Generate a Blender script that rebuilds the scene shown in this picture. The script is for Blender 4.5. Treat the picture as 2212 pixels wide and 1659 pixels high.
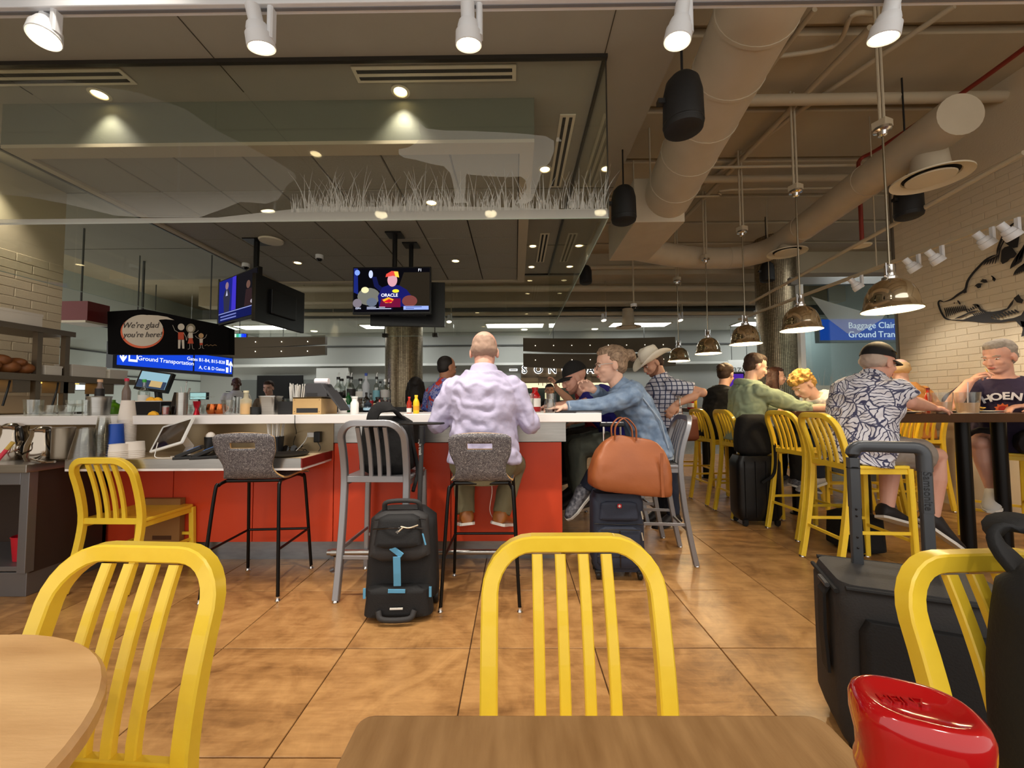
import bpy, bmesh, math, random
import numpy as np
from math import sin, cos, pi, atan, sqrt, radians
from mathutils import Vector, Matrix
random.seed(7)
SC = bpy.context.scene
COL = SC.collection
for o in list(bpy.data.objects): bpy.data.objects.remove(o)

# ---------------------------------------------------------------- camera
F, CX, CY, CAMH = 865.0, 1106.0, 829.5, 1.2
RCAM = (Matrix.Rotation(0.0081, 3, 'Z') @ Matrix.Rotation(pi / 2 + atan(40.5 / F), 3, 'X') @ Matrix.Rotation(-0.006, 3, 'Z'))
cam = bpy.data.cameras.new('camera'); camo = bpy.data.objects.new('camera', cam); COL.objects.link(camo)
camo.matrix_world = Matrix.Translation((0, 0, CAMH)) @ RCAM.to_4x4()
cam.sensor_width = 36.0; cam.lens = 36.0 * F / 2212.0; cam.clip_start = 0.02; cam.clip_end = 200
SC.camera = camo

def at(u, v, Y=None, Z=None, X=None):
    """the point of a photo pixel on the plane Y=, Z= or X="""
    d = RCAM @ Vector(((u - CX) / F, -(v - CY) / F, -1.0))
    t = Y / d.y if Y is not None else ((Z - CAMH) / d.z if Z is not None else X / d.x)
    return Vector((0, 0, CAMH)) + d * t

# ---------------------------------------------------------------- world + exposure
W = bpy.data.worlds.new('world'); SC.world = W; W.use_nodes = True
W.node_tree.nodes['Background'].inputs[0].default_value = (1.0, 0.95, 0.88, 1)
W.node_tree.nodes['Background'].inputs[1].default_value = 1.25
SC.view_settings.view_transform = 'Standard'; SC.view_settings.look = 'None'
SC.view_settings.gamma = 1; SC.view_settings.use_curve_mapping = False
SC.view_settings.exposure = 0.15

# ---------------------------------------------------------------- materials
def lin(c):
    return tuple(((x / 255) / 12.92 if x / 255 <= 0.04045 else ((x / 255 + 0.055) / 1.055) ** 2.4) for x in c)
MATS = {}
def M(name, col=(200, 200, 200), rough=0.5, metal=0.0, noise=None, col2=None, bump=None, emit=0, trans=0, ior=1.45, alpha=1, coat=0, stretch=(1, 1, 1), spec=0.5):
    """principled material; noise=(scale, contrast) mixes col and col2; bump=(scale, strength)"""
    if name in MATS: return MATS[name]
    m = bpy.data.materials.new(name); MATS[name] = m; m.use_nodes = True
    N, L = m.node_tree.nodes, m.node_tree.links; b = N['Principled BSDF']
    c = (*lin(col), 1)
    b.inputs['Base Color'].default_value = c; b.inputs['Roughness'].default_value = rough
    b.inputs['Metallic'].default_value = metal; b.inputs['IOR'].default_value = ior
    b.inputs['Transmission Weight'].default_value = trans; b.inputs['Alpha'].default_value = alpha
    b.inputs['Coat Weight'].default_value = coat; b.inputs['Specular IOR Level'].default_value = spec
    if emit:
        b.inputs['Emission Color'].default_value = c; b.inputs['Emission Strength'].default_value = emit
    def coord(scale):
        tc = N.new('ShaderNodeTexCoord'); mp = N.new('ShaderNodeMapping'); mp.inputs['Scale'].default_value = stretch
        L.new(tc.outputs['Object'], mp.inputs['Vector']); n = N.new('ShaderNodeTexNoise')
        n.inputs['Scale'].default_value = scale; n.inputs['Detail'].default_value = 6; L.new(mp.outputs[0], n.inputs['Vector']); return n
    if noise:
        n = coord(noise[0]); r = N.new('ShaderNodeValToRGB')
        r.color_ramp.elements[0].position = 0.5 - noise[1]; r.color_ramp.elements[1].position = 0.5 + noise[1]
        c2 = (*lin(col2 or tuple(x * 0.8 for x in col)), 1)
        r.color_ramp.elements[0].color = c2; r.color_ramp.elements[1].color = c
        L.new(n.outputs[0], r.inputs[0]); L.new(r.outputs[0], b.inputs['Base Color'])
    if bump:
        n = coord(bump[0]); bp = N.new('ShaderNodeBump'); bp.inputs['Strength'].default_value = bump[1]; bp.inputs['Distance'].default_value = 0.01
        L.new(n.outputs[0], bp.inputs['Height']); L.new(bp.outputs[0], b.inputs['Normal'])
    return m
def EM(name, col, s=1.0):
    if name in MATS: return MATS[name]
    m = bpy.data.materials.new(name); MATS[name] = m; m.use_nodes = True
    N, L = m.node_tree.nodes, m.node_tree.links; N.clear()
    e = N.new('ShaderNodeEmission'); e.inputs[0].default_value = (*lin(col), 1); e.inputs[1].default_value = s
    o = N.new('ShaderNodeOutputMaterial'); L.new(e.outputs[0], o.inputs[0]); return m
def CLEAR(name, tint=(235, 240, 238), refl=0.10, rough=0.02):
    """thin clear pane or glass wall: see-through with a mirror share that grows at grazing angles"""
    if name in MATS: return MATS[name]
    m = bpy.data.materials.new(name); MATS[name] = m; m.use_nodes = True
    N, L = m.node_tree.nodes, m.node_tree.links; N.clear()
    t = N.new('ShaderNodeBsdfTransparent'); t.inputs[0].default_value = (*lin(tint), 1)
    g = N.new('ShaderNodeBsdfGlossy'); g.inputs[0].default_value = (0.9, 0.92, 0.9, 1); g.inputs[1].default_value = rough
    f = N.new('ShaderNodeFresnel'); gm = N.new('ShaderNodeNewGeometry'); io = N.new('ShaderNodeMix'); io.inputs[2].default_value = 1.5; io.inputs[3].default_value = 1 / 1.5
    L.new(gm.outputs['Backfacing'], io.inputs[0]); L.new(io.outputs[0], f.inputs[0])   # the same mirror share on both sides of a pane
    a = N.new('ShaderNodeMath'); a.operation = 'ADD'; a.inputs[1].default_value = refl - 0.04; a.use_clamp = True
    x = N.new('ShaderNodeMixShader'); o = N.new('ShaderNodeOutputMaterial')
    L.new(f.outputs[0], a.inputs[0]); L.new(a.outputs[0], x.inputs[0]); L.new(t.outputs[0], x.inputs[1]); L.new(g.outputs[0], x.inputs[2]); L.new(x.outputs[0], o.inputs[0])
    return m

# ---------------------------------------------------------------- mesh building
def V(*a): return Vector(a)
def frame(d, hint=(0, 0, 1)):
    d = Vector(d).normalized(); h = Vector(hint)
    if abs(d.dot(h.normalized())) > 0.97: h = Vector((1, 0, 0)) if abs(d.x) < 0.9 else Vector((0, 1, 0))
    x = d.cross(h).normalized(); return x, d.cross(x).normalized() * -1, d
class B:
    def __init__(s): s.v = []; s.f = []; s.m = []; s.mi = 0
    def add(s, vs, fs, mt=None):
        n = len(s.v); s.v += [tuple(mt @ Vector(p)) if mt else tuple(p) for p in vs]
        s.f += [tuple(i + n for i in f) for f in fs]; s.m += [s.mi] * len(fs); return s
    def box(s, c, d, mt=None, rz=0):
        x, y, z = d[0] / 2, d[1] / 2, d[2] / 2
        R = Matrix.Translation(c) @ Matrix.Rotation(rz, 4, 'Z')
        vs = [R @ Vector((sx * x, sy * y, sz * z)) for sz in (-1, 1) for sx, sy in ((-1, -1), (1, -1), (1, 1), (-1, 1))]
        return s.add(vs, [(3, 2, 1, 0), (4, 5, 6, 7), (0, 1, 5, 4), (1, 2, 6, 5), (2, 3, 7, 6), (3, 0, 4, 7)], mt)
    def bb(s, a, b): return s.box([(p + q) / 2 for p, q in zip(a, b)], [abs(p - q) for p, q in zip(a, b)])
    def rings(s, rs, cap0=True, cap1=True, closed=False):
        n = len(rs[0]); vs = [p for r in rs for p in r]; fs = []
        m = len(rs)
        for i in range(m if closed else m - 1):
            k = (i + 1) % m
            fs += [(i * n + j, i * n + (j + 1) % n, k * n + (j + 1) % n, k * n + j) for j in range(n)]
        if not closed:
            if cap0: fs.append(tuple(reversed(range(n))))
            if cap1: fs.append(tuple(range((m - 1) * n, m * n)))
        return s.add(vs, fs)
    def tube(s, path, r, n=8, closed=False, cap=True):
        """round tube; r a number or one per point; the section follows the path without twisting"""
        P = [Vector(p) for p in path]; m = len(P); rr = r if isinstance(r, (list, tuple)) else [r] * m
        rs = []; x = None
        for i in range(m):
            if closed: t = (P[(i + 1) % m] - P[i - 1]).normalized()
            else: t = (P[min(i + 1, m - 1)] - P[max(i - 1, 0)]).normalized()
            if x is None: x = frame(t)[0]
            x = (x - t * x.dot(t)).normalized(); y = t.cross(x)
            rs.append([P[i] + (x * cos(2 * pi * k / n) + y * sin(2 * pi * k / n)) * rr[i] for k in range(n)])
        return s.rings(rs, cap, cap, closed)
    def sweep(s, path, w, d, dirs, cap=True, ch=0.25):
        """chamfered rectangular section w (along dirs[i]) by d swept along a path"""
        P = [Vector(p) for p in path]; m = len(P); rs = []
        for i in range(m):
            t = (P[min(i + 1, m - 1)] - P[max(i - 1, 0)]).normalized()
            a = Vector(dirs[i]); a = (a - t * a.dot(t)).normalized(); b = t.cross(a)
            W_, D_ = w / 2, d / 2; e = min(W_, D_) * ch
            sec = [(W_ - e, -D_), (W_, -D_ + e), (W_, D_ - e), (W_ - e, D_), (-W_ + e, D_), (-W_, D_ - e), (-W_, -D_ + e), (-W_ + e, -D_)]
            rs.append([P[i] + a * p + b * q for p, q in sec])
        return s.rings(rs, cap, cap)
    def lathe(s, prof, n=20, c=(0, 0, 0), axis=None, mt=None):
        """profile of (radius, height); axis: a matrix turning z onto the axis"""
        R = Matrix.Translation(c) @ (axis.to_4x4() if axis else Matrix.Identity(4)); vs = []; fs = []; idx = []
        for r, h in prof:
            if r < 1e-6: idx.append([len(vs)]); vs.append(R @ Vector((0, 0, h)))
            else:
                idx.append(list(range(len(vs), len(vs) + n)))
                vs += [R @ Vector((r * cos(2 * pi * k / n), r * sin(2 * pi * k / n), h)) for k in range(n)]
        for a, b in zip(idx, idx[1:]):
            for k in range(n):
                l = (k + 1) % n
                if len(a) == 1 and len(b) == 1: continue
                if len(a) == 1: fs.append((a[0], b[l], b[k]))
                elif len(b) == 1: fs.append((a[k], a[l], b[0]))
                else: fs.append((a[k], a[l], b[l], b[k]))
        return s.add(vs, fs, mt)
    def ell(s, c, r, mt=None, n=14, k=9):
        """ellipsoid; mt a 3x3 turning its axes"""
        R = (Matrix.Translation(c) @ (mt.to_4x4() if mt else Matrix.Identity(4)) @ Matrix.Diagonal((*r, 1)))
        return s.lathe([(max(0.0, sin(pi * i / k)) if 0 < i < k else 0, -cos(pi * i / k)) for i in range(k + 1)], n, mt=R)
    def prism(s, poly, a, b, mt=None):
        n = len(poly); vs = [(x, y, a) for x, y in poly] + [(x, y, b) for x, y in poly]
        fs = [tuple(reversed(range(n))), tuple(range(n, 2 * n))] + [(i, (i + 1) % n, n + (i + 1) % n, n + i) for i in range(n)]
        return s.add(vs, fs, mt)
    def build(s, name, mat, parent=None, smooth=False, bevel=0, seg=2, loc=None, rz=0, auto=None):
        me = bpy.data.meshes.new(name); me.from_pydata(s.v, [], s.f)
        mats = mat if isinstance(mat, (list, tuple)) else [mat]
        for m in mats: me.materials.append(m)
        if len(mats) > 1: me.polygons.foreach_set('material_index', s.m)
        bm = bmesh.new(); bm.from_mesh(me); bmesh.ops.recalc_face_normals(bm, faces=bm.faces)
        if smooth:
            ang = radians(auto or 40)
            for f in bm.faces: f.smooth = True
            for e in bm.edges:
                if len(e.link_faces) == 2 and e.calc_face_angle(0) > ang: e.smooth = False
        bm.to_mesh(me); bm.free()
        o = bpy.data.objects.new(name, me); COL.objects.link(o)
        if parent: o.parent = parent
        if loc: o.location = loc
        o.rotation_euler.z = rz
        if bevel:
            md = o.modifiers.new('bevel', 'BEVEL'); md.width = bevel; md.segments = seg; md.limit_method = 'ANGLE'
        return o
def BX(name, a, b, mat, parent=None, bevel=0): return B().bb(a, b).build(name, mat, parent, bevel=bevel)
def plain(poly3, name, mat, parent=None):
    return B().add(poly3, [tuple(range(len(poly3)))]).build(name, mat, parent)
def tag(o, label, cat, group=None):
    o['label'] = label; o['category'] = cat
    if group: o['group'] = group
    return o
def T(name, label, cat, loc=(0, 0, 0), rz=0, group=None):
    o = bpy.data.objects.new(name, None); COL.objects.link(o); o.location = loc; o.rotation_euler.z = rz
    o.empty_display_size = 0.05
    return tag(o, label, cat, group)
def struct(o): o['kind'] = 'structure'; return o
def copy_tree(o, parent=None):
    c = o.copy(); COL.objects.link(c); c.parent = parent
    for ch in list(o.children): copy_tree(ch, c)
    return c
def again(src, loc, rz, label=None, group=None, scale=None):
    c = copy_tree(src); c.location = loc; c.rotation_euler.z = rz
    if label: c['label'] = label
    if group: c['group'] = group
    if scale: c.scale = (scale,) * 3 if not isinstance(scale, (tuple, list)) else scale
    return c
def arc(c, r, a0, a1, n=8):
    return [(c[0] + r * cos(a0 + (a1 - a0) * i / n), c[1] + r * sin(a0 + (a1 - a0) * i / n)) for i in range(n + 1)]
def rrect(w, h, r, n=5, cx=0, cy=0):
    p = []
    for (x, y, a) in ((w / 2 - r, h / 2 - r, 0), (-w / 2 + r, h / 2 - r, pi / 2), (-w / 2 + r, -h / 2 + r, pi), (w / 2 - r, -h / 2 + r, 1.5 * pi)):
        p += arc((cx + x, cy + y), r, a, a + pi / 2, n)
    return p
def smoothpath(pts, n=6):
    """Catmull-Rom through the points"""
    P = [Vector(p) for p in pts]; P = [P[0] * 2 - P[1]] + P + [P[-1] * 2 - P[-2]]; out = []
    for i in range(1, len(P) - 2):
        for k in range(n):
            t = k / n; a, b, c, d = P[i - 1], P[i], P[i + 1], P[i + 2]
            out.append(0.5 * ((2 * b) + (c - a) * t + (2 * a - 5 * b + 4 * c - d) * t * t + (3 * b - a - 3 * c + d) * t ** 3))
    return out + [P[-2]]
def word(s, size, depth, bold, name):
    cu = bpy.data.curves.new(name, 'FONT'); cu.body = s; cu.size = size; cu.align_x = 'LEFT'; cu.align_y = 'CENTER'; cu.extrude = depth; cu.offset = bold; cu.resolution_u = 3
    t = bpy.data.objects.new(name, cu); COL.objects.link(t)
    dg = bpy.context.evaluated_depsgraph_get(); dg.update()
    me = bpy.data.meshes.new_from_object(t.evaluated_get(dg)); bpy.data.objects.remove(t); bpy.data.curves.remove(cu); return me
def text(s, size, mat, parent, mt, name='lettering', depth=0.001, align='CENTER', bold=0.0, sx=1.0):
    """flat lettering, one mesh for each word; mt places its x-right, y-up plane"""
    ms_ = [word(w_, size, depth, bold, name) for w_ in s.split(' ')]; ws_ = [max((v.co.x for v in me.vertices), default=0) for me in ms_]; gap = size * 0.28
    tot = sum(ws_) + gap * (len(ws_) - 1); x = {'CENTER': -tot / 2, 'RIGHT': -tot, 'LEFT': 0}[align]
    for me, w_ in zip(ms_, ws_):
        me.transform(mt @ Matrix.Diagonal((sx, 1, 1, 1)) @ Matrix.Translation((x, 0, 0))); me.materials.clear(); me.materials.append(mat); x += w_ + gap
        o = bpy.data.objects.new(name, me); COL.objects.link(o)
        if parent: o.parent = parent
    return o
def face_mt(p, right, up):
    """matrix whose x is right, y is up, z faces the viewer"""
    r = Vector(right).normalized(); u = Vector(up); u = (u - r * u.dot(r)).normalized(); n = r.cross(u)
    m = Matrix((r, u, n)).transposed().to_4x4(); m.translation = p; return m
def spot(name, loc, target, power, ang, col, blend=0.6, rad=0.04, parent=None):
    l = bpy.data.lights.new(name, 'SPOT'); l.energy = power; l.spot_size = radians(ang); l.spot_blend = blend; l.color = col; l.shadow_soft_size = rad
    o = bpy.data.objects.new(name, l); COL.objects.link(o); o.location = loc
    o.rotation_euler = (Vector(target) - Vector(loc)).to_track_quat('-Z', 'Y').to_euler()
    if parent: o.parent = parent
    return o
WARM = (1.0, 0.91, 0.79); NEUT = (1.0, 0.95, 0.88); COOL = (0.82, 0.92, 1.0)
# ================================================================ structure
# floor: stone-look tiles with trowelled swirls
def tile_mat():
    m = bpy.data.materials.new('floor_tile'); m.use_nodes = True
    N, L = m.node_tree.nodes, m.node_tree.links; b = N['Principled BSDF']; b.inputs['Roughness'].default_value = 0.32
    g = N.new('ShaderNodeNewGeometry'); oi = N.new('ShaderNodeObjectInfo')
    comb = N.new('ShaderNodeCombineXYZ'); mul = N.new('ShaderNodeMath'); mul.operation = 'MULTIPLY'; mul.inputs[1].default_value = 37.0
    L.new(oi.outputs['Random'], mul.inputs[0]); L.new(mul.outputs[0], comb.inputs['Z'])
    add = N.new('ShaderNodeVectorMath'); L.new(g.outputs['Position'], add.inputs[0]); L.new(comb.outputs[0], add.inputs[1])
    n1 = N.new('ShaderNodeTexNoise'); n1.inputs['Scale'].default_value = 3.2; n1.inputs['Detail'].default_value = 12; n1.inputs['Roughness'].default_value = 0.62; n1.inputs['Distortion'].default_value = 2.6
    L.new(add.outputs[0], n1.inputs['Vector'])
    w = N.new('ShaderNodeTexWave'); w.wave_type = 'RINGS'; w.inputs['Scale'].default_value = 2.6; w.inputs['Distortion'].default_value = 7; w.inputs['Detail'].default_value = 5; w.inputs['Detail Scale'].default_value = 1.2; w.inputs['Detail Roughness'].default_value = 0.65
    L.new(add.outputs[0], w.inputs['Vector'])
    st = N.new('ShaderNodeMapping'); st.inputs['Scale'].default_value = (5, 38, 1); L.new(add.outputs[0], st.inputs[0])
    n2 = N.new('ShaderNodeTexNoise'); n2.inputs['Scale'].default_value = 1.0; n2.inputs['Detail'].default_value = 8; n2.inputs['Distortion'].default_value = 1.2; L.new(st.outputs[0], n2.inputs['Vector'])
    mx = N.new('ShaderNodeMix'); mx.inputs[0].default_value = 0.22; L.new(n1.outputs[0], mx.inputs[2]); L.new(w.outputs[0], mx.inputs[3])
    mx2 = N.new('ShaderNodeMix'); mx2.inputs[0].default_value = 0.30; L.new(mx.outputs[0], mx2.inputs[2]); L.new(n2.outputs[0], mx2.inputs[3])
    r = N.new('ShaderNodeValToRGB'); e = r.color_ramp.elements; e[0].position = 0.30; e[0].color = (*lin((118, 82, 46)), 1); e[1].position = 0.68; e[1].color = (*lin((184, 140, 88)), 1)
    k = e.new(0.48); k.color = (*lin((156, 114, 68)), 1)
    L.new(mx2.outputs[0], r.inputs[0]); L.new(r.outputs[0], b.inputs['Base Color'])
    bp = N.new('ShaderNodeBump'); bp.inputs['Strength'].default_value = 0.12; bp.inputs['Distance'].default_value = 0.01; L.new(mx2.outputs[0], bp.inputs['Height']); L.new(bp.outputs[0], b.inputs['Normal'])
    return m
TILE = tile_mat()
floor = struct(BX('floor', (-9, -3, -0.12), (10, 18, -0.012), M('grout', (88, 62, 38), 0.8)))
tl = B().bb((0.0025, 0.0025, -0.012), (0.6075, 0.6025, 0)).build('tile', TILE, floor, bevel=0.002, seg=1)
tl.location = (-0.23 - 0.61 * 6, 1.413 - 0.605 * 2, 0); first = True
for j in range(-2, 13):
    for i in range(-7, 9):
        if j > 7 and not (-2 < i < 9): continue
        if first: first = False; tl.location = (-0.23 + 0.61 * i, 1.413 + 0.605 * j, 0); continue
        t = tl.copy(); COL.objects.link(t); t.location = (-0.23 + 0.61 * i, 1.413 + 0.605 * j, 0)
fl2 = struct(BX('floor_concourse', (-9, 9.28, -0.011), (10, 18, -0.004), M('terrazzo', (150, 140, 128), 0.25, noise=(90, 0.1))))

SOFF = M('soffit_paint', (156, 150, 136), 0.75, noise=(3, 0.4), col2=(148, 142, 128))
DECK = M('deck_paint', (186, 172, 146), 0.85, noise=(1.5, 0.35), col2=(170, 156, 130), bump=(40, 0.1))
PIPE = M('pipe_paint', (184, 170, 144), 0.6)
DUCTM = M('duct_paint', (196, 182, 158), 0.55, noise=(4, 0.3), col2=(182, 168, 144))
sof = struct(BX('ceiling', (-7.5, -0.6, 3.72), (1.17, 7.9, 3.80), SOFF))
BX('soffit_side', (1.13, -0.6, 3.80), (1.17, 7.9, 4.55), SOFF, sof)
for y in (0.4, 2.05, 4.6, 6.3): BX('joint', (-7.5, y, 3.716), (1.17, y + 0.006, 3.72), M('joint_dark', (70, 62, 50), 0.9), sof)
for x in (-5.6, -3.9, -2.18, 0.66): BX('joint', (x, -0.6, 3.716), (x + 0.006, 3.1, 3.72), M('joint_dark'), sof)
dk = struct(BX('ceiling_deck', (1.17, -0.6, 4.55), (9.5, 16, 4.65), DECK))
struct(BX('ceiling_deck_rear', (-11.3, 4.61, 4.551), (1.17, 16, 4.65), DECK))
# precast ribs of the deck, recessed joints between planks
for k in range(16):
    y = 0.6 + k * 0.95
    B().bb((1.2, y, 4.47), (9.4, y + 0.86, 4.55)).build('plank', DECK, dk, bevel=0.012, seg=1)
for y in (8.7, 11.2): struct(BX('trim_beam', (-9, y, 4.0), (9.5, y + 0.45, 4.55), DECK))
# ---- dropped panel ceiling over the bar
RIM = M('cloud_rim', (178, 164, 138), 0.6); PAN = M('ceiling_panel', (152, 146, 132), 0.7, noise=(60, 0.2), col2=(142, 136, 122))
cl = T('trim_1', 'x', 'x'); del cl['label'], cl['category']; struct(cl)
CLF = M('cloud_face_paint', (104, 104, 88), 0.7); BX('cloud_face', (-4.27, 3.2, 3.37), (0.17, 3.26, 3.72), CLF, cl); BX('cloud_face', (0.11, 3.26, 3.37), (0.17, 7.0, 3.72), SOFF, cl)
BX('cloud_face', (-4.27, 3.26, 3.37), (-4.21, 7.0, 3.72), SOFF, cl); BX('cloud_face', (-4.27, 6.94, 3.37), (0.17, 7.05, 3.72), SOFF, cl)
BX('rim', (-4.27, 3.2, 3.34), (0.17, 3.35, 3.37), RIM, cl); BX('rim', (0.05, 3.35, 3.34), (0.17, 7.05, 3.37), RIM, cl)
BX('rim', (-4.27, 3.35, 3.34), (-4.2, 7.05, 3.37), RIM, cl); BX('rim', (-4.2, 6.96, 3.34), (0.05, 7.05, 3.37), RIM, cl)
BX('grid_back', (-4.2, 3.35, 3.40), (0.05, 7.0, 3.42), M('joint_dark'), cl)
pn = None
for i in range(7):
    for j in range(6):
        x, y = -4.2 + 0.607 * i, 3.35 + 0.603 * j
        if pn is None: pn = p = B().bb((0.008, 0.008, 0), (0.599, 0.595, 0.03)).build('panel', PAN, cl, bevel=0.004, seg=1)
        else: p = pn.copy(); COL.objects.link(p)
        p.location = (x, y, 3.365)

# ---- walls
PAINTBR = M('painted_brick', (206, 190, 162), 0.6, bump=(60, 0.15)); MORT = M('painted_mortar', (200, 184, 156), 0.75)
PAINTBL = M('painted_brick_left', (202, 186, 156), 0.6, bump=(60, 0.15))
wr = struct(BX('wall_right', (5.02, -0.6, 0), (5.3, 5.24, 4.55), MORT))
bl, bh = 0.225, 0.075
br = B().bb((-0.0045, 0.003, 0.003), (0, bl - 0.003, bh - 0.003)).build('brick', PAINTBR, wr, bevel=0.002, seg=1); br.location = (5.02, 5.24 - bl, 1.2); nb = 0
for k in range(36):
    for q in range(7):
        y = 5.24 - bl * (q + 1) - (bl / 2 if k % 2 else 0)
        if nb:
            c = br.copy(); COL.objects.link(c); c.location = (5.02, y, 0.95 + k * bh)
        nb += 1
BX('render_coat', (5.0155, -0.6, 0), (5.02, 5.24 - bl * 7.5, 4.55), PAINTBR, wr); BX('render_coat', (5.0155, 5.24 - bl * 7.5, 3.65), (5.02, 5.24, 4.55), PAINTBR, wr)
BX('corner_bead', (5.0, 5.24, 0), (5.3, 5.27, 4.55), M('bead_metal', (120, 112, 100), 0.4, 0.6), wr)
wl = struct(BX('wall_left', (-5.6, -0.6, 0), (-5.32, 4.61, 3.72), MORT))
br2 = B().bb((0, 0.004, 0.004), (0.006, 0.297, 0.093)).build('brick', PAINTBL, wl, bevel=0.003, seg=1); br2.location = (-5.32, 4.31, 1.5)
for k in range(16):
    for q in range(5):
        y = 4.61 - 0.3 * (q + 1) + (0.15 if k % 2 else 0)
        c = br2.copy(); COL.objects.link(c); c.location = (-5.32, y, 1.3 + k * 0.096)
        if y + 0.3 > 4.62: c.scale.y = 0.5
# ---- far concourse
GREY = M('concourse_wall', (168, 170, 164), 0.7); DARKW = M('concourse_dark', (72, 74, 72), 0.5); OFFW = M('concourse_white', (226, 228, 222), 0.6)
wb = struct(BX('wall_back', (-12, 14, 0), (14, 14.2, 4.55), GREY))
wfl = struct(BX('wall_far_left', (-11.3, 4.61, 0), (-11.1, 14, 4.55), M('far_left_wall', (196, 206, 198), 0.7)))
for z in (2.0, 2.6, 3.3): BX('reveal', (-11.1, 4.61, z), (-11.08, 14, z + 0.04), DARKW, wfl)
struct(BX('wall_left_return', (-11.1, 4.61, 0), (-5.6, 4.75, 1.0), M('far_left_wall')))
struct(BX('wall_far_right', (9.3, -0.6, 0), (9.5, 14, 4.55), M('far_right_wall', (186, 196, 196), 0.7)))
BX('ledge', (-12, 13.75, 2.50), (14, 14, 2.58), OFFW, wb); BX('dark_reveal', (-12, 13.93, 3.20), (14, 14, 3.24), DARKW, wb)
BX('lower_panel', (-9.6, 13.9, 0), (-4.6, 14, 2.05), M('shutter_grey', (112, 116, 112), 0.5), wb); BX('white_pier', (-6.9, 13.8, 0), (-5.8, 13.99, 2.45), OFFW, wb)
BX('lower_panel', (-4.6, 13.9, 0), (-0.2, 14, 1.95), M('shutter_grey2', (128, 132, 130), 0.4), wb)
BX('opening', (-9.0, 13.86, 0), (-7.4, 13.9, 2.2), M('black_opening', (8, 8, 8), 0.8), wb)
struct(BX('ceiling_concourse', (-12, 11.9, 3.70), (14, 14, 3.76), M('concourse_ceiling', (214, 214, 206), 0.8)))
# brown wave fascias hanging over the concourse
BRN = M('bronze_fascia', (92, 80, 62), 0.4, 0.35)
def fascia(name, label, u0, v0, u1, v1, Y, sag, loc):
    a, b = at(u0, v0, Y=Y), at(u1, v1, Y=Y); n = 16
    th = T(name, label, 'ceiling panel', ((a.x + b.x) / 2, Y, (a.z + b.z) / 2)); o = th.location
    for row, (zt, zb) in enumerate(((1.0, 0.55), (0.46, 0.0))):
        m = B(); rs = []
        for i in range(n + 1):
            t = i / n; x = a.x + (b.x - a.x) * t; hgt = a.z - b.z; s = -sag * (1 - (2 * t - 1) ** 2)
            z0, z1 = b.z + hgt * zb + s, b.z + hgt * zt + s * 0.4
            rs.append([V(x - o.x, 0, z0 - o.z), V(x - o.x, 0.12, z0 - o.z), V(x - o.x, 0.12, z1 - o.z), V(x - o.x, 0, z1 - o.z)])
        m.rings(rs).build('fascia_strip', BRN, th)
    for i in range(8):
        for row in (0.28, 0.78):
            x = a.x + (b.x - a.x) * (0.08 + 0.84 * i / 7); z = b.z + (a.z - b.z) * row - sag * 0.6
            B().ell((x - o.x, -0.012, z - o.z), (0.012, 0.012, 0.012), n=6, k=4).build('pin_light', EM('pin_light', (255, 244, 220), 5), th)
    for t in (0.2, 0.8): B().tube([(a.x + (b.x - a.x) * t - o.x, 0.06, a.z - o.z - 0.05), (a.x + (b.x - a.x) * t - o.x, 0.06, (3.7 if Y > 11.9 else 4.55) - o.z)], 0.012, 6).build('hanger', DARKW, th)
    return th
fascia('fascia', 'brown curved fascia with pin lights above the lit shop name', 1130, 730, 1460, 790, 12.6, 0.08, 0)
fascia('fascia', 'long brown curved fascia behind the black welcome board', 236, 728, 702, 766, 10.4, 0.08, 0)

# mosaic columns
def mosaic():
    m = bpy.data.materials.new('mosaic_steel'); m.use_nodes = True; N, L = m.node_tree.nodes, m.node_tree.links; b = N['Principled BSDF']
    tc = N.new('ShaderNodeTexCoord'); br_ = N.new('ShaderNodeTexBrick'); br_.offset = 0; mp = N.new('ShaderNodeMapping')
    mp.inputs['Scale'].default_value = (36, 60, 1); L.new(tc.outputs['UV'], mp.inputs[0]); L.new(mp.outputs[0], br_.inputs['Vector'])
    br_.inputs['Color1'].default_value = (*lin((190, 172, 142)), 1); br_.inputs['Color2'].default_value = (*lin((160, 144, 118)), 1); br_.inputs['Mortar'].default_value = (*lin((40, 34, 26)), 1)
    br_.inputs['Mortar Size'].default_value = 0.06; br_.inputs['Scale'].default_value = 1; br_.inputs['Brick Width'].default_value = 0.5; br_.inputs['Row Height'].default_value = 0.5
    L.new(br_.outputs[0], b.inputs['Base Color']); b.inputs['Metallic'].default_value = 0.85; b.inputs['Roughness'].default_value = 0.3
    bp = N.new('ShaderNodeBump'); bp.inputs['Strength'].default_value = 0.3; bp.inputs['Distance'].default_value = 0.01; L.new(br_.outputs[0], bp.inputs['Height']); L.new(bp.outputs[0], b.inputs['Normal'])
    return m
MOS = mosaic()
def column(label, x, y, r, h):
    th = T('column', label, 'column', (x, y, 0))
    n = 40; m = B().lathe([(r, 0.9), (r, h)], n); o = m.build('mosaic_shaft', MOS, th, smooth=True)
    uv = o.data.uv_layers.new(name='UVMap')
    for p in o.data.polygons:
        for li in p.loop_indices:
            c = o.data.vertices[o.data.loops[li].vertex_index].co; a = math.atan2(c.y, c.x) / (2 * pi) + 0.5
            if p.center.x < 0 and p.center.y > -0.08 * r and p.center.y < 0 and a > 0.9: a -= 1
            uv.data[li].uv = (a, c.z / 3.2)
    B().lathe([(r + 0.01, 0), (r + 0.01, 0.9), (r, 0.91)], n).build('steel_base', M('brushed_steel', (170, 168, 164), 0.35, 0.9), th, smooth=True)
column('round column of brass-toned mosaic tiles behind the liquor bottles', -2.37, 8.5, 0.39, 3.72 + 0.83)
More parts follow.
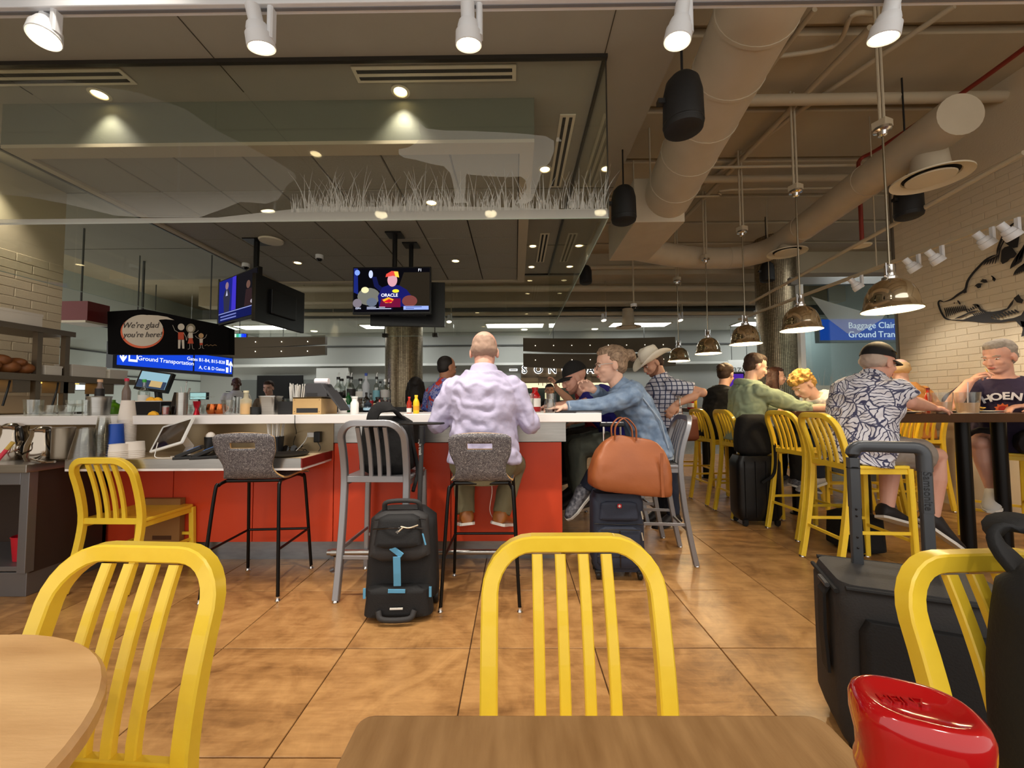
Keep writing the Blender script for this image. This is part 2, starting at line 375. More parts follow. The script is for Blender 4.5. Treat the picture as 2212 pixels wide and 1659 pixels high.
column('dark round mosaic column beyond the high tables', 5.25, 8.0, 0.36, 4.55)
# lit shop name and its storefront
sh = T('storefront', 'shop front with white-haloed black letters on a wood band', 'shop front', (1.1, 13.6, 0))
BX('wood_band', (-0.9, 0, 1.86), (2.1, 0.3, 2.42), M('wood_band', (104, 86, 64), 0.6, noise=(3, 0.3), col2=(80, 66, 50)), sh)
for i in range(5):
    BX('band_plank', (-0.9 + i * 0.6, -0.012, 1.9 + 0.17 * (i % 3)), (-0.32 + i * 0.6, 0, 2.04 + 0.17 * (i % 3)), M('wood_band_light', (126, 104, 76), 0.6), sh)
BX('soffit_glow', (-0.9, -0.05, 1.70), (2.1, 0.3, 1.86), EM('shop_glow', (255, 236, 190), 1.1), sh)
BX('back_wall', (-0.9, 0.2, 0), (2.1, 0.28, 1.70), M('shop_back', (44, 58, 58), 0.5), sh)
for i in range(5): BX('menu_card', (-0.6 + 0.52 * i, 0.17, 1.28 + 0.05 * (i % 2)), (-0.34 + 0.52 * i, 0.2, 1.5 + 0.05 * (i % 2)), EM('menu_card', (240, 230, 180), 0.9), sh)
xs = (1133, 1163, 1193, 1223, 1250, 1276)
for ch, u in zip('SONORA', xs):
    p = at(u, 799, Y=13.54); mt = face_mt(p - Vector(sh.location), (1, 0, 0), (0, 0, 1))
    text(ch, 0.36, EM('letter_halo', (255, 255, 250), 2.2), sh, mt, 'letter_halo', 0.004, bold=0.022)
    mt2 = face_mt(p - Vector(sh.location) + V(0, -0.02, 0), (1, 0, 0), (0, 0, 1)); text(ch, 0.36, M('letter_black', (18, 18, 18), 0.4), sh, mt2, 'letter', 0.006, bold=0.004)
for u in (1106, 1283):
    p = at(u + 3, 799, Y=13.54) - Vector(sh.location); BX('dash', p - V(0.14, 0, 0.035), p + V(0.14, 0.01, 0.035), EM('letter_halo', (255, 255, 250)), sh); BX('dash', p - V(0.11, 0.03, 0.014), p + V(0.11, 0, 0.014), M('letter_black'), sh)
for i in range(7): BX('letter_stroke', (-0.32 + 0.14 * i, -0.06, 1.79 - 0.02 * (i % 2)), (-0.30 + 0.14 * i, -0.05, 1.86), M('letter_black'), sh)
# white banner and other far shop
bn = T('banner', 'white shop banner with grey and black lettering beyond the stools', 'banner', at(1615, 797, Y=13.2))
BX('board', (-0.62, 0, -0.3), (0.62, 0.05, 0.3), M('banner_white', (236, 238, 232), 0.6, emit=0.25), bn)
mt = face_mt(V(-0.12, -0.01, 0.0), (1, 0, 0), (0, 0, 1)); text('azcen', 0.34, M('grey_letter', (130, 132, 130), 0.5), bn, mt, 'lettering', 0.002)
mt = face_mt(V(0.5, -0.01, 0.0), (1, 0, 0), (0, 0, 1)); text('tral', 0.34, M('letter_black'), bn, mt, 'lettering', 0.002, bold=0.012)
for x in (-0.5, 0, 0.5): B().tube([(x, 0.02, 0.3), (x, 0.02, 3.7 - bn.location.z)], 0.01, 6).build('hanger', DARKW, bn)
cn = T('kiosk_screen', 'small kiosk screen glowing purple and pink beyond the stools', 'screen', (at(1583, 826, Y=12).x, 12, 0))
BX('post', (-0.06, 0, 0), (0.06, 0.06, 1.5), DARKW, cn); zc = at(1583, 826, Y=12).z
BX('case', (-0.33, -0.05, zc - 0.3), (0.33, 0.02, zc + 0.3), M('black_plastic', (20, 20, 21), 0.4), cn); BX('picture', (-0.29, -0.056, zc - 0.25), (0.29, -0.05, zc + 0.25), EM('purple_pic', (76, 40, 150), 1.0), cn)
plain([(-0.05, -0.058, zc - 0.22), (0.28, -0.058, zc - 0.18), (0.25, -0.058, zc + 0.02), (0.0, -0.058, zc - 0.08)], 'picture_blob', EM('pink_pic', (240, 60, 130), 1.0), cn)
# window side at the right beyond the mural wall: glass with a frosted drawing, sign behind
wn = T('window_1', 'x', 'x'); del wn['label'], wn['category']; struct(wn)
yw = 6.0
x0, x1 = at(1738, 700, Y=yw).x, at(1940, 700, Y=yw).x + 0.6
B().bb((x0, yw, 0), (x1, yw + 0.012, 2.95)).build('pane', CLEAR('window_glass', (222, 232, 232), 0.08), wn)
FR = M('frame_metal', (150, 152, 150), 0.35, 0.7)
BX('frame', (x0 - 0.09, yw - 0.03, 0), (x0 - 0.02, yw + 0.04, 2.95), M('frame_white', (226, 236, 240), 0.4), wn); BX('frame', (x0 - 0.2, yw - 0.03, 2.95), (x1, yw + 0.05, 3.06), FR, wn)
FROST = M('frost_white', (205, 212, 208), 0.8, alpha=0.42)
def blades(o_name, parent, x0, x1, z, h, n, y, mat, seed=1, axis='x', lean=0.35):
    rnd = random.Random(seed); m = B()
    for _ in range(n):
        x = rnd.uniform(x0, x1); hh = h * rnd.uniform(0.35, 1.0); l = rnd.uniform(-lean, lean) * hh; w = rnd.uniform(0.002, 0.005); pts = []
        for k in range(5):
            t = k / 4; cx = x + l * t * t; zz = z + hh * t * (1 - 0.15 * t * abs(l) / max(hh, .01)); ww = w * (1 - t * 0.85)
            pts.append((cx - ww, cx + ww, zz))
        vs = [((a if s == 0 else b), y, zz) if axis == 'x' else (y, (a if s == 0 else b), zz) for a, b, zz in pts for s in (0, 1)]
        m.add(vs, [(2 * k, 2 * k + 1, 2 * k + 3, 2 * k + 2) for k in range(4)])
    o = m.build(o_name, mat, parent); o['kind'] = 'stuff'; return o
zb = at(1850, 835, Y=yw).z
BX('frosted_band', (x0, yw - 0.004, 0.9), (x1, yw - 0.001, zb + 0.02), FROST, wn); blades('frosted_grass', wn, x0, x1, zb, 0.32, 160, yw - 0.003, FROST, 3)
ear = [(1752, 640), (1790, 690), (1830, 720), (1850, 722), (1880, 705), (1905, 690), (1920, 668), (1860, 672), (1800, 655)]
plain([at(u, v, Y=yw - 0.004) for u, v in ear], 'frosted_animal', FROST, wn)
fs = T('wayfinding_sign', 'hanging blue sign seen through the frosted window', 'sign', at(1868, 713, Y=9.2))
w0 = at(1768, 713, Y=9.2).x - fs.location.x; hh = 0.28
BX('panel', (w0, 0, -hh), (-w0 + 0.4, 0.12, hh), M('sign_case', (150, 160, 166), 0.4), fs); BX('face', (w0 + 0.03, -0.012, -hh + 0.05), (-w0 + 0.37, 0, hh - 0.03), EM('sign_blue', (30, 84, 190), 0.8), fs)
text('Baggage Claim', 0.2, EM('sign_white', (240, 246, 255), 1.2), fs, face_mt(V(0.18, -0.02, 0.1), (1, 0, 0), (0, 0, 1)), 'lettering', 0.002)
text('Ground Transportation', 0.2, EM('sign_white', (240, 246, 255)), fs, face_mt(V(0.55, -0.02, -0.11), (1, 0, 0), (0, 0, 1)), 'lettering', 0.002)
for x in (w0 + 0.3, 0.6): B().tube([(x, 0.06, hh), (x, 0.06, 4.5 - fs.location.z)], 0.015, 6).build('hanger', DARKW, fs)
# ================================================================ the bar
STEEL = M('stainless', (186, 184, 180), 0.28, 0.95, noise=(6, 0.4), col2=(160, 158, 154), stretch=(1, 1, 12))
STEELB = M('stainless_kick', (170, 176, 184), 0.3, 0.9, noise=(5, 0.4), col2=(140, 146, 154), stretch=(2, 1, 8))
RED = M('red_laminate', (212, 72, 38), 0.35, noise=(2, 0.4), col2=(200, 64, 34)); REDD = M('red_edge', (122, 34, 30), 0.4)
WHITE = M('solid_surface', (236, 232, 230), 0.25); BLK = M('black_plastic', (20, 20, 21), 0.4); BLKM = M('black_metal', (18, 17, 17), 0.35, 0.5)
TAN = M('bar_steel_warm', (180, 160, 126), 0.35, 0.7, noise=(4, 0.4), col2=(150, 132, 104))
bar = T('bar_counter', 'long island bar with white top, red panelled front and steel base', 'bar counter', (-2, 3.1, 0))
def bx(name, a, b, mat, par=None, bev=0):   # boxes of the bar in world coordinates
    o = par.location if par else bar.location
    return B().bb([p - q for p, q in zip(a, o)], [p - q for p, q in zip(b, o)]).build(name, mat, par or bar, bevel=bev)
X0, X1 = -4.25, 0.38
bx('worktop', (X0, 2.8, 1.063), (0.6, 3.5, 1.125), WHITE, bev=0.004)
bx('worktop', (-0.1, 3.505, 1.063), (0.6, 7.6, 1.125), WHITE, bev=0.004); bx('worktop', (X0, 7.0, 1.063), (-0.105, 7.6, 1.125), WHITE, bev=0.004)
bx('steel_band', (-1.38, 3.045, 0.905), (X1, 3.075, 1.06), STEEL); bx('back_panel', (X0, 3.036, 0.847), (-1.38, 3.0495, 1.06), TAN)
edges = [-3.4, -2.6, -1.99, -1.38, -0.49, X1 - 0.03]
for a, b in zip(edges, edges[1:]): 
    p = bx('red_panel', (a + 0.003, 3.05, 0.165), (b - 0.003, 3.07, 0.90), RED, bev=0.002)
for x in (-0.62, 0.27, -1.28, -0.4, 0.27):
    for z in ((0.83, 0.24) if x > -0.7 else (0.24,)):
        B().lathe([(0, -0.009), (0.008, -0.008), (0.013, -0.004), (0.013, 0)], 12, axis=Matrix.Rotation(-pi / 2, 3, 'X') @ Matrix.Rotation(pi, 3, 'X')).build('bolt_cap', STEEL, bar, smooth=True).location = (x + 2, 3.049 - 3.1, z)
bx('core', (X0, 3.07, 0.16), (X1 - 0.03, 3.4, 1.06), M('bar_core', (60, 50, 44), 0.7)); bx('side_core', (-0.02, 3.4, 0.0), (0.2, 7.5, 1.06), M('bar_core'))
bx('toe_kick', (X0, 3.15, 0), (X1 - 0.06, 3.2, 0.165), STEELB)
# foot rail
fr = T('foot_rail', 'brushed steel foot rail along the base of the bar', 'foot rail', (-1.3, 2.93, 0))
B().tube([(-0.06, 0, 0.13), (1.62, 0, 0.13)], 0.019, 14).build('rail', STEEL, fr, smooth=True)
for x in (0.0, 1.45):
    B().lathe([(0, 0), (0.04, 0), (0.04, 0.006), (0.014, 0.01), (0.012, 0.10), (0.02, 0.105)], 14, (x, 0, 0)).build('bracket', STEEL, fr, smooth=True)
    B().tube([(x - 0.03, 0, 0.13), (x + 0.03, 0, 0.13)], 0.026, 14).build('saddle', STEEL, fr, smooth=True)
    B().tube([(x, 0.0, 0.13), (x, 0.21, 0.12)], 0.012, 8).build('stay', STEEL, fr, smooth=True)
# low service counter in front
lc = T('service_counter', 'low service counter projecting from the bar with steel front edge', 'counter', (-2, 2.7, 0))
def prism_w(name, poly, z0, z1, mat, par, bev=0): return B().prism([(x - par.location.x, y - par.location.y) for x, y in poly], z0, z1).build(name, mat, par, bevel=bev)
prism_w('top', [(-2.93, 2.605), (-1.39, 2.605), (-1.40, 3.045), (-2.93, 3.045)], 0.829, 0.846, M('cream_laminate', (206, 184, 150), 0.3), lc)
prism_w('white_underside', [(-2.93, 2.60), (-1.385, 2.60), (-1.395, 3.045), (-2.93, 3.045)], 0.772, 0.787, WHITE, lc)
prism_w('substrate', [(-2.92, 2.615), (-1.40, 2.615), (-1.41, 3.045), (-2.92, 3.045)], 0.787, 0.829, M('bar_core'), lc)
BX('steel_edge', (-2.93 + 2, 2.599 - 2.7, 0.787), (-1.39 + 2, 2.615 - 2.7, 0.848), STEEL, lc)
d = Vector((-1.395 + 1.29, 3.045 - 2.385, 0)); B().sweep([(-1.388 + 2, 2.60 - 2.7, 0.8165), (-1.397 + 2, 3.045 - 2.7, 0.8165)], 0.012, 0.058, [(1, 0.02, 0)] * 2, ch=0.02).build('red_edge', REDD, lc)
# outlet with chargers
ou = T('wall_outlet', 'steel outlet plate with a white charger and a black adapter plugged in', 'outlet', at(685, 940, Y=3.058))
BX('plate', (-0.055, -0.004, -0.04), (0.055, 0.0, 0.04), STEEL, ou, 0.003); BX('white_charger', (-0.052, -0.05, -0.012), (0.0, -0.004, 0.024), M('white_plastic', (232, 232, 230), 0.4), ou, 0.004)
BX('black_adapter', (0.002, -0.06, -0.05), (0.05, -0.004, 0.03), BLK, ou, 0.006)
B().tube(smoothpath([(-0.045, -0.05, 0.004), (-0.06, -0.08, -0.05), (-0.12, -0.14, -0.13), (-0.24, -0.1, -0.15)]), 0.003, 6).build('white_cable', M('white_plastic'), ou, smooth=True)
B().tube(smoothpath([(0.026, -0.04, -0.05), (0.05, -0.05, -0.1), (0.0, -0.08, -0.148), (-0.06, -0.06, -0.10), (-0.1, -0.05, -0.148)]), 0.003, 6).build('black_cable', BLK, ou, smooth=True)
tag(B().tube(smoothpath([at(637, 897, Y=2.79), at(637, 918, Y=2.79), at(640, 935, Y=3.03), at(634, 958, Y=3.0), at(645, 972, Z=0.85), at(655, 958, Y=3.0), at(648, 972, Z=0.85)]), 0.0025, 6).build('charging_cable', BLK, smooth=True), 'thin black cable hanging from the bar top to the service counter', 'cable')

# ---- left service cabinet
lcab = T('service_cabinet', 'dark service cabinet with steel frame and an open shelf', 'cabinet', (-3.6, 2.9, 0))
DGR = M('cabinet_dark', (58, 44, 38), 0.5); GST = M('grey_steel', (130, 130, 134), 0.4, 0.7)
def lb(n, a, b, m, bev=0.003): return B().bb([p - q for p, q in zip(a, lcab.location)], [p - q for p, q in zip(b, lcab.location)]).build(n, m, lcab, bevel=bev)
lb('side_panel', (-3.11, 2.56, 0.14), (-3.08, 3.03, 0.78), DGR); lb('back_panel', (-4.3, 3.0, 0.14), (-3.08, 3.03, 0.78), DGR); lb('base', (-4.3, 2.55, 0), (-3.085, 3.03, 0.15), GST)
lb('frame_post', (-3.13, 2.53, 0.15), (-3.075, 2.58, 0.78), GST); lb('shelf', (-4.3, 2.54, 0.16), (-3.12, 3.0, 0.19), GST); lb('top', (-4.3, 2.5, 0.78), (-3.06, 3.03, 0.83), STEEL); lb('drawer_rail', (-4.3, 2.53, 0.70), (-3.13, 2.56, 0.78), GST)
RC = M('red_plastic', (190, 24, 44), 0.35)
tag(B().lathe([(0, 0), (0.05, 0), (0.062, 0.15), (0.066, 0.152), (0.062, 0.156), (0.046, 0.01), (0, 0.01)], 20, (-3.24, 2.66, 0.192)).build('red_bucket', RC, smooth=True), 'small red plastic bucket on the shelf of the dark cabinet', 'bucket')

# ================================================================ chairs
YEL = M('yellow_paint', (248, 212, 62), 0.32, noise=(30, 0.3), col2=(242, 204, 54), coat=0.3); GAL = M('grey_paint_metal', (150, 150, 154), 0.38, 0.55)
def navy_chair(name, label, mat, seat, top, group, sub=None, glides=False, wt=0.42):
    """metal chair with a bent-tube back, four slats and a flat seat; faces local -y, origin on the floor"""
    t = T(name, label, 'chair' if seat < 0.6 else 'stool', group=group)
    w = wt / 2 - 0.02; R = 0.105
    def yb(z):   # side profile of the back tube
        if z <= seat: s = 1 - z / seat; return 0.175 + 0.10 * s ** 1.6
        s = (z - seat) / (top - seat); return 0.175 + 0.02 * s + 0.085 * s ** 1.8
    zs = [0.012 + (top - R - 0.02 - 0.012) * k / 14 for k in range(15)]; path = [(-w, z) for z in zs]
    path += arc((-w + R, top - R - 0.02), R, pi, pi / 2, 7)[1:] + arc((w - R, top - R - 0.02), R, pi / 2, 0, 7) + [(w, z) for z in reversed(zs[:-1])]
    P = [V(x, yb(z), z) for x, z in path]; dirs = []
    for i in range(len(P)):
        tg = (P[min(i + 1, len(P) - 1)] - P[max(i - 1, 0)]).normalized(); dirs.append(tg.cross(V(0, 1, 0)))
    B().sweep(P, 0.04, 0.036, dirs, ch=0.22).build('back_frame', mat, t, smooth=True, auto=30)
    zl = seat - 0.014
    B().sweep([(-w, yb(zl), zl), (w, yb(zl), zl)], 0.04, 0.022, [(0, 0, 1)] * 2).build('back_rail', mat, t)
    sp = 0.057
    sl = None
    for k in range(4):
        xb = (k - 1.5) * sp
        pts = [V(xb, yb(z), z) for z in [zl + (top - 0.045 - zl) * q / 8 for q in range(9)]]
        if sl is None: sl = o = B().sweep([p - V(xb, 0, 0) for p in pts], 0.026, 0.018, [(1, 0, 0)] * 9, ch=0.3).build('slat', mat, t, smooth=True, auto=30)
        else: o = sl.copy(); COL.objects.link(o)
        o.location.x = xb
    fy = -0.215; fw = w + 0.005
    B().prism(rrect(2 * fw + 0.03, 0.40, 0.03, 3, 0, -0.025), seat - 0.022, seat).build('seat', mat, t, bevel=0.006)
    for s in (-1, 1):
        B().sweep([(s * (fw + 0.012), fy - 0.005, 0.012), (s * fw, fy, seat - 0.02)], 0.036, 0.034, [(1, 0, 0)] * 2, ch=0.3).build('leg', mat, t)
        B().sweep([(s * fw, fy, seat - 0.04), (s * fw, yb(seat - 0.04), seat - 0.04)], 0.036, 0.014, [(0, 0, 1)] * 2).build('apron', mat, t)
        zr = 0.30 if seat > 0.6 else 0.2
        B().sweep([(s * fw, fy, zr), (s * w, yb(zr), zr)], 0.022, 0.012, [(0, 0, 1)] * 2).build('stretcher', mat, t)
    B().sweep([(-fw, fy, seat - 0.04), (fw, fy, seat - 0.04)], 0.036, 0.014, [(0, 0, 1)] * 2).build('apron', mat, t)
    zr = 0.25 if seat > 0.6 else 0.24
    for y in (fy, yb(zr)): B().sweep([(-fw, y, zr), (fw, y, zr)], 0.022, 0.014, [(0, 0, 1)] * 2).build('stretcher', mat, t)
    for x, y in ((-fw - .012, fy), (fw + .012, fy), (-w, yb(0.0)), (w, yb(0.0))):
        B().lathe([(0, 0), (0.017, 0), (0.02, 0.005), (0.016, 0.014), (0.012, 0.02)], 12, (x, y, 0)).build('glide', M('chrome', (220, 220, 222), 0.12, 1.0), t, smooth=True)
    return t
G1 = None
ch = navy_chair('dining_chair', 'glossy yellow metal slat-back chair tucked behind the small wooden table', YEL, 0.455, 0.868, G1, wt=0.442)
ch.location = (0.137, 0.755, 0)
again(ch, (-0.905, 0.70, 0), radians(-4), 'yellow metal slat-back chair behind the round-cornered wooden table')
again(ch, (1.035, 0.635, 0), radians(3), 'yellow metal slat-back chair with a black backpack hung on it')
again(ch, (-2.645, 2.82, 0), radians(178), 'scuffed yellow metal chair pushed to the low service counter')
ys = navy_chair('bar_stool', 'yellow metal bar stool under the seated man in the leaf-print shirt', YEL, 0.755, 1.115, None, wt=0.41)
ys.location = (2.47, 2.97, 0); ys.rotation_euler.z = radians(87)
again(ys, (2.67, 3.71, 0), radians(94), 'empty yellow bar stool next to the one with the leaf-print shirt man')
again(ys, (2.47, 4.32, 0), radians(90), 'yellow bar stool under the person in the pale green hoodie')
again(ys, (2.46, 4.90, 0), radians(94), 'yellow bar stool under the woman with a hair bun and black top')
again(ys, (2.55, 5.9, 0), radians(90), 'yellow bar stool beyond the bun-haired woman, by the far high table')
again(ys, (3.62, 4.25, 0), radians(-90), 'yellow bar stool under the curly blond boy')
again(ys, (4.55, 4.68, 0), radians(172), 'yellow bar stool under the bald man in apricot')
again(ys, (3.78, 4.98, 0), radians(175), 'empty yellow bar stool seen under the dark high table')
again(ys, (4.22, 3.62, 0), radians(-48), 'yellow bar stool under the man in the purple shirt')
again(ys, (4.1, 4.5, 0), radians(190), 'empty yellow bar stool between the high table and the apricot shirt')
gs = navy_chair('bar_stool', 'grey metal slat-back bar stool with a black backpack on its seat', GAL, 0.735, 1.10, None, wt=0.44)
gs.location = (-0.885, 2.74, 0); gs.rotation_euler.z = radians(178)
again(gs, (1.06, 3.21, 0), radians(-96), 'grey metal slat-back bar stool under the woman in the denim jacket')

# bent-ply stool with speckled laminate
def speckle():
    m = M('speckled_laminate', (112, 108, 112), 0.55); N, L = m.node_tree.nodes, m.node_tree.links; b = N['Principled BSDF']
    tc = N.new('ShaderNodeTexCoord'); n = N.new('ShaderNodeTexNoise'); n.inputs['Scale'].default_value = 48; n.inputs['Detail'].default_value = 1; n.inputs['Distortion'].default_value = 2.5
    r = N.new('ShaderNodeValToRGB'); e = r.color_ramp.elements
    e[0].position = 0.47; e[0].color = (*lin((84, 81, 86)), 1); e[1].position = 0.55; e[1].color = (*lin((84, 81, 86)), 1); k = e.new(0.51); k.color = (*lin((190, 186, 184)), 1)
    L.new(tc.outputs['Object'], n.inputs['Vector']); L.new(n.outputs[0], r.inputs[0]); L.new(r.outputs[0], b.inputs['Base Color']); return m
SPK = speckle(); PLY = M('ply_edge', (198, 158, 104), 0.5)
def ply_stool(label):
    t = T('ply_stool', label, 'stool')
    prof = smoothpath([(0.255, 1.02), (0.235, 0.93), (0.205, 0.84), (0.185, 0.765), (0.15, 0.725), (0.08, 0.718), (-0.05, 0.725), (-0.17, 0.725), (-0.215, 0.705)], 5) if False else None
    pts = [V(0.262, 0, 1.015), V(0.240, 0, 0.93), V(0.212, 0, 0.84), V(0.186, 0, 0.775), V(0.140, 0, 0.732), V(0.07, 0, 0.722), V(-0.05, 0, 0.728), V(-0.17, 0, 0.728), V(-0.222, 0, 0.708)]
    P = smoothpath(pts, 5); n = len(P); acc = [0]
    for a, b in zip(P, P[1:]): acc.append(acc[-1] + (b - a).length)
    tot = acc[-1]; nx = 20; vs = []; fs = []
    def half(s):   # half width along the shell, s from the top
        if s < 0.03: return 0.155 + 0.03 * sqrt(max(0, 1 - (1 - s / 0.03) ** 2))
        if s < 0.09: return 0.185 - 0.002 * (s - 0.03) / 0.06
        if s < 0.22: return 0.183 - 0.035 * (0.5 - 0.5 * cos(pi * (s - 0.09) / 0.13))
        if s < 0.36: return 0.148 + 0.045 * (0.5 - 0.5 * cos(pi * (s - 0.22) / 0.14))
        return 0.193 + 0.01 * min(1, (s - 0.36) / 0.2)
    for i, p in enumerate(P):
        for j in range(nx + 1):
            q = (2 * j / nx - 1); x = q * half(acc[i]); bow = 0.022 * q * q * (1 if acc[i] < 0.3 else max(0, 1 - (acc[i] - 0.3) / 0.1))
            dz = 0.012 * (1 - q * q) if acc[i] < 0.01 else 0
            vs.append((x, p.x - bow, p.z + dz))
    for i in range(n - 1):
        for j in range(nx):
            if 0.045 < acc[i] < 0.078 and 6 <= j <= 13: continue
            fs.append((i * (nx + 1) + j, i * (nx + 1) + j + 1, (i + 1) * (nx + 1) + j + 1, (i + 1) * (nx + 1) + j))
    m = B(); m.add(vs, fs); o = m.build('shell', [SPK, PLY], t, smooth=True)
    md = o.modifiers.new('thick', 'SOLIDIFY'); md.thickness = 0.013; md.offset = 0; md.material_offset_rim = 1; md.use_rim = True
    for sx in (-1, 1):
        B().tube(smoothpath([(sx * 0.17, 0.12, 0.708), (sx * 0.185, 0.165, 0.69), (sx * 0.195, 0.19, 0.63), (sx * 0.228, 0.245, 0.014)], 6), 0.0105, 10).build('leg', BLKM, t, smooth=True)
        B().tube(smoothpath([(sx * 0.17, -0.10, 0.708), (sx * 0.185, -0.15, 0.69), (sx * 0.195, -0.175, 0.63), (sx * 0.222, -0.235, 0.014)], 6), 0.0105, 10).build('leg', BLKM, t, smooth=True)
        B().tube([(sx * 0.17, 0.12, 0.708), (sx * 0.17, -0.10, 0.708)], 0.0105, 8).build('seat_rail', BLKM, t, smooth=True)
        B().tube([(sx * 0.211, 0.218, 0.30), (sx * 0.2105, -0.208, 0.30)], 0.008, 8).build('stretcher', BLKM, t, smooth=True)
        for y in (0.245, -0.235): B().lathe([(0, 0), (0.014, 0), (0.016, 0.006), (0.011, 0.012), (0.011, 0.03)], 12, (sx * (0.228 if y > 0 else 0.222), y, 0)).build('glide', M('chrome'), t, smooth=True)
    B().tube([(-0.17, 0.12, 0.708), (0.17, 0.12, 0.708)], 0.0105, 8).build('seat_rail', BLKM, t, smooth=True)
    B().tube([(-0.211, -0.208, 0.30), (0.211, -0.208, 0.30)], 0.009, 8).build('foot_bar', BLKM, t, smooth=True)
    return t
ps = ply_stool('grey speckled bent-ply stool under the man in the lavender shirt')
ps.location = (-0.21, 2.6, 0); ps.rotation_euler.z = radians(180)
again(ps, (-1.70, 2.715, 0), radians(184), 'empty grey speckled bent-ply stool at the low service counter')

# ================================================================ tables
def wood(name, c1, c2, sc=3, rough=0.35, st=(1, 8, 1)):
    return M(name, c1, rough, noise=(sc, 0.28), col2=c2, stretch=st, bump=(sc * 8, 0.04))
WOODN = wood('table_wood', (180, 140, 94), (140, 102, 62), 5, 0.3, (9, 1.6, 1)); WOODR = wood('round_table_wood', (234, 190, 134), (190, 142, 90), 3, 0.33, (1.0, 6, 1)); WOODD = wood('dark_table_wood', (88, 56, 34), (58, 36, 22), 3, 0.25, (1, 6, 1))
tb = T('wooden_table', 'small brown wooden table with a red ketchup bottle on it', 'table', (0.104, 0.27, 0))
B().prism(rrect(0.66, 0.66, 0.02, 3), 0.722, 0.75).build('tabletop', WOODN, tb, bevel=0.003)
B().lathe([(0.035, 0.02), (0.035, 0.70), (0.12, 0.71), (0.12, 0.722)], 16).build('pedestal', BLKM, tb, smooth=True); B().lathe([(0, 0), (0.22, 0), (0.22, 0.012), (0.04, 0.03), (0, 0.03)], 24).build('base_plate', BLKM, tb, smooth=True)
rt = T('round_table', 'honey-coloured round wooden table beside the yellow chair', 'table', (-0.985, 0.385, 0))
B().lathe([(0, 0.715), (0.41, 0.715), (0.425, 0.722), (0.425, 0.742), (0.418, 0.75), (0, 0.75)], 64).build('tabletop', WOODR, rt, smooth=True)
B().lathe([(0.035, 0.02), (0.035, 0.70), (0.12, 0.71), (0.12, 0.715)], 16).build('pedestal', BLKM, rt, smooth=True); B().lathe([(0, 0), (0.24, 0), (0.24, 0.012), (0.04, 0.03), (0, 0.03)], 24).build('base_plate', BLKM, rt, smooth=True)
def high_table(label, x0, x1, y0, y1, legs):
    t = T('high_table', label, 'table', ((x0 + x1) / 2, (y0 + y1) / 2, 0)); cx, cy = t.location.x, t.location.y
    B().prism(rrect(x1 - x0, y1 - y0, 0.03, 3), 1.035, 1.10).build('tabletop', WOODD, t, bevel=0.004)
    for x, y in legs:
        B().lathe([(0.045, 0.0), (0.045, 1.035)], 18, (x - cx, y - cy, 0)).build('leg', BLKM, t, smooth=True)
        B().lathe([(0, 0), (0.07, 0), (0.07, 0.012), (0, 0.012)], 18, (x - cx, y - cy, 0)).build('foot_plate', BLKM, t, smooth=True)
    return t
high_table('dark wooden high table shared by the leaf-print and purple shirts', 2.66, 4.35, 2.98, 3.62, [(3.61, 3.28), (3.90, 3.28), (2.95, 3.45)])
high_table('dark wooden high table where the green hoodie and blond boy sit', 2.72, 3.42, 3.95, 4.75, [(3.0, 4.35), (3.15, 4.5)])
high_table('dark wooden high table in front of the bun-haired woman', 2.72, 3.42, 4.95, 5.75, [(3.0, 5.3), (3.15, 5.45)])
high_table('farthest dark wooden high table near the mosaic column', 2.75, 3.45, 6.1, 6.9, [(3.0, 6.4), (3.15, 6.6)])
# ================================================================ glass canopy above the bar
GL = CLEAR('canopy_glass', (251, 253, 250), 0.05)
gc = T('glass_canopy', 'clear glass canopy with frosted farm animals and grass above the bar', 'glass canopy', (-1.5, 2.8, 3.72))
def gbox(n, a, b, m): return B().bb([p - q for p, q in zip(a, gc.location)], [p - q for p, q in zip(b, gc.location)]).build(n, m, gc)
GX = 0.674
gbox('pane', (-5.0, 2.796, 2.514), (-2.168, 2.804, 3.70), GL); gbox('pane', (-2.160, 2.796, 2.514), (GX, 2.804, 3.70), GL)
ysl = [2.806, 4.45, 6.1, 7.74]
for a, b in zip(ysl, ysl[1:]):
    gbox('pane', (GX - 0.008, a + 0.003, 2.514), (GX, b - 0.003, 3.70), GL); gbox('pane', (-5.008, a + 0.003, 2.514), (-5.0, b - 0.003, 3.70), GL)
for a, b in ((-5.0, -3.1), (-3.09, -1.2), (-1.19, GX)): gbox('pane', (a, 7.736, 2.514), (b, 7.744, 3.70), GL)
EDG = M('glass_edge', (176, 196, 184), 0.2, alpha=1.0); CHN = M('channel_metal', (64, 60, 54), 0.4, 0.7)
gbox('polished_edge', (-5.0, 2.796, 2.508), (GX, 2.804, 2.514), EDG); gbox('polished_edge', (GX - 0.008, 2.806, 2.508), (GX, 7.74, 2.514), EDG); gbox('polished_edge', (-5.0, 7.736, 2.508), (GX, 7.744, 2.514), EDG); gbox('polished_edge', (-5.008, 2.806, 2.508), (-5.0, 7.74, 2.514), EDG)
gbox('corner_edge', (GX - 0.006, 2.797, 2.514), (GX + 0.003, 2.806, 3.70), CHN)
for a, b in (((-5.0, 2.785, 3.69), (GX + 0.01, 2.815, 3.72)), ((GX - 0.02, 2.815, 3.69), (GX + 0.01, 7.75, 3.72)), ((-5.0, 7.725, 3.69), (GX, 7.755, 3.72)), ((-5.02, 2.815, 3.69), (-4.99, 7.75, 3.72))): gbox('top_channel', a, b, CHN)
for u in (832, 940): 
    p = at(u, 722, Y=7.73); gbox('clamp', (p.x - 0.05, 7.70, 2.49), (p.x + 0.05, 7.78, 2.56), CHN); gbox('hanger', (p.x - 0.008, 7.70, 2.5), (p.x + 0.008, 7.71, 3.7), CHN)
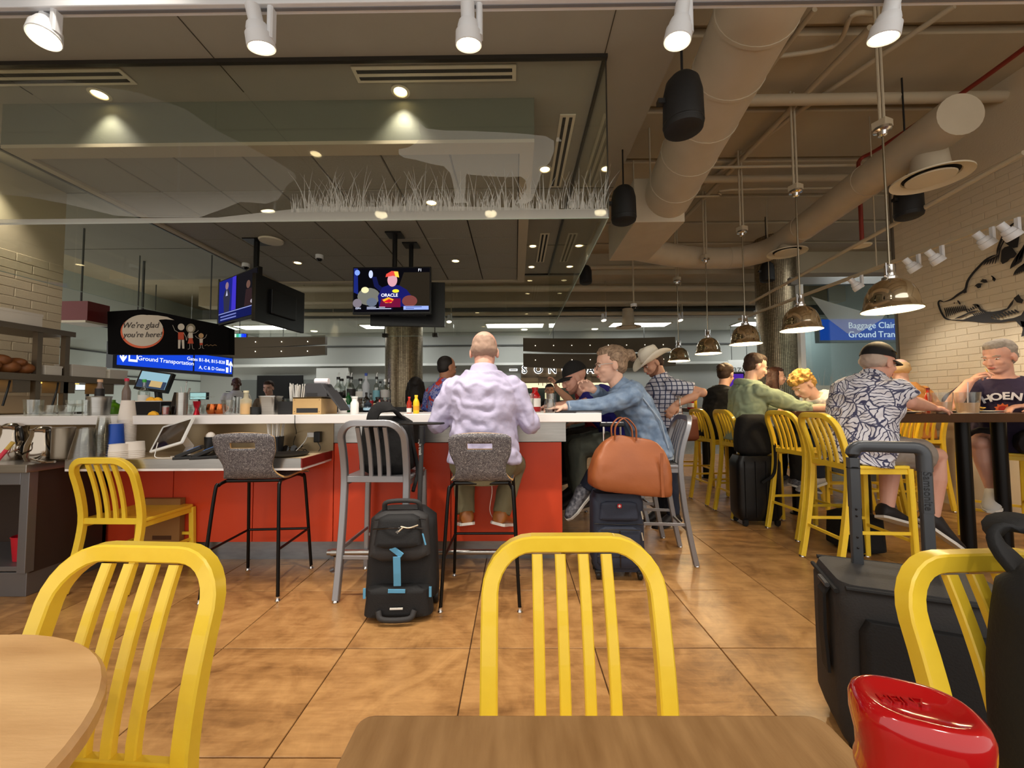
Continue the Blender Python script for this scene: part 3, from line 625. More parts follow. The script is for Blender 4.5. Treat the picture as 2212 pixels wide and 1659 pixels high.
def etched(name, n_lo, n_hi, z_lo, z_hi):
    """etched film: denser towards the lower edge of the pane"""
    m = bpy.data.materials.new(name); MATS[name] = m; m.use_nodes = True; N, L = m.node_tree.nodes, m.node_tree.links; b = N['Principled BSDF']
    b.inputs['Base Color'].default_value = (*lin((206, 206, 200)), 1); b.inputs['Roughness'].default_value = 0.9; b.inputs['Specular IOR Level'].default_value = 0.1
    g = N.new('ShaderNodeNewGeometry'); s = N.new('ShaderNodeSeparateXYZ'); r = N.new('ShaderNodeMapRange'); L.new(g.outputs['Position'], s.inputs[0]); L.new(s.outputs['Z'], r.inputs[0])
    r.inputs[1].default_value = z_lo; r.inputs[2].default_value = z_hi; r.inputs[3].default_value = n_lo; r.inputs[4].default_value = n_hi; L.new(r.outputs[0], b.inputs['Alpha']); return m
ETCH = etched('etched_film', 0.55, 0.20, 2.52, 2.66); ETCHG = etched('etched_blades', 0.55, 0.30, 2.55, 2.95); ETCHP = etched('etched_pig_film', 0.5, 0.30, 2.52, 2.75); ETCHC = etched('etched_faint', 0.40, 0.09, 2.52, 2.75)
def on_glass(px, name, y=2.793, mat=None):
    P = [at(u, v, Y=y) - Vector(gc.location) for u, v in px]
    return plain([tuple(p) for p in P], name, mat or ETCH, gc)
Z = lambda x, y: (450 + x / 2.458, 60 + y / 2.458)
pig = [Z(*p) for p in [(1117, 497), (1140, 520), (1160, 535), (1250, 545), (1400, 548), (1560, 555), (1700, 565), (1790, 575), (1835, 600), (1838, 650), (1815, 710), (1790, 740), (1770, 770), (1750, 830), (1720, 915), (1690, 932), (1632, 932), (1660, 905), (1690, 850), (1685, 810), (1660, 790), (1600, 793), (1480, 788), (1390, 780), (1368, 775), (1366, 850), (1360, 905), (1375, 930), (1300, 930), (1310, 895), (1300, 830), (1285, 770), (1250, 735), (1180, 722), (1100, 700), (1040, 690), (1012, 672), (1010, 645), (1060, 635), (1105, 612), (1130, 580), (1120, 545)]]
on_glass(pig, 'etched_pig', mat=ETCHP); on_glass([Z(*p) for p in [(1850, 583), (1862, 580), (1868, 592), (1876, 596), (1872, 604), (1858, 603), (1846, 606)]], 'etched_tail', mat=ETCHP)
cow = [(300, 200), (400, 235), (470, 283), (540, 318), (600, 350), (638, 376), (640, 386), (622, 398), (612, 415), (600, 432), (575, 440), (520, 436), (480, 452), (430, 470), (330, 470), (250, 466), (140, 440), (60, 425), (0, 420), (0, 180), (120, 170)]
on_glass(cow, 'etched_cow', mat=ETCHC)
gp = [at(u, v, Y=2.792) - Vector(gc.location) for u, v in ((-140, 488), (1314, 470), (1312, 450), (1200, 452), (1100, 448), (1000, 446), (900, 444), (800, 447), (700, 446), (630, 452), (470, 470), (-140, 475))]
plain([tuple(p) for p in gp], 'etched_ground', ETCH, gc)
zz = at(900, 447, Y=2.79).z - 3.72
blades('etched_grass', gc, -1.6 + 1.5, GX - 0.02 + 1.5, zz - 0.03, 0.16, 420, 2.791 - 2.8, ETCHG, 5); blades('etched_grass', gc, -1.5 + 1.5, GX - 0.02 + 1.5, zz - 0.02, 0.34, 150, 2.7905 - 2.8, ETCHG, 6, lean=0.45)
blades('etched_grass', gc, 2.85 - 2.8, 4.6 - 2.8, zz - 0.05, 0.3, 160, GX + 1.5 + 0.002, ETCHG, 8, axis='y')
gbox('etched_ground', (GX + 0.001, 2.82, 2.515), (GX + 0.002, 7.7, 2.60), ETCH)

# ================================================================ soffit fittings
LV = M('vent_white', (214, 204, 180), 0.5); DK = M('vent_dark', (24, 21, 18), 0.8)
def slot_vent(label, c, L_, rz, w=0.13, n=2, grp=None):
    t = T('slot_vent', label, 'vent', c, rz, grp)
    B().box((0, 0, 0), (L_, w, 0.012)).build('frame', LV, t, bevel=0.003)
    for k in range(n): B().box((0, (k - (n - 1) / 2) * w * 0.42, -0.007), (L_ - 0.06, w * 0.2, 0.004)).build('slot', DK, t)
    return t
a, b = at(765, 158, Z=3.72), at(1115, 156, Z=3.72)
slot_vent('long white slot vent above the bar, parallel to the track', ((a.x + b.x) / 2, (a.y + b.y) / 2, 3.712), b.x - a.x, 0, 0.15)
a, b = at(1228, 245, Z=3.72), at(1198, 402, Z=3.72); slot_vent('white slot vent running front to back by the glass corner', ((a.x + b.x) / 2, (a.y + b.y) / 2, 3.712), (b - a).length, pi / 2, 0.14)
a, b = at(1178, 503, Z=3.72), at(1166, 565, Z=3.72); slot_vent('farther white slot vent along the right soffit strip', ((a.x + b.x) / 2, (a.y + b.y) / 2, 3.712), (b - a).length, pi / 2, 0.14)
a = at(110, 165, Z=3.72); slot_vent('white slot vent in the soffit near the glaring lamp', (a.x, a.y, 3.712), 1.2, 0, 0.15)
def downlight(label, u, v, z, power=6, grp=None):
    p = at(u, v, Z=z); t = T('downlight', label, 'downlight', (p.x, p.y, z - 0.002), 0, grp)
    B().lathe([(0.075, -0.004), (0.055, -0.008), (0.05, 0.0), (0.04, 0.002), (0.075, 0.001)], 20).build('trim_ring', LV, t, smooth=True); B().lathe([(0.05, -0.001), (0, -0.001)], 16).build('lamp', EM('down_lamp', (255, 226, 170), 9), t)
    if power: spot('downlight_beam', (0, 0, -0.02), (0, 0, -3), power, 95, WARM, 0.8, 0.04, t)
    return t
downlight('recessed downlight with white ring behind the frosted pig', 865, 197, 3.72, 30)
for u, v, lb_ in ((932, 437, 'recessed downlight showing through the frosted grass'), (1177, 365, 'recessed downlight beside the hind leg of the frosted pig')): downlight(lb_, u, v, 3.72 if u > 1000 else 3.365, 9)
for u, v, lb_ in ((643, 567, 'recessed downlight between the pole of the angled televisions and a dome camera'), (984, 563, 'recessed downlight beyond the pole of the lit television')): downlight(lb_, u, v, 3.365, 12)
for u, v, lb_ in ((1151, 531, 'recessed downlight beside the farther slot vent in the soffit strip'), (1148, 576, 'recessed downlight between the farther slot vent and the far glass')): downlight(lb_, u, v, 3.72, 10)
downlight('recessed downlight in the soffit near the glaring lamp', 215, 203, 3.72, 30); downlight('added unseen downlight in the soffit above the coffee pitchers', -420, 100, 3.72, 90); downlight('added unseen downlight in the soffit above the steel kitchen shelving', -40, 318, 3.72, 110); downlight('recessed downlight in the soffit above the low service counter', 160, -320, 3.72, 40)  # pitcher and shelving downlights are added out of view to brighten the brick wall
for u, v in ((1130, 733), (751, 741), (1263, 731)):
    p = at(u, v, Z=3.70); t = T('downlight', 'round downlight in the pale concourse ceiling', 'downlight', (p.x, min(p.y, 13.6), 3.698), 0, 'concourse downlights')
    B().lathe([(0.11, 0.0), (0.1, -0.01), (0, -0.01)], 16).build('lamp', EM('concourse_lamp', (255, 240, 200), 6), t)
# smoke detectors, cameras, wireless unit
sp_ = at(586, 517, Z=3.365); t = T('wireless_unit', 'flat white wireless unit on the panel ceiling by the pole', 'wireless unit', (sp_.x, sp_.y, 3.362))
B().lathe([(0.13, 0), (0.15, -0.012), (0.14, -0.03), (0.0, -0.045)], 24).build('shell', LV, t, smooth=True); B().lathe([(0.09, 0.002), (0.09, 0), (0.13, -0.001)], 24).build('base_ring', M('white_plastic'), t)
for lab, u, v in (('white dome camera on the panel ceiling between the televisions', 690, 557), ('white dome camera above the tilted left television', 531, 575), ('white dome camera under the exposed pipes', 1369, 661)):
    z = 3.365 if u < 1000 else 3.0
    p = at(u, v, Z=z - 0.04); t = T('dome_camera', lab, 'camera', (p.x, p.y, z))
    B().lathe([(0.055, 0), (0.055, -0.05), (0.045, -0.056)], 20).build('housing', M('white_plastic'), t, smooth=True); B().lathe([(0.042, -0.054), (0.038, -0.075), (0.02, -0.09), (0, -0.094)], 16).build('dome', M('dark_dome', (18, 18, 20), 0.1), t, smooth=True)
    if u > 1000: B().tube([(0, 0, 0), (0, 0, 1.5)], 0.015, 8).build('drop_rod', PIPE, t, smooth=True)

# ================================================================ track lights
TW = M('track_white', (226, 228, 232), 0.4)
def track_head(label, p, aim, power, grp=None, s=1.0, lit=True, ang=60):
    """cylindrical spot on a stem; p is the lamp's centre, aim where it points"""
    t = T('track_spotlight', label, 'spotlight', p, 0, grp); d = (Vector(aim) - Vector(p)).normalized(); q = d.to_track_quat('-Z', 'Y').to_matrix()
    B().lathe([(0.0, 0.075 * s), (0.045 * s, 0.07 * s), (0.052 * s, 0.05 * s), (0.052 * s, 0.03 * s), (0.062 * s, 0.025 * s), (0.066 * s, -0.03 * s), (0.063 * s, -0.034 * s), (0.056 * s, -0.03 * s), (0.054 * s, -0.01 * s)], 28, axis=q).build('can', TW, t, smooth=True)
    B().lathe([(0.055 * s, -0.026 * s), (0, -0.026 * s)], 24, axis=q).build('lens', EM('lamp_face', (255, 232, 190), 30) if lit else M('lens_off', (200, 196, 186), 0.2), t)
    B().lathe([(0.0, 0.15 * s), (0.034 * s, 0.148 * s), (0.034 * s, 0.06 * s)], 20, axis=q).build('heat_sink', TW, t, smooth=True)
    B().sweep([(0.055 * s, 0, 0.0), (0.055 * s, 0, 0.18 * s)], 0.03 * s, 0.045 * s, [(1, 0, 0)] * 2, ch=0.5).build('yoke', TW, t)
    if lit and power: spot('spot_beam', d * 0.06 * s, d * 3, power, ang, WARM, 0.7, 0.05, t)
    return t
rail = T('track_rail', 'white lighting track crossing above the whole room', 'lighting track', (0, 1.9, 3.19))
rl, rr = at(-300, 40, Y=1.9), at(2300, 2, Y=1.9)
BX('rail', (-3.9, -0.03, -0.02), (3.2, 0.03, 0.02), TW, rail, 0.004); BX('rail_slot', (-3.9, -0.008, -0.024), (3.2, 0.008, -0.02), M('slot_grey', (120, 120, 124), 0.5), rail)
for x in (-3.2, -0.6, 2.2): B().tube([(x, 0, 0.02), (x, 0, 0.53 if x < 1.1 else 1.36)], 0.006, 6).build('suspension_rod', TW, rail)
heads = [((97, 72), (-1.9, 1.2, 0.0), 'glaring white track spotlight turned towards the table side'), ((562, 88), (-1.0, 2.6, 0.6), 'white track spotlight in line with the bent-ply stools'), ((1012, 82), (-0.2, 2.5, 0.6), 'white track spotlight above the slot vent'), ((1465, 75), (0.4, 2.2, 0.0), 'white track spotlight beside the big round duct'), ((1912, 68), (1.5, 2.6, 0.2), 'white track spotlight above the nearest pendant lamp')]
for k, ((u, v), aim, lab) in enumerate(heads): track_head(lab, at(u, v, Y=1.9), aim, (45, 110, 110, 70, 70)[k], None, ang=75)
# unseen second track with spotlights, added behind the camera for more light
r2 = again(rail, (0, -0.5, 3.19), 0, 'added unseen second lighting track above the photographer')
for x in (-2.4, -0.8, 0.8, 2.4): track_head('added unseen spotlight on the second track above the photographer', (x, -0.5, 3.04), (x * 0.8, 0.9, 0.3), 32, 'added second track spotlights', ang=80)
# wall-washer track along the mural wall
wt = T('track_rail', 'beige lighting track washing the pig mural wall', 'lighting track', (4.1, 3.6, 0))
pA, pB = at(2212, 462, X=4.1), at(1700, 632, X=4.1); zt = (pA.z + at(1862, 590, X=4.1).z) / 2
B().box((0, 0.9, zt), (0.035, 5.6, 0.035)).build('rail', PIPE, wt)
for y in (-1.0, 0.9, 2.8): B().tube([(0, y, zt), (0, y, 4.47)], 0.006, 6).build('suspension_rod', PIPE, wt)
for u, v, lit, lab in ((2200, 500, 1, 'lit track spotlight by the pig mural ear'), (2145, 512, 0, 'unlit cream track spotlight above the pig mural snout'), (2036, 549, 1, 'lit track spotlight between two unlit ones on the mural track'), (1985, 562, 0, 'unlit cream track spotlight beside the nearest pendant'), (1862, 606, 1, 'lit track spotlight just left of the nearest pendant')):
    p = at(u, v, X=4.1); track_head(lab, (p.x - 0.05, p.y, zt - 0.16), (4.75, p.y - 0.25, 1.5), 42 if lit else 0, None, 0.85, bool(lit), 80)
for u, v, lab in ((1635, 683, 'lit track spotlight over the mosaic column'), (1304, 690, 'small lit spotlight on the far track above the white hat'), (1469, 690, 'small lit spotlight on the far track behind the pendants'), (970, 693, 'small lit spotlight beside the dark television'), (650, 690, 'small lit spotlight left of the front television')):
    p = at(u, v, Y=9.6); th = track_head(lab, p, p + V(0.1, -0.3, -1), 40, None, 1.0, True, 90)
    B().tube([(0.055, 0, 0.15), (0.055, 0, 4.5 - p.z)], 0.012, 6).build('drop_rod', PIPE, th, smooth=True)

# ================================================================ ducts, pipes, speakers on the right
def duct(name, label, path, r, n=28, caps=True, seams=(), mat=None):
    c = Vector(path[0]); t = T(name, label, 'duct', c)
    P = [Vector(p) - c for p in path]
    B().tube(P, r, n).build('shell', mat or DUCTM, t, smooth=True)
    for k in seams:
        i = int(k); f = k - i; p = P[i].lerp(P[min(i + 1, len(P) - 1)], f); d_ = (P[min(i + 1, len(P) - 1)] - P[i]).normalized()
        B().tube([p - d_ * 0.012, p + d_ * 0.012], r + 0.006, n).build('seam_band', DUCTM, t, smooth=True)
    return t
d0, d1 = at(1705, -120, Y=2.1), at(1440, 430, Y=4.45); duct('round_duct', 'large beige round duct running from overhead to the square plenum', [d0, d1], 0.26, seams=(0.15, 0.32, 0.5, 0.68, 0.86))
pl = T('duct_plenum', 'square beige duct plenum at the end of the large round duct', 'duct', (1.62, 5.0, 3.2)); B().bb((-0.28, -0.62, 0), (0.28, 0.6, 0.5)).build('box', DUCTM, pl, bevel=0.008)
for y in (-0.35, 0.3): B().tube([(0, y, 0.5), (0, y, 1.27)], 0.01, 6).build('hanger', PIPE, pl)
duct('round_duct', 'beige round duct bending from the plenum along the mural side', smoothpath([V(1.75, 5.7, 3.42), V(2.6, 6.25, 3.5), V(3.5, 6.5, 3.55), V(3.95, 6.2, 3.56), V(3.92, 5.4, 3.55), V(3.75, 4.2, 3.53), V(3.6, 3.15, 3.5)], 6), 0.17, 24, seams=(12.2, 24.3, 30.2))
def diffuser(label, u, v, X, r):
    p = at(u, v, X=X); t = T('ceiling_diffuser', label, 'diffuser', p)
    B().lathe([(r, 0), (r * 1.0, -0.012), (r * 0.72, 0.012), (r * 0.68, 0.03)], 36).build('outer_ring', LV, t, smooth=True); B().lathe([(0, -0.012), (r * 0.6, -0.01), (r * 0.62, 0), (r * 0.5, 0.02)], 32).build('inner_disc', LV, t, smooth=True)
    B().lathe([(r * 0.55, 0.03), (r * 0.5, 0.06), (r * 0.42, max(0.1, 3.42 - p.z))], 28).build('collar', DUCTM, t, smooth=True); B().lathe([(r * 0.7, 0.024), (r * 0.5, 0.026)], 28).build('dark_gap', DK, t)
diffuser('large round white air diffuser nearest the pendant lamps', 2010, 385, 3.68, 0.27); diffuser('smaller round white air diffuser under the bending duct', 1700, 545, 3.92, 0.25)
diffuser('far round air diffuser above the white cowboy hat', 1357, 706, 2.7, 0.30)
def pipe(label, pts, r, mat=None, cat='pipe', name='pipe', hang=False):
    o = tag(B().tube([Vector(p) for p in pts], r, 10).build(name, mat or PIPE, smooth=True), label, cat)
    if hang:
        for f_ in (0.15, 0.5, 0.85): q_ = Vector(pts[0]).lerp(Vector(pts[-1]), f_); B().tube([q_, (q_.x, q_.y, 4.55)], 0.008, 6).build('hanger', PIPE, o)
    return o
z4 = 4.3
pipe('thick beige pipe crossing the ceiling above the nearest pendants', [at(1560, 218, Z=z4), at(2212, 208, Z=z4), at(2700, 200, Z=z4)], 0.055)
pipe('beige pipe crossing the ceiling behind the second pendant', [at(1500, 388, Z=z4), at(2200, 378, Z=z4)], 0.05)
pipe('slim beige conduit crossing just before the second thick pipe', [at(1520, 362, Z=4.2), at(1900, 356, Z=4.2)], 0.018, cat='conduit', name='conduit')
pipe('slim beige conduit with a kink above the far pendants', smoothpath([at(1490, 425, Z=4.2), at(1555, 422, Z=4.2), at(1580, 410, Z=4.2), at(1900, 405, Z=4.2)], 4), 0.015, cat='conduit', name='conduit')
for i, (v, r) in enumerate(((575, 0.05), (622, 0.07), (652, 0.045), (676, 0.05))):
    pipe(['far beige pipe just behind the bending duct', 'thick far beige pipe level with the back soffit', 'thin far beige pipe above the far spotlights', 'lowest far beige pipe carrying the far spotlights'][i], [at(560 if v > 600 else 1200, v + 3, Y=8.65 + i * 0.45), at(1632, v + 0.6, Y=8.65 + i * 0.45)], r, hang=True)
pipe('long beige conduit slanting from the ceiling corner towards the duct', [at(2062, 12, Z=4.4), at(1720, 245, Z=4.4), at(1430, 470, Z=4.4)], 0.025, cat='conduit', name='conduit')
pipe('dark beige conduit slanting beside the large duct', [at(1760, 20, Z=4.4), at(1610, 215, Z=4.4), at(1520, 330, Z=4.4)], 0.022, cat='conduit', name='conduit')
pipe('beige conduit bending beside the nearest pendant stem', smoothpath([at(1890, 30, Z=4.4), at(1840, 35, Z=4.4), at(1800, 100, Z=4.4), at(1665, 125, Z=4.4)], 5), 0.02, cat='conduit', name='conduit')
pipe('pair of conduits running to the farthest pendants', [at(1880, 60, Z=4.35), at(1480, 470, Z=4.35)], 0.03, cat='conduit', name='conduit')
pipe('slim beige rail running above the mural track', [at(2212, 330, X=4.0), at(1620, 655, X=4.0)], 0.022, cat='rail', name='rail')
REDP = M('red_pipe', (132, 44, 30), 0.5)
pipe('red sprinkler pipe bending down to a flush head', smoothpath([at(2260, 70, Z=4.2), at(2080, 200, Z=4.2), at(1900, 320, Z=4.2), at(1858, 345, Z=4.18), at(1856, 380, Z=3.9), V(*(at(1862, 520, Y=at(1856, 380, Z=3.9).y)))], 4), 0.022, REDP)
pipe('short red sprinkler branch behind the duct end', [at(2050, 345, Z=4.0), at(2172, 335, Z=4.0)], 0.02, REDP)
p = at(1862, 532, Y=at(1856, 380, Z=3.9).y); t = T('sprinkler_plate', 'round white plate under the red sprinkler drop', 'sprinkler', p); B().lathe([(0, 0), (0.09, 0.0), (0.095, 0.012), (0.03, 0.03), (0.03, 0.06)], 24).build('plate', LV, t, smooth=True)
SPKM = M('speaker_black', (22, 21, 21), 0.6, bump=(300, 0.2))
def speaker(label, u, v, Y, s, rot):
    p = at(u, v, Y=Y); t = T('pendant_speaker', label, 'speaker', p)
    B().lathe([(0, -0.18 * s), (0.09 * s, -0.18 * s), (0.115 * s, -0.165 * s), (0.122 * s, -0.13 * s), (0.118 * s, 0.06 * s), (0.10 * s, 0.14 * s), (0.07 * s, 0.175 * s), (0, 0.18 * s)], 28).build('cabinet', SPKM, t, smooth=True); B().lathe([(0.122 * s, -0.135 * s), (0.1235 * s, -0.13 * s), (0.122 * s, -0.125 * s)], 28).build('rim', BLK, t, smooth=True)
    B().tube([(0, 0, 0.17 * s), (0, 0, (3.72 if p.x < 1.1 else 4.47) - p.z)], 0.008, 6).build('stem', BLK, t); B().bb((-0.16 * s, -0.02, -0.0), (0, 0.02, 0.03)).build('bracket', BLK, t)
speaker('large black pendant speaker in front of the round duct', 1475, 226, 2.45, 1.0, 0); speaker('black pendant speaker by the glass canopy corner', 1347, 443, 3.9, 1.0, 0)
speaker('small black pendant speaker beyond the far end of the soffit', 1265, 594, 7.8, 1.0, 0); speaker('black pendant speaker half behind the large diffuser', 1962, 435, 3.95, 0.95, 0); speaker('black pendant speaker below the bending duct', 1657, 588, 7.0, 0.95, 0)

# ================================================================ pendants
CHRD = M('smoked_chrome', (232, 222, 202), 0.07, 1.0); CHR = M('chrome', (220, 220, 222), 0.12, 1.0); SHIN = M('shade_inside', (250, 240, 214), 0.5)
def pendant(label):
    t = T('pendant_lamp', label, 'lamp')
    out = [(0.045, 0.245), (0.062, 0.24), (0.095, 0.222), (0.13, 0.185), (0.155, 0.13), (0.168, 0.07), (0.174, 0.022), (0.186, 0.012), (0.188, 0.0)]
    inn = [(0.184, 0.0), (0.168, 0.02), (0.160, 0.07), (0.147, 0.128), (0.122, 0.18), (0.09, 0.214), (0, 0.228)]
    B().lathe(out, 48).build('shade', CHRD, t, smooth=True, auto=60); B().lathe([(0.188, 0)] + inn, 48).build('shade_lining', SHIN, t, smooth=True)
    B().lathe([(0, 0.36), (0.032, 0.358), (0.034, 0.30), (0.036, 0.295), (0.036, 0.27), (0.05, 0.262), (0.05, 0.243)], 24).build('socket_cup', CHR, t, smooth=True)
    B().tube([(-0.045, 0, 0.262), (-0.045, 0, 0.37), (0.045, 0, 0.37), (0.045, 0, 0.262)], 0.005, 6).build('yoke', CHR, t, smooth=True)
    for s in (-1, 1): B().ell((s * 0.195, 0, 0.008), (0.009, 0.009, 0.009), n=8, k=6).build('rim_screw', CHR, t, smooth=True); B().ell((s * 0.055, 0, 0.265), (0.011, 0.011, 0.011), n=8, k=6).build('thumb_screw', CHR, t, smooth=True)
    B().tube([(0, 0, 0.36), (0, 0, 1.42)], 0.008, 10).build('stem', M('nickel', (170, 160, 140), 0.25, 0.9), t, smooth=True)
    B().lathe([(0.012, 1.40), (0.03, 1.41), (0.035, 1.44), (0.06, 1.45), (0.06, 1.47)], 20).build('swivel', CHR, t, smooth=True); B().bb((-0.05, -0.05, 1.47), (0.05, 0.05, 1.53)).build('junction_box', PIPE, t, bevel=0.006)
    for s in (-0.025, 0.025): B().tube([(s, 0, 1.53), (s, 0, 2.55)], 0.011, 8).build('conduit', PIPE, t, smooth=True)
    B().lathe([(0, 0.07), (0.05, 0.085), (0.06, 0.12), (0.035, 0.17), (0.02, 0.2), (0, 0.2)], 20).build('bulb', EM('bulb', (255, 214, 140), 22), t, smooth=True)
    l = bpy.data.lights.new('pendant_light', 'POINT'); l.energy = 26; l.color = (1, 0.78, 0.48); l.shadow_soft_size = 0.05; o = bpy.data.objects.new('pendant_light', l); COL.objects.link(o); o.parent = t; o.location = (0, 0, 0.05)
    return t
pt = pendant('polished dome pendant lamp over the leaf-print man, largest of the row'); pt.location = (2.95, 3.13, 1.905); pt.rotation_euler.z = radians(20)
for k, lab in enumerate(('polished dome pendant lamp second along the row from the mural wall', 'polished dome pendant lamp over the blond boy and green hoodie, third in the row', 'polished dome pendant lamp fourth in the row, over the bun-haired woman', 'polished dome pendant lamp farthest along the row, beyond the white hat')):
    again(pt, (2.95, 4.12 + 0.995 * k + (0.1 if k == 3 else 0), 1.93), radians(20), lab)

# ================================================================ televisions
SCB = M('tv_bezel', (14, 14, 15), 0.3); SCR = EM('tv_dark', (10, 9, 14), 1.0)
def flat(px, name, col, par, mt, s=1.2, k=1):
    """a flat coloured shape of a picture, in 0..1 screen coordinates"""
    return plain([tuple(mt @ Vector((x, y, 0.0012 * k))) for x, y in px], name, EM('pic_%d_%d_%d' % col, col, s), par)
def tv(label, c, w, h, right, pic, pole=None):
    t = T('television', label, 'television', c); r = Vector(right).normalized(); nrm = r.cross(V(0, 0, 1))
    q = Matrix((r, nrm * -1, V(0, 0, 1))).transposed()     # local x right, y away from the viewer, z up
    R4 = q.to_4x4(); B().box((0, 0.03, 0), (w, 0.05, h)).add([], []).build('case', SCB, t, bevel=0.004).matrix_local = R4
    B().box((0, 0.004, 0.005), (w - 0.03, 0.004, h - 0.045)).build('screen', SCR, t).matrix_local = R4
    B().box((0, 0.07, 0), (w * 0.5, 0.05, h * 0.55)).build('back_housing', SCB, t, bevel=0.01).matrix_local = R4
    mt = R4 @ face_mt(V(-w / 2 + 0.015, 0.0, -h / 2 + 0.027), (1, 0, 0), (0, 0, 1)) @ Matrix.Diagonal((w - 0.03, h - 0.045, 1, 1))
    if pic: pic(t, mt, R4, w, h)
    return t
def ellp(cx, cy, rx, ry, n=18): return [(cx + rx * cos(2 * pi * k / n), cy + ry * sin(2 * pi * k / n)) for k in range(n)]
def race_pic(t, mt, R4, w, h):
    f = lambda px, c, k=1, s=1.2, n='picture_shape': flat(px, n, c, t, mt, s, k)
    f([(0.72, 0.12), (1, 0.12), (1, 0.9), (0.66, 0.9), (0.6, 0.6)], (38, 32, 24)); f([(0, 0.45), (0.06, 0.4), (0.05, 1), (0, 1)], (24, 36, 110)); f(ellp(0.045, 0.9, 0.035, 0.065), (120, 150, 230), 2)
    f(ellp(0.2, 0.35, 0.15, 0.2), (130, 130, 120), 2, 0.8); f(ellp(0.15, 0.5, 0.05, 0.07), (230, 220, 170), 3); f(ellp(0.05, 0.2, 0.06, 0.1), (150, 140, 150), 3, 0.7); f(ellp(0.24, 0.22, 0.07, 0.1), (120, 130, 150), 3, 0.7)
    f([(0.24, 0.80), (0.30, 0.80), (0.33, 0.62), (0.42, 0.5), (0.36, 0.44), (0.27, 0.58)], (18, 22, 66), 3); f(ellp(0.225, 0.86, 0.028, 0.09), (190, 200, 245), 4)
    f([(0.34, 0.1), (0.32, 0.36), (0.38, 0.56), (0.48, 0.62), (0.60, 0.60), (0.70, 0.5), (0.76, 0.36), (0.74, 0.12)], (22, 24, 92), 4)
    f([(0.34, 0.1), (0.37, 0.3), (0.62, 0.3), (0.62, 0.1)], (120, 20, 60), 5, 0.9); f(ellp(0.51, 0.72, 0.065, 0.15), (205, 150, 160), 5); f([(0.43, 0.86), (0.5, 0.93), (0.585, 0.92), (0.6, 0.78), (0.52, 0.82), (0.42, 0.79)], (214, 70, 60), 6); f([(0.53, 0.92), (0.585, 0.91), (0.6, 0.78), (0.55, 0.8)], (240, 200, 70), 7)
    f(ellp(0.555, 0.47, 0.045, 0.04), (240, 220, 50), 6); f([(0.38, 0.27), (0.46, 0.33), (0.53, 0.28), (0.5, 0.2), (0.42, 0.2)], (240, 170, 40), 6); f([(0.39, 0.22), (0.47, 0.29), (0.53, 0.24), (0.47, 0.2)], (200, 20, 40), 7)
    f(ellp(0.74, 0.24, 0.10, 0.13), (130, 70, 66), 6, 0.9); f([(0.66, 0.04), (0.99, 0.04), (0.99, 0.125), (0.66, 0.125)], (150, 170, 235), 8, 1.1); f([(0.17, 0.045), (0.52, 0.045), (0.52, 0.09), (0.17, 0.09)], (14, 16, 44), 8)
    def tx(s, x, y, z, c, k=9, b=0.0): text(s, z, EM('pic_%d_%d_%d' % c, c, 1.3), t, R4 @ face_mt(V((x - 0.5) * (w - 0.03), -0.001 - 0.0012 * k, (y - 0.5) * (h - 0.045) + 0.005), (1, 0, 0), (0, 0, 1)), 'screen_lettering', 0.0003, bold=b)
    tx('ORACLE', 0.475, 0.37, 0.055, (235, 235, 250), b=0.001); tx('F1', 0.87, 0.94, 0.05, (240, 240, 250)); tx('ESPN', 0.065, 0.075, 0.03, (220, 225, 250))
    for x0, x1, y in ((0.18, 0.3, 0.095), (0.34, 0.42, 0.095), (0.18, 0.5, 0.06), (0.69, 0.9, 0.095), (0.69, 0.8, 0.06)): f([(x0, y), (x1, y), (x1, y + 0.014), (x0, y + 0.014)], (210, 215, 240) if x0 < 0.6 else (50, 60, 130), 10)
def news_pic(t, mt, R4, w, h):
    f = lambda px, c, k=1, s=0.9: flat(px, 'picture_shape', c, t, mt, s, k)
    f([(0, 0.22), (0.48, 0.22), (0.48, 1), (0, 1)], (30, 36, 130)); f([(0.36, 0.22), (0.48, 0.22), (0.48, 1), (0.38, 1)], (66, 54, 200), 2); f([(0.16, 0.22), (0.3, 0.22), (0.33, 0.6), (0.28, 0.75), (0.18, 0.75), (0.13, 0.6)], (50, 50, 70), 3); f(ellp(0.23, 0.84, 0.045, 0.09), (150, 120, 130), 3); f([(0.2, 0.6), (0.26, 0.6), (0.235, 0.74)], (190, 190, 215), 4)
    f([(0.5, 0.22), (1, 0.22), (1, 1), (0.5, 1)], (26, 24, 28)); f([(0.7, 0.22), (0.95, 0.22), (0.88, 0.6), (0.74, 0.6)], (52, 36, 38), 2); f(ellp(0.8, 0.7, 0.05, 0.09), (110, 80, 70), 3); f(ellp(0.92, 0.3, 0.06, 0.05), (190, 180, 190), 3)
    f([(0, 0), (1, 0), (1, 0.2), (0, 0.2)], (22, 28, 84)); f([(0, 0.19), (1, 0.19), (1, 0.21), (0, 0.21)], (150, 160, 220), 2)
    for y in (0.11, 0.04): f([(0.06, y), (0.5, y), (0.5, y + 0.03), (0.06, y + 0.03)], (120, 130, 200), 3)
def mount(t, c, top, arm=0.0):
    B().tube([(0, 0.12, -0.1), (0, 0.12, top - c.z)], 0.032, 12).build('ceiling_pole', SCB, t, smooth=True); B().bb((-0.1, 0.02, top - c.z - 0.015), (0.1, 0.22, top - c.z)).build('ceiling_plate', SCB, t); B().bb((-0.05, 0.05, -0.14), (0.05, 0.13, 0.1)).build('mount_arm', SCB, t)
YT = 4.9
c = at(846, 627, Y=YT); w = at(931, 627, Y=YT).x - at(762, 627, Y=YT).x; h = at(846, 576, Y=YT).z - at(846, 678, Y=YT).z
t1 = tv('television on a ceiling pole showing a waving driver in dark blue', c, w, h, (1, 0.0, 0), race_pic); mount(t1, c, 3.36)
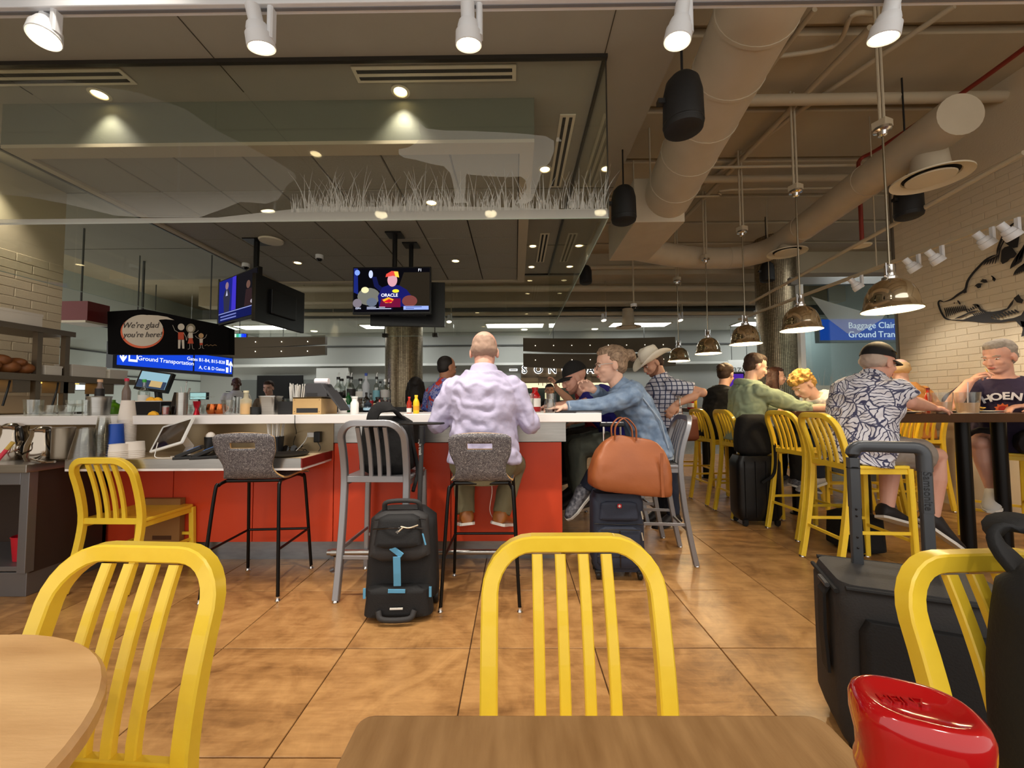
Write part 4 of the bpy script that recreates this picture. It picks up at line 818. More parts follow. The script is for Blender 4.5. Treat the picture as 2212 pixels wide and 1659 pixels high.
c2 = c + V(0.12, 0.34, -0.1); t2 = tv('dark-backed television hung right behind the lit one', c2, w * 0.98, h, (-1, -0.12, 0), None); mount(t2, c2 - V(0, 0, 0), 3.36)
for x in (-0.1, 0.1): pass
c3 = V(-3.53, 5.0, 2.56); tv('angled television with a blue news picture above the welcome board', c3, 1.08, 0.60, (0.92, -0.6, 0), news_pic)
pp = at(553, 600, Y=5.2); tp = T('television_pole', 'black ceiling pole carrying the two angled televisions', 'pole', (pp.x, pp.y, 2.3)); B().tube([(0, 0, 0), (0, 0, 1.06)], 0.035, 12).build('pole', SCB, tp, smooth=True); B().bb((-0.12, -0.12, 1.05), (0.12, 0.12, 1.065)).build('ceiling_plate', SCB, tp); B().bb((-0.16, -0.05, 0.12), (0.2, 0.05, 0.34)).build('mount_arm', SCB, tp)
c4 = V(-3.03, 5.05, 2.46); tv('angled television seen from its black back beside the pole', c4, 0.90, 0.56, (-0.11, -0.99, 0), None)
for tt_, cc_ in ((bpy.data.objects['television.002'], c3), (bpy.data.objects['television.003'], c4)): B().tube([(0, 0.06, 0), (pp.x - cc_.x, pp.y - cc_.y, 2.53 - cc_.z)], 0.025, 8).build('mount_arm', SCB, tt_)

# ================================================================ signs on the left
wbd = T('welcome_board', 'black hanging board with a speech bubble and stick family', 'sign', at(363, 718, Y=5.6)); oz = Vector(wbd.location)
def sb(px, name, mat, dy): return plain([tuple(at(u, v, Y=5.6) - oz + V(0, -dy, 0)) for u, v in px], name, mat, wbd)
outl = [(233, 765), (232, 673), (280, 670), (312, 668), (350, 675), (420, 690), (470, 700), (494, 709), (494, 765)]
mm = B(); L3 = [at(u, v, Y=5.6) - oz for u, v in outl]; mm.rings([[p + V(0, 0.0, 0) for p in L3], [p + V(0, 0.12, 0) for p in L3]]).build('board', M('board_black', (14, 11, 11), 0.9, spec=0.1), wbd)
Zs = lambda x, y: (x / 3.95, 600 + y / 3.95)
sb([Zs(1215 + 185 * cos(a), 462 + 140 * sin(a)) for a in [2 * pi * k / 36 for k in range(36)]], 'orange_bubble', M('bubble_orange', (232, 96, 40), 0.6), 0.003)
bub = [Zs(1222 + 176 * cos(a), 450 + 134 * sin(a)) for a in [0.35 + 2 * pi * k / 40 * 0.93 for k in range(40)]]
sb(bub, 'speech_bubble', M('bubble_cream', (214, 198, 176), 0.6), 0.006); sb([Zs(*p) for p in [(1180, 335), (1270, 318), (1350, 322), (1430, 335), (1490, 362), (1420, 355), (1370, 358), (1335, 375), (1280, 420), (1200, 400)]], 'bubble_tail', M('bubble_cream'), 0.0065)
INK = M('ink', (60, 46, 38), 0.6)
def script(s, u, v, size, mat): text(s, size, mat, wbd, face_mt(at(u, v, Y=5.6) - oz + V(0, -0.009, 0), (1, 0, 0), (0.28, 0, 1)) , 'lettering', 0.0004, sx=0.9)
def sheared(s, x, y, size, mat):
    p = at(*Zs(x, y), Y=5.6) - oz + V(0, -0.010, 0); m = face_mt(p, (1, 0, 0), (0, 0, 1)); m = m @ Matrix(((1, 0.25, 0, 0), (0, 1, 0, 0), (0, 0, 1, 0), (0, 0, 0, 1))); text(s, size, mat, wbd, m, 'lettering', 0.0005)
sheared("We're glad", 1205, 408, 0.118, INK); sheared("you're here!", 1222, 488, 0.112, INK)
CHK = M('chalk', (220, 206, 188), 0.7); ORP = M('chalk_orange', (206, 78, 40), 0.7)
def st(px, r=2.2, mat=CHK, n='stroke'): B().tube([tuple(at(*Zs(x, y), Y=5.6) - oz + V(0, -0.004, 0)) for x, y in px], r * 0.0012, 5).build(n, mat, wbd)
def disc(x, y, r, mat, dy=0.005): sb([Zs(x + r * cos(2 * pi * k / 16), y + r * sin(2 * pi * k / 16)) for k in range(16)], 'figure_head', mat, dy)
disc(1548, 420, 29, CHK); disc(1630, 432, 40, M('chalk_hair', (150, 136, 110), 0.7)); disc(1630, 436, 25, CHK, 0.007); disc(1718, 495, 22, M('chalk_tan', (204, 160, 110), 0.7))
for px, mt_ in (([(1522, 465), (1570, 465), (1572, 528), (1522, 528)], ORP), ([(1522, 530), (1545, 530), (1540, 605), (1522, 605)], CHK), ([(1552, 530), (1574, 530), (1576, 605), (1558, 605)], CHK), ([(1612, 470), (1645, 470), (1650, 515), (1608, 515)], CHK), ([(1614, 515), (1644, 515), (1655, 562), (1603, 562)], ORP), ([(1704, 520), (1734, 520), (1732, 556), (1706, 556)], CHK), ([(1706, 556), (1732, 556), (1732, 575), (1706, 575)], ORP)): sb([Zs(*p) for p in px], 'figure_clothes', mt_, 0.005)
for pts in ([(1525, 468), (1495, 450), (1475, 405)], [(1570, 470), (1588, 505), (1592, 535)], [(1612, 475), (1600, 505), (1594, 535)], [(1645, 475), (1672, 470), (1695, 450)], [(1704, 522), (1680, 510), (1668, 495)], [(1734, 522), (1755, 510), (1766, 485)], [(1622, 562), (1620, 605), (1605, 610)], [(1640, 562), (1645, 605), (1660, 610)], [(1712, 575), (1712, 600), (1698, 606)], [(1728, 575), (1730, 600), (1742, 604)]): st(pts)
st([(1748, 580), (1770, 570), (1780, 582), (1800, 572), (1815, 580), (1835, 572), (1850, 578)], 2.5, M('chalk_tan'))
for x in (-0.5, 0.55): B().tube([(x, 0.06, 0.2), (x, 0.06, 3.36 - oz.z)], 0.008, 6).build('hanger', DARKW, wbd)
# blue wayfinding sign behind it
ws = T('wayfinding_sign', 'long blue hanging sign with gate directions under the welcome board', 'sign', at(368, 785, Y=7.9)); oz2 = Vector(ws.location)
pl_, pr_ = V(-6.5, 6.4, 0) - oz2, V(-6.17, 8.7, 0) - oz2
rgt = (pr_ - pl_); rgt.z = 0; Ls = rgt.length; rgt.normalize(); R4 = face_mt(V(pl_.x, pl_.y, 2.03 - oz2.z), rgt, (0, 0, 1)) @ Matrix.Rotation(0, 4, 'X')
hs = 0.17
def sbx(n, a, b, m): o = B().bb(a, b).build(n, m, ws); o.matrix_local = R4; return o
sbx('case', (0, -hs - 0.06, -0.14), (Ls, hs + 0.04, -0.012), M('sign_case_dark', (70, 74, 80), 0.4)); sbx('face', (0.06, -hs, -0.012), (Ls * 0.59, hs, 0), EM('sign_blue_bright', (24, 70, 214), 1.0)); sbx('face', (Ls * 0.61, -hs, -0.012), (Ls - 0.04, hs, 0), EM('sign_blue_bright', (24, 70, 214)))
SW = EM('sign_white', (240, 246, 255), 1.2)
def stx(s, x, y, z, al='CENTER'): text(s, z, SW, ws, R4 @ Matrix.Translation((x, y, 0.004)), 'lettering', 0.001, al)
stx('Ground Transportation', Ls * 0.375, -0.03, 0.108); stx('Gates B1-B4, B15-B28', Ls * 0.90, 0.06, 0.095, 'RIGHT'); stx('A, C & D Gates', Ls * 0.90, -0.09, 0.095, 'RIGHT')
def sym(poly, n='symbol', m=None):
    o = B().prism(poly, 0.002, 0.005).build(n, m or SW, ws); o.matrix_local = R4
ax = Ls * 0.965; sym([(ax - 0.012, -0.13), (ax + 0.012, -0.13), (ax + 0.012, 0.03), (ax + 0.05, -0.01), (ax + 0.05, 0.03), (ax, 0.11), (ax - 0.05, 0.03), (ax - 0.05, -0.01), (ax - 0.012, 0.03)], 'arrow')
for y in (0.07, -0.09):
    sym([(Ls * 0.915, y - 0.055), (Ls * 0.94, y - 0.055), (Ls * 0.94, y + 0.055), (Ls * 0.915, y + 0.055)], 'pictogram_box'); sym([(Ls * 0.9275 - 0.025, y - 0.01), (Ls * 0.9275 + 0.025, y - 0.01), (Ls * 0.9275, y + 0.03)], 'pictogram', M('letter_black'))
x = Ls * 0.125; sym([(x - 0.07, -0.1), (x + 0.07, -0.1), (x + 0.07, 0.12), (x - 0.07, 0.12)], 'pictogram_box'); o = B().prism([(x - 0.05, -0.06), (x + 0.05, -0.06), (x + 0.05, 0.02), (x + 0.03, 0.08), (x - 0.03, 0.08), (x - 0.05, 0.02)], 0.005, 0.007).build('pictogram', EM('sign_blue_bright', (24, 70, 214)), ws); o.matrix_local = R4
x = Ls * 0.06; sym([(x - 0.014, 0.12), (x + 0.014, 0.12), (x + 0.014, -0.04), (x + 0.05, 0.0), (x + 0.05, -0.04), (x, -0.12), (x - 0.05, -0.04), (x - 0.05, 0.0), (x - 0.014, -0.04)], 'arrow')
for f in (0.2, 0.85): o = B().tube([(Ls * f, hs, -0.07), (Ls * f, 4.5 - oz2.z, -0.07)], 0.02, 6).build('hanger', DARKW, ws); o.matrix_local = R4
# red boxed sign on the left wall, coloured light strip far away
rb = T('wall_box', 'dark red box sign projecting past the painted brick wall', 'sign', at(164, 672, Y=5.4)); BX('box', (-0.2, 0, -0.13), (0.16, 0.3, 0.14), M('dark_red', (112, 30, 26), 0.5), rb); BX('base', (-0.2, -0.02, -0.16), (0.16, 0.3, -0.13), LV, rb)
B().tube([(-0.1, 0.15, 0.14), (-0.1, 0.15, 1.3)], 0.012, 6).build('hanger', DARKW, rb)
ls = T('light_strip', 'small far screen striped white, green and blue', 'screen', at(516, 727, Y=11.5)); BX('case', (-0.23, 0.0, -0.09), (0.23, 0.05, 0.09), BLK, ls)
for i, cc in enumerate(((230, 230, 230), (190, 220, 205), (60, 160, 120), (90, 180, 200), (30, 70, 230), (20, 50, 250))): BX('stripe', (-0.22 + 0.073 * i, -0.006, -0.08), (-0.15 + 0.073 * i, 0, 0.08), EM('stripe%d' % i, cc, 1.3), ls)
B().tube([(0, 0.03, 0.09), (0, 0.03, 1.3)], 0.012, 6).build('hanger', DARKW, ls)

# ================================================================ pig mural on the right wall
mu = T('pig_mural', 'black ink drawing of a pig head on the painted brick wall', 'mural', (5.0, 4.0, 2.2)); INKB = M('mural_ink', (30, 26, 26), 0.6)
Zm = lambda x, y: (1900 + x / 5.529, 440 + y / 5.529)
def mp(p, dx=0.004): return at(*Zm(*p), X=5.0 - dx) - Vector(mu.location)
def ms(pts, w, name='ink_stroke', taper=True):
    """brush stroke: a ribbon lying on the wall"""
    P = [mp(p) for p in pts]; P = smoothpath(P, 4) if len(P) > 2 else P; n = len(P); vs = []
    for i, p in enumerate(P):
        t = (P[min(i + 1, n - 1)] - P[max(i - 1, 0)]).normalized(); s = t.cross(V(1, 0, 0)).normalized(); k = i / (n - 1); ww = w * 0.0012 * (min(1, 4 * k + 0.25) * min(1, 4 * (1 - k) + 0.25) if taper else 1); vs += [p + s * ww, p - s * ww]
    B().add(vs, [(2 * i, 2 * i + 1, 2 * i + 3, 2 * i + 2) for i in range(n - 1)]).build(name, INKB, mu)
def mf(pts, name='ink_fill'): plain([tuple(mp(p, 0.0045)) for p in pts], name, INKB, mu)
ms([(770, 1175), (720, 1160), (702, 1185), (715, 1240), (745, 1310), (790, 1370), (860, 1388)], 9); ms([(770, 1172), (860, 1140), (930, 1090), (1000, 1045), (1030, 1010), (1050, 930), (1100, 850), (1170, 770), (1260, 680), (1340, 630), (1400, 610)], 11)
mf([(985, 1050), (1020, 1010), (1040, 970), (1040, 1060), (1010, 1070)]); ms([(1400, 620), (1415, 540), (1450, 440), (1500, 340), (1560, 270), (1640, 205)], 10); ms([(1412, 690), (1440, 540), (1500, 420), (1570, 320)], 6)
mf([(1445, 690), (1455, 560), (1490, 520), (1560, 500), (1600, 545), (1640, 600), (1610, 640), (1560, 655), (1530, 690), (1470, 722)]); mf([(1500, 470), (1560, 330), (1630, 250), (1690, 260), (1670, 400), (1650, 520), (1600, 530), (1540, 500)])
for k in range(9): ms([(1560 + 16 * k, 780 - 10 * k), (1600 + 15 * k, 690 - 16 * k), (1660 + 12 * k, 600 - 20 * k)], 7)
for k in range(6): ms([(1600 + 22 * k, 860 - 8 * k), (1630 + 22 * k, 800 - 12 * k), (1690 + 18 * k, 740 - 14 * k)], 6)
for k in range(5): ms([(1240 + 35 * k, 735 - 4 * k), (1280 + 30 * k, 690 - 12 * k), (1330 + 22 * k, 660 - 12 * k)], 6)
mf([(1148, 985), (1180, 960), (1215, 965), (1210, 1000), (1175, 1012)]); ms([(1135, 990), (1175, 958), (1230, 962)], 5); ms([(1140, 1040), (1200, 1022)], 4); mf([(1200, 930), (1230, 900), (1275, 905), (1290, 940), (1250, 945)]); ms([(1195, 915), (1240, 890)], 4); ms([(1205, 880), (1265, 876)], 4)
for k in range(3): ms([(1330 + 14 * k, 860 + 12 * k), (1355 + 12 * k, 880 + 10 * k), (1350 + 8 * k, 915 + 8 * k)], 5)
ms([(930, 1155), (950, 1180), (965, 1205)], 7); mf([(880, 1185), (895, 1178), (903, 1188), (892, 1196)])
for k in range(12): ms([(770 + 22 * k, 1240 - 3 * k), (790 + 22 * k, 1290 - 2 * k), (805 + 22 * k, 1360 - 10 * k)], 6)
for k in range(6): ms([(1030 + 26 * k, 1265 - 12 * k), (1045 + 26 * k, 1285 - 12 * k), (1055 + 27 * k, 1300 - 14 * k)], 6)
ms([(900, 1372), (980, 1345), (1080, 1300), (1180, 1275)], 7); ms([(1110, 1205), (1170, 1215), (1210, 1270), (1260, 1290)], 9); mf([(1210, 1250), (1280, 1290), (1350, 1290), (1440, 1275), (1520, 1250), (1560, 1190), (1610, 1130), (1590, 1200), (1540, 1260), (1440, 1310), (1330, 1325), (1270, 1310)])
mf([(820, 1385), (1000, 1385), (1100, 1345), (1250, 1310), (1340, 1320), (1330, 1370), (1450, 1390), (1600, 1365), (1690, 1330), (1740, 1250), (1800, 1200), (1800, 1480), (1690, 1470), (1620, 1395), (1450, 1420), (1230, 1420), (1050, 1402), (880, 1395)])
for k in range(7): ms([(1110 + 22 * k, 1310 - 4 * k), (1130 + 22 * k, 1330 - 4 * k), (1150 + 22 * k, 1360 - 6 * k)], 5)
for k in range(8): ms([(1330 + 40 * k, 1320 - 8 * k), (1360 + 40 * k, 1345 - 8 * k), (1400 + 38 * k, 1380 - 12 * k)], 7)
mf([(1600, 1130), (1660, 1080), (1690, 1130), (1720, 1150), (1700, 1190), (1640, 1180)]); mf([(1680, 1400), (1800, 1420), (1790, 1560), (1690, 1590), (1710, 1500)])

for k, (x, y) in enumerate(((-8, 12.8), (-4, 12.8), (0, 12.8), (4, 12.8), (8, 12.8), (7.2, 3.0), (7.2, 4.4), (8.3, 4.4))):  # panels behind the mural wall are added, hidden, to brighten the area past the window
    t = T('ceiling_light', 'flat light panel in the pale concourse ceiling' if y > 12 else 'added light panel hidden behind the mural wall', 'ceiling light', (x, y, 3.695 if y > 12 else 4.47), 0, 'concourse light panels' if y > 12 else 'added hidden light panels'); BX('frame', (-0.95, -0.33, -0.02), (0.95, 0.33, 0), LV, t); BX('diffuser', (-0.9, -0.3, -0.026), (0.9, 0.3, -0.02), EM('panel_light', (244, 246, 244), 11), t)
# ================================================================ things on and behind the bar
ZB = 1.125; ZL = 0.847
GLS = CLEAR('tumbler_glass', (248, 249, 248), 0.10); PLAS = CLEAR('clear_plastic', (246, 246, 244), 0.07, 0.1)
WP = M('white_plastic'); CREAM = M('cream_paper', (232, 222, 206), 0.7)
def px(n, Y): return n * Y / F
def bx_at(u, Y): return at(u, 880, Y=Y).x
def thing_lathe(name, label, cat, u, Y, z, prof, mat, n=24, grp=None):
    t = T(name, label, cat, (bx_at(u, Y), Y, z), 0, grp); B().lathe(prof, n).build('body', mat, t, smooth=True); return t
def cup_prof(r0, r1, h, th=0.002): return [(0, 0.0), (r0, 0), (r1, h), (r1 - th, h), (r0 - th, th * 2), (0, th * 2)]
def tumbler(label, u, w, h, Y=2.95, z=ZB, taper=0.85, liquid=None, mat=None, grp=None):
    r = px(w, Y) / 2; H = px(h, Y); t = T('glass', label, 'glass', (bx_at(u, Y), Y, z), 0, grp)
    B().lathe(cup_prof(r * taper, r, H), 24).build('bowl', mat or GLS, t, smooth=True)
    if liquid: B().lathe([(0, 0.005), (r * taper - 0.003, 0.005), (r * (taper + (1 - taper) * liquid[0]) - 0.003, H * liquid[0]), (0, H * liquid[0])], 20).build('drink', liquid[1], t, smooth=True)
    return t
tumbler('tall empty clear glass on the bar next to two short glasses', 72, 31, 35); tumbler('short clear glass next to the tall empty glass', 104, 31, 23, taper=0.75); tumbler('short clear glass beside the coupe glass', 143, 30, 23, taper=0.75); tumbler('narrow tall clear glass beside the steel bucket', 187, 16, 34)
def stem(label, u, Y, s=1.0, inv=False, kind='wine', z=ZB, grp=None):
    pr = {'coupe': [(0.035, 0), (0.03, 0.004), (0.004, 0.008), (0.004, 0.06), (0.03, 0.07), (0.055, 0.085), (0.058, 0.115), (0.056, 0.115), (0.052, 0.088), (0, 0.072)], 'wine': [(0.034, 0), (0.03, 0.004), (0.004, 0.01), (0.004, 0.075), (0.02, 0.085), (0.036, 0.11), (0.038, 0.14), (0.031, 0.18), (0.029, 0.18), (0.035, 0.14), (0.018, 0.09), (0, 0.085)]}[kind]
    pr = [(r * s, h * s) for r, h in pr]
    if inv: H = max(h for r, h in pr); pr = [(r, H - h) for r, h in pr]
    t = T('stem_glass', label, 'glass', (bx_at(u, Y), Y, z), 0, grp); B().lathe(pr, 22).build('bowl', GLS, t, smooth=True); return t
stem('wide coupe glass standing beside the steel bucket', 165, 2.98, 1.0, kind='coupe')
t = thing_lathe('steel_bucket', 'grey steel bucket on the bar with a syrup bottle behind', 'bucket', 214, 3.02, ZB, cup_prof(0.06, 0.07, 0.14), STEEL); B().lathe([(0.07, 0.135), (0.074, 0.138), (0.07, 0.143)], 24).build('rim', STEEL, t, smooth=True)
def bottle(label, u, Y, z, w, h, col, cap, neck=0.35, spout=False, lab=None, trans=True, cat='bottle', liquid=None, grp=None, shoulder=0.15, round_=False):
    """lathe bottle: w and h in photo pixels"""
    r = px(w, Y) / 2; H = px(h, Y); t = T('bottle', label, cat, (bx_at(u, Y), Y, z), 0, grp); nr = r * neck; hs = H * (0.62 if not round_ else 0.5); hn = H * (0.62 + shoulder)
    prof = [(0, 0), (r * 0.92, 0), (r, H * 0.03), (r, hs)] if not round_ else [(0, 0), (r * 0.7, 0), (r, H * 0.16), (r, H * 0.34), (r * 0.7, hs)]
    prof += [(r * 0.9, hs + (hn - hs) * 0.35), (nr * 1.3, hn), (nr, hn + H * 0.04), (nr, H * 0.93), (0, H * 0.93)]
    B().lathe(prof, 20).build('body', col, t, smooth=True, auto=70)
    B().lathe([(0, H), (nr * 1.15, H), (nr * 1.2, H * 0.92), (nr * 1.02, H * 0.915)], 14).build('cap', cap, t, smooth=True)
    if spout: B().tube([(0, 0, H), (0, 0, H * 1.06), (nr * 0.6, 0, H * 1.14)], nr * 0.35, 8).build('pour_spout', spout, t, smooth=True)
    if lab: B().lathe([(r * 1.015, H * lab[0]), (r * 1.015, H * lab[1])], 20).build('paper_label', lab[2], t, smooth=True)
    if liquid: B().lathe([(0, 0.004), (r * 0.9, 0.004), (r * 0.92, hs * liquid[0]), (0, hs * liquid[0])], 16).build('liquor', liquid[1], t, smooth=True)
    return t
CG = CLEAR('bottle_clear', (226, 232, 230), 0.16); AMB = M('amber', (120, 62, 18), 0.1, trans=0.6); DKG = M('dark_glass', (24, 18, 14), 0.08); GRN = M('green_glass', (20, 92, 40), 0.08, trans=0.3)
FRO = M('frosted_glass', (196, 202, 210), 0.5, alpha=0.85); BLU = M('blue_cap', (40, 70, 160), 0.3); BLC = M('black_cap', (18, 17, 17), 0.4); SPW = M('spout_pale', (214, 216, 214), 0.25, 0.5); LBW = M('label_white', (222, 220, 214), 0.6); LBK = M('label_dark', (34, 30, 30), 0.5); LBC = M('label_cream', (216, 204, 160), 0.6); LRD = M('label_red', (176, 32, 44), 0.5); LBB = M('label_blue', (120, 176, 190), 0.5)
bs = T('bottle_shelf', 'low black stepped shelf holding the liquor bottles', 'shelf', (-1.6, 3.75, 0)); BX('step', (-0.3, -0.23, 1.06), (0.62, 0.0, 1.125), BLK, bs); BX('step', (-0.3, 0.0, 1.06), (0.62, 0.3, 1.165), BLK, bs); BX('carcass', (-0.3, -0.2, 0), (0.62, 0.3, 1.06), M('bar_core'), bs)
YB, ZR = 3.9, 1.165
bottle('clear liquor bottle with dark label and long spout, first of the row', 730, YB, ZR, 18, 66, CG, BLC, spout=SPW, lab=(0.3, 0.5, LBK)); bottle('wide amber whisky bottle with a black stopper', 737, YB + 0.08, ZR, 22, 62, CG, BLC, liquid=(0.95, AMB), lab=(0.2, 0.42, LBK))
bottle('clear liquor bottle with pale spout behind the green bottle', 751, YB + 0.06, ZR, 16, 68, CG, BLC, spout=SPW); bottle('clear liquor bottle with a dark upper label and pale spout', 758, YB - 0.02, ZR, 18, 66, CG, BLC, spout=SPW, lab=(0.38, 0.6, LBK))
bottle('green glass bottle with a pale blue label', 752, 3.62, ZB, 14, 46, GRN, BLC, lab=(0.1, 0.35, M('label_paleblue', (170, 198, 220), 0.5))); bottle('broad clear whiskey bottle with black and white label', 778, YB, ZR, 20, 62, CG, BLC, liquid=(0.5, AMB), lab=(0.35, 0.55, LBW))
bottle('frosted vodka bottle with a blue neck', 790, YB, ZR, 16, 74, FRO, BLU, neck=0.32); bottle('clear rum bottle with a light blue label and pale spout', 813, YB, ZR, 15, 66, CG, BLC, spout=SPW, lab=(0.2, 0.55, LBB)); bottle('bottle with a red label and black cap beside the rum', 821, YB + 0.08, ZR, 13, 56, CG, BLC, lab=(0.2, 0.6, LRD), liquid=(0.8, M('red_liquor', (120, 20, 24), 0.1)))
bottle('amber tequila bottle with grey label at the end of the row', 831, YB - 0.02, ZR, 17, 60, CG, SPW, liquid=(0.4, AMB), lab=(0.35, 0.62, M('label_grey', (186, 184, 182), 0.5))); bottle('slim clear bottle with a fine spout next to the column', 839, YB + 0.04, ZR, 11, 54, CG, BLC, spout=SPW, liquid=(0.5, AMB))
bottle('small dark brown bottle in the front bottle row', 791, 3.66, ZB, 13, 42, DKG, BLC); bottle('bottle with dark red label in the front bottle row', 801, 3.68, ZB, 11, 40, CG, BLC, lab=(0.25, 0.6, LRD)); bottle('squat round tequila bottle with a pale blue label', 795, 3.55, ZB, 20, 27, M('smoke_glass', (60, 70, 84), 0.1, trans=0.3), BLC, round_=True, lab=(0.15, 0.36, M('label_sky', (168, 206, 232), 0.5))); bottle('faceted round crystal bottle in the front row', 785, 3.6, ZB + 0.03, 14, 24, CG, BLC, round_=True)
bottle('square black bottle with a large cream label', 817, 3.62, ZB, 21, 32, DKG, BLC, lab=(0.25, 0.58, LBC), neck=0.5); bottle('little bottle with a dark red cap in front of the cream label', 820, 3.53, ZB, 10, 28, M('pink_glass', (190, 110, 100), 0.15), M('maroon_cap', (90, 22, 24), 0.4))
bottle('white plastic bottle beside the receipt printer', 740, 3.2, ZB, 18, 32, WP, WP, neck=0.7, shoulder=0.08); bottle('white plastic bottle standing alone near the bar edge', 766, 2.9, ZB, 17, 38, WP, WP, neck=0.65, shoulder=0.08)
bottle('hot sauce bottle with a red cap and green neck band', 884, 2.98, ZB, 11, 36, M('hot_sauce', (150, 36, 16), 0.15), M('red_cap', (214, 50, 40), 0.4), lab=(0.05, 0.32, LBW), neck=0.45); bottle('bright yellow mustard squeeze bottle', 899, 2.92, ZB, 13, 40, M('mustard', (238, 190, 30), 0.35), M('mustard_cap', (246, 206, 60), 0.4), neck=0.5, lab=(0.18, 0.42, M('label_gold', (210, 150, 30), 0.5)))
t = bottle('clear squeeze bottle half full of orange sauce', 531, 2.92, ZB, 22, 52, M('squeeze_plastic', (228, 220, 186), 0.4, alpha=0.4), M('cream_cap', (232, 224, 190), 0.5), neck=0.42, shoulder=0.06, liquid=(0.75, M('orange_sauce', (232, 162, 30), 0.4)))
bottle('syrup bottle with tan stopper in the steel bucket', 214, 3.03, ZB + 0.02, 16, 72, M('syrup_glass', (130, 112, 104), 0.2), M('tan_cap', (222, 178, 140), 0.5), lab=(0.5, 0.72, LBK), neck=0.5); bottle('bottle with a pink-red pouring cap behind the paper cups', 272, 3.3, ZB, 15, 78, M('syrup_glass'), M('pink_cap', (214, 36, 74), 0.4), neck=0.45); bottle('clear bottle with green pourer and white label', 310, 3.2, ZB, 20, 76, CG, M('green_cap', (60, 180, 70), 0.4), neck=0.3, lab=(0.3, 0.55, LBW))
thing_lathe('green_jug', 'round green glass jug behind the steel bucket', 'jug', 243, 3.35, ZB, [(0, 0), (0.05, 0), (0.062, 0.04), (0.05, 0.08), (0.02, 0.10), (0.018, 0.12), (0.014, 0.12)], M('green_jug', (96, 150, 30), 0.08, trans=0.5))
# prep area left part of the bar
t = T('garnish_bin', 'black garnish bin with a pale rim and fruit wedges', 'bin', (bx_at(326, 3.05), 3.05, ZB)); BX('bin', (-0.13, -0.06, 0), (0.13, 0.12, 0.10), M('black_gloss', (16, 18, 26), 0.15), t, 0.006); BX('rim', (-0.135, -0.065, 0.10), (0.135, 0.125, 0.106), M('cream_paper'), t)
FR_O = M('orange_fruit', (246, 182, 40), 0.45)
def wedge(label, u, Y, z, s):
    tag(B().prism([(-0.035 * s, 0), (0.035 * s, 0), (0.024 * s, 0.018 * s), (0, 0.03 * s), (-0.024 * s, 0.018 * s)], -0.012, 0.012, Matrix.Translation((bx_at(u, Y), Y, z)) @ Matrix.Rotation(pi / 2, 4, 'X')).build('fruit_wedge', FR_O, bevel=0.002), label, 'fruit')
wedge('orange wedge resting on the garnish bin rim', 326, 3.05, ZB + 0.107, 1.0); wedge('orange wedge next to the other one on the bin rim', 340, 3.06, ZB + 0.107, 0.9); wedge('lemon wedge lying on the bar in front of the bin', 332, 2.9, ZB + 0.001, 1.0)
t = tumbler('short glass filled with red cherries', 358, 14, 20, Y=2.93, taper=0.9, liquid=(0.85, M('cherry', (190, 30, 34), 0.3, noise=(60, 0.2), col2=(120, 10, 14)))); 
t = T('bar_tool_cup', 'steel cup of bar tools leaning among the glasses', 'cup', (bx_at(393, 2.97), 2.97, ZB)); B().lathe(cup_prof(0.034, 0.036, 0.165), 20).build('cup', STEEL, t, smooth=True)
for a, b, r in (((0, 0, 0.02), (0.03, 0.0, 0.24), 0.003), ((0.01, 0, 0.02), (-0.02, 0.01, 0.21), 0.003), ((-0.01, 0.01, 0.02), (0.04, 0.02, 0.2), 0.006)): B().tube([a, b], r, 6).build('bar_tool', STEEL, t); 
B().ell((0.03, 0, 0.245), (0.006, 0.006, 0.006), n=8, k=6).build('tool_knob', CHR, t)
tag(B().prism([(-0.02, 0), (0.03, 0), (0.05, 0.15), (0.02, 0.17)], -0.03, 0.03, Matrix.Translation((bx_at(376, 3.0), 3.0, ZB)) @ Matrix.Rotation(pi / 2, 4, 'X')).build('knife_block', DKG, bevel=0.004), 'dark slanted knife block beside the steel tool cup', 'knife block')
for i, u in enumerate((407, 416, 433, 443, 455)): stem('upside-down stemmed glass on the drying mat', u, 3.22 + 0.05 * (i % 2), 0.78, True, grp='inverted stemmed glasses on the mat')
COP = M('copper', (196, 110, 60), 0.2, 1.0)
for u, lab in ((459, 'copper mug with a lilac rim next to the inverted glasses'), (476, 'copper mug tucked behind the tapered clear glass')):
    t = thing_lathe('copper_mug', lab, 'mug', u, 3.2, ZB, [(0, 0), (0.03, 0), (0.042, 0.025), (0.042, 0.05), (0.034, 0.08), (0.032, 0.08), (0.04, 0.05), (0, 0.01)], COP); B().tube(smoothpath([(0.03, 0, 0.07), (0.06, 0, 0.06), (0.06, 0, 0.03), (0.04, 0, 0.02)], 4), 0.004, 6).build('handle', COP, t, smooth=True)
thing_lathe('jigger', 'red hourglass jigger at the bar edge', 'jigger', 425, 2.92, ZB, [(0, 0.0), (0.022, 0), (0.012, 0.035), (0.01, 0.042), (0.02, 0.07), (0.024, 0.10), (0.022, 0.10), (0.008, 0.045), (0, 0.045)], M('red_metal', (176, 26, 44), 0.2, 0.6))
tumbler('tapered clear glass with a bright reflection beside the sauce bottle', 491, 23, 32, Y=2.91, taper=0.6)
for i, u in enumerate((505, 513, 520)): tumbler('small clear glass turned down on the drying mat', u, 9, 36, Y=3.25, taper=1.1, grp='small inverted glasses')
thing_lathe('black_cup', 'low round black holder beside the steel pan', 'holder', 553, 2.95, ZB, cup_prof(0.04, 0.042, 0.055), BLK)
t = T('steel_pan', 'tapered steel insert pan standing on the bar', 'pan', (bx_at(585, 2.98), 2.98, ZB))
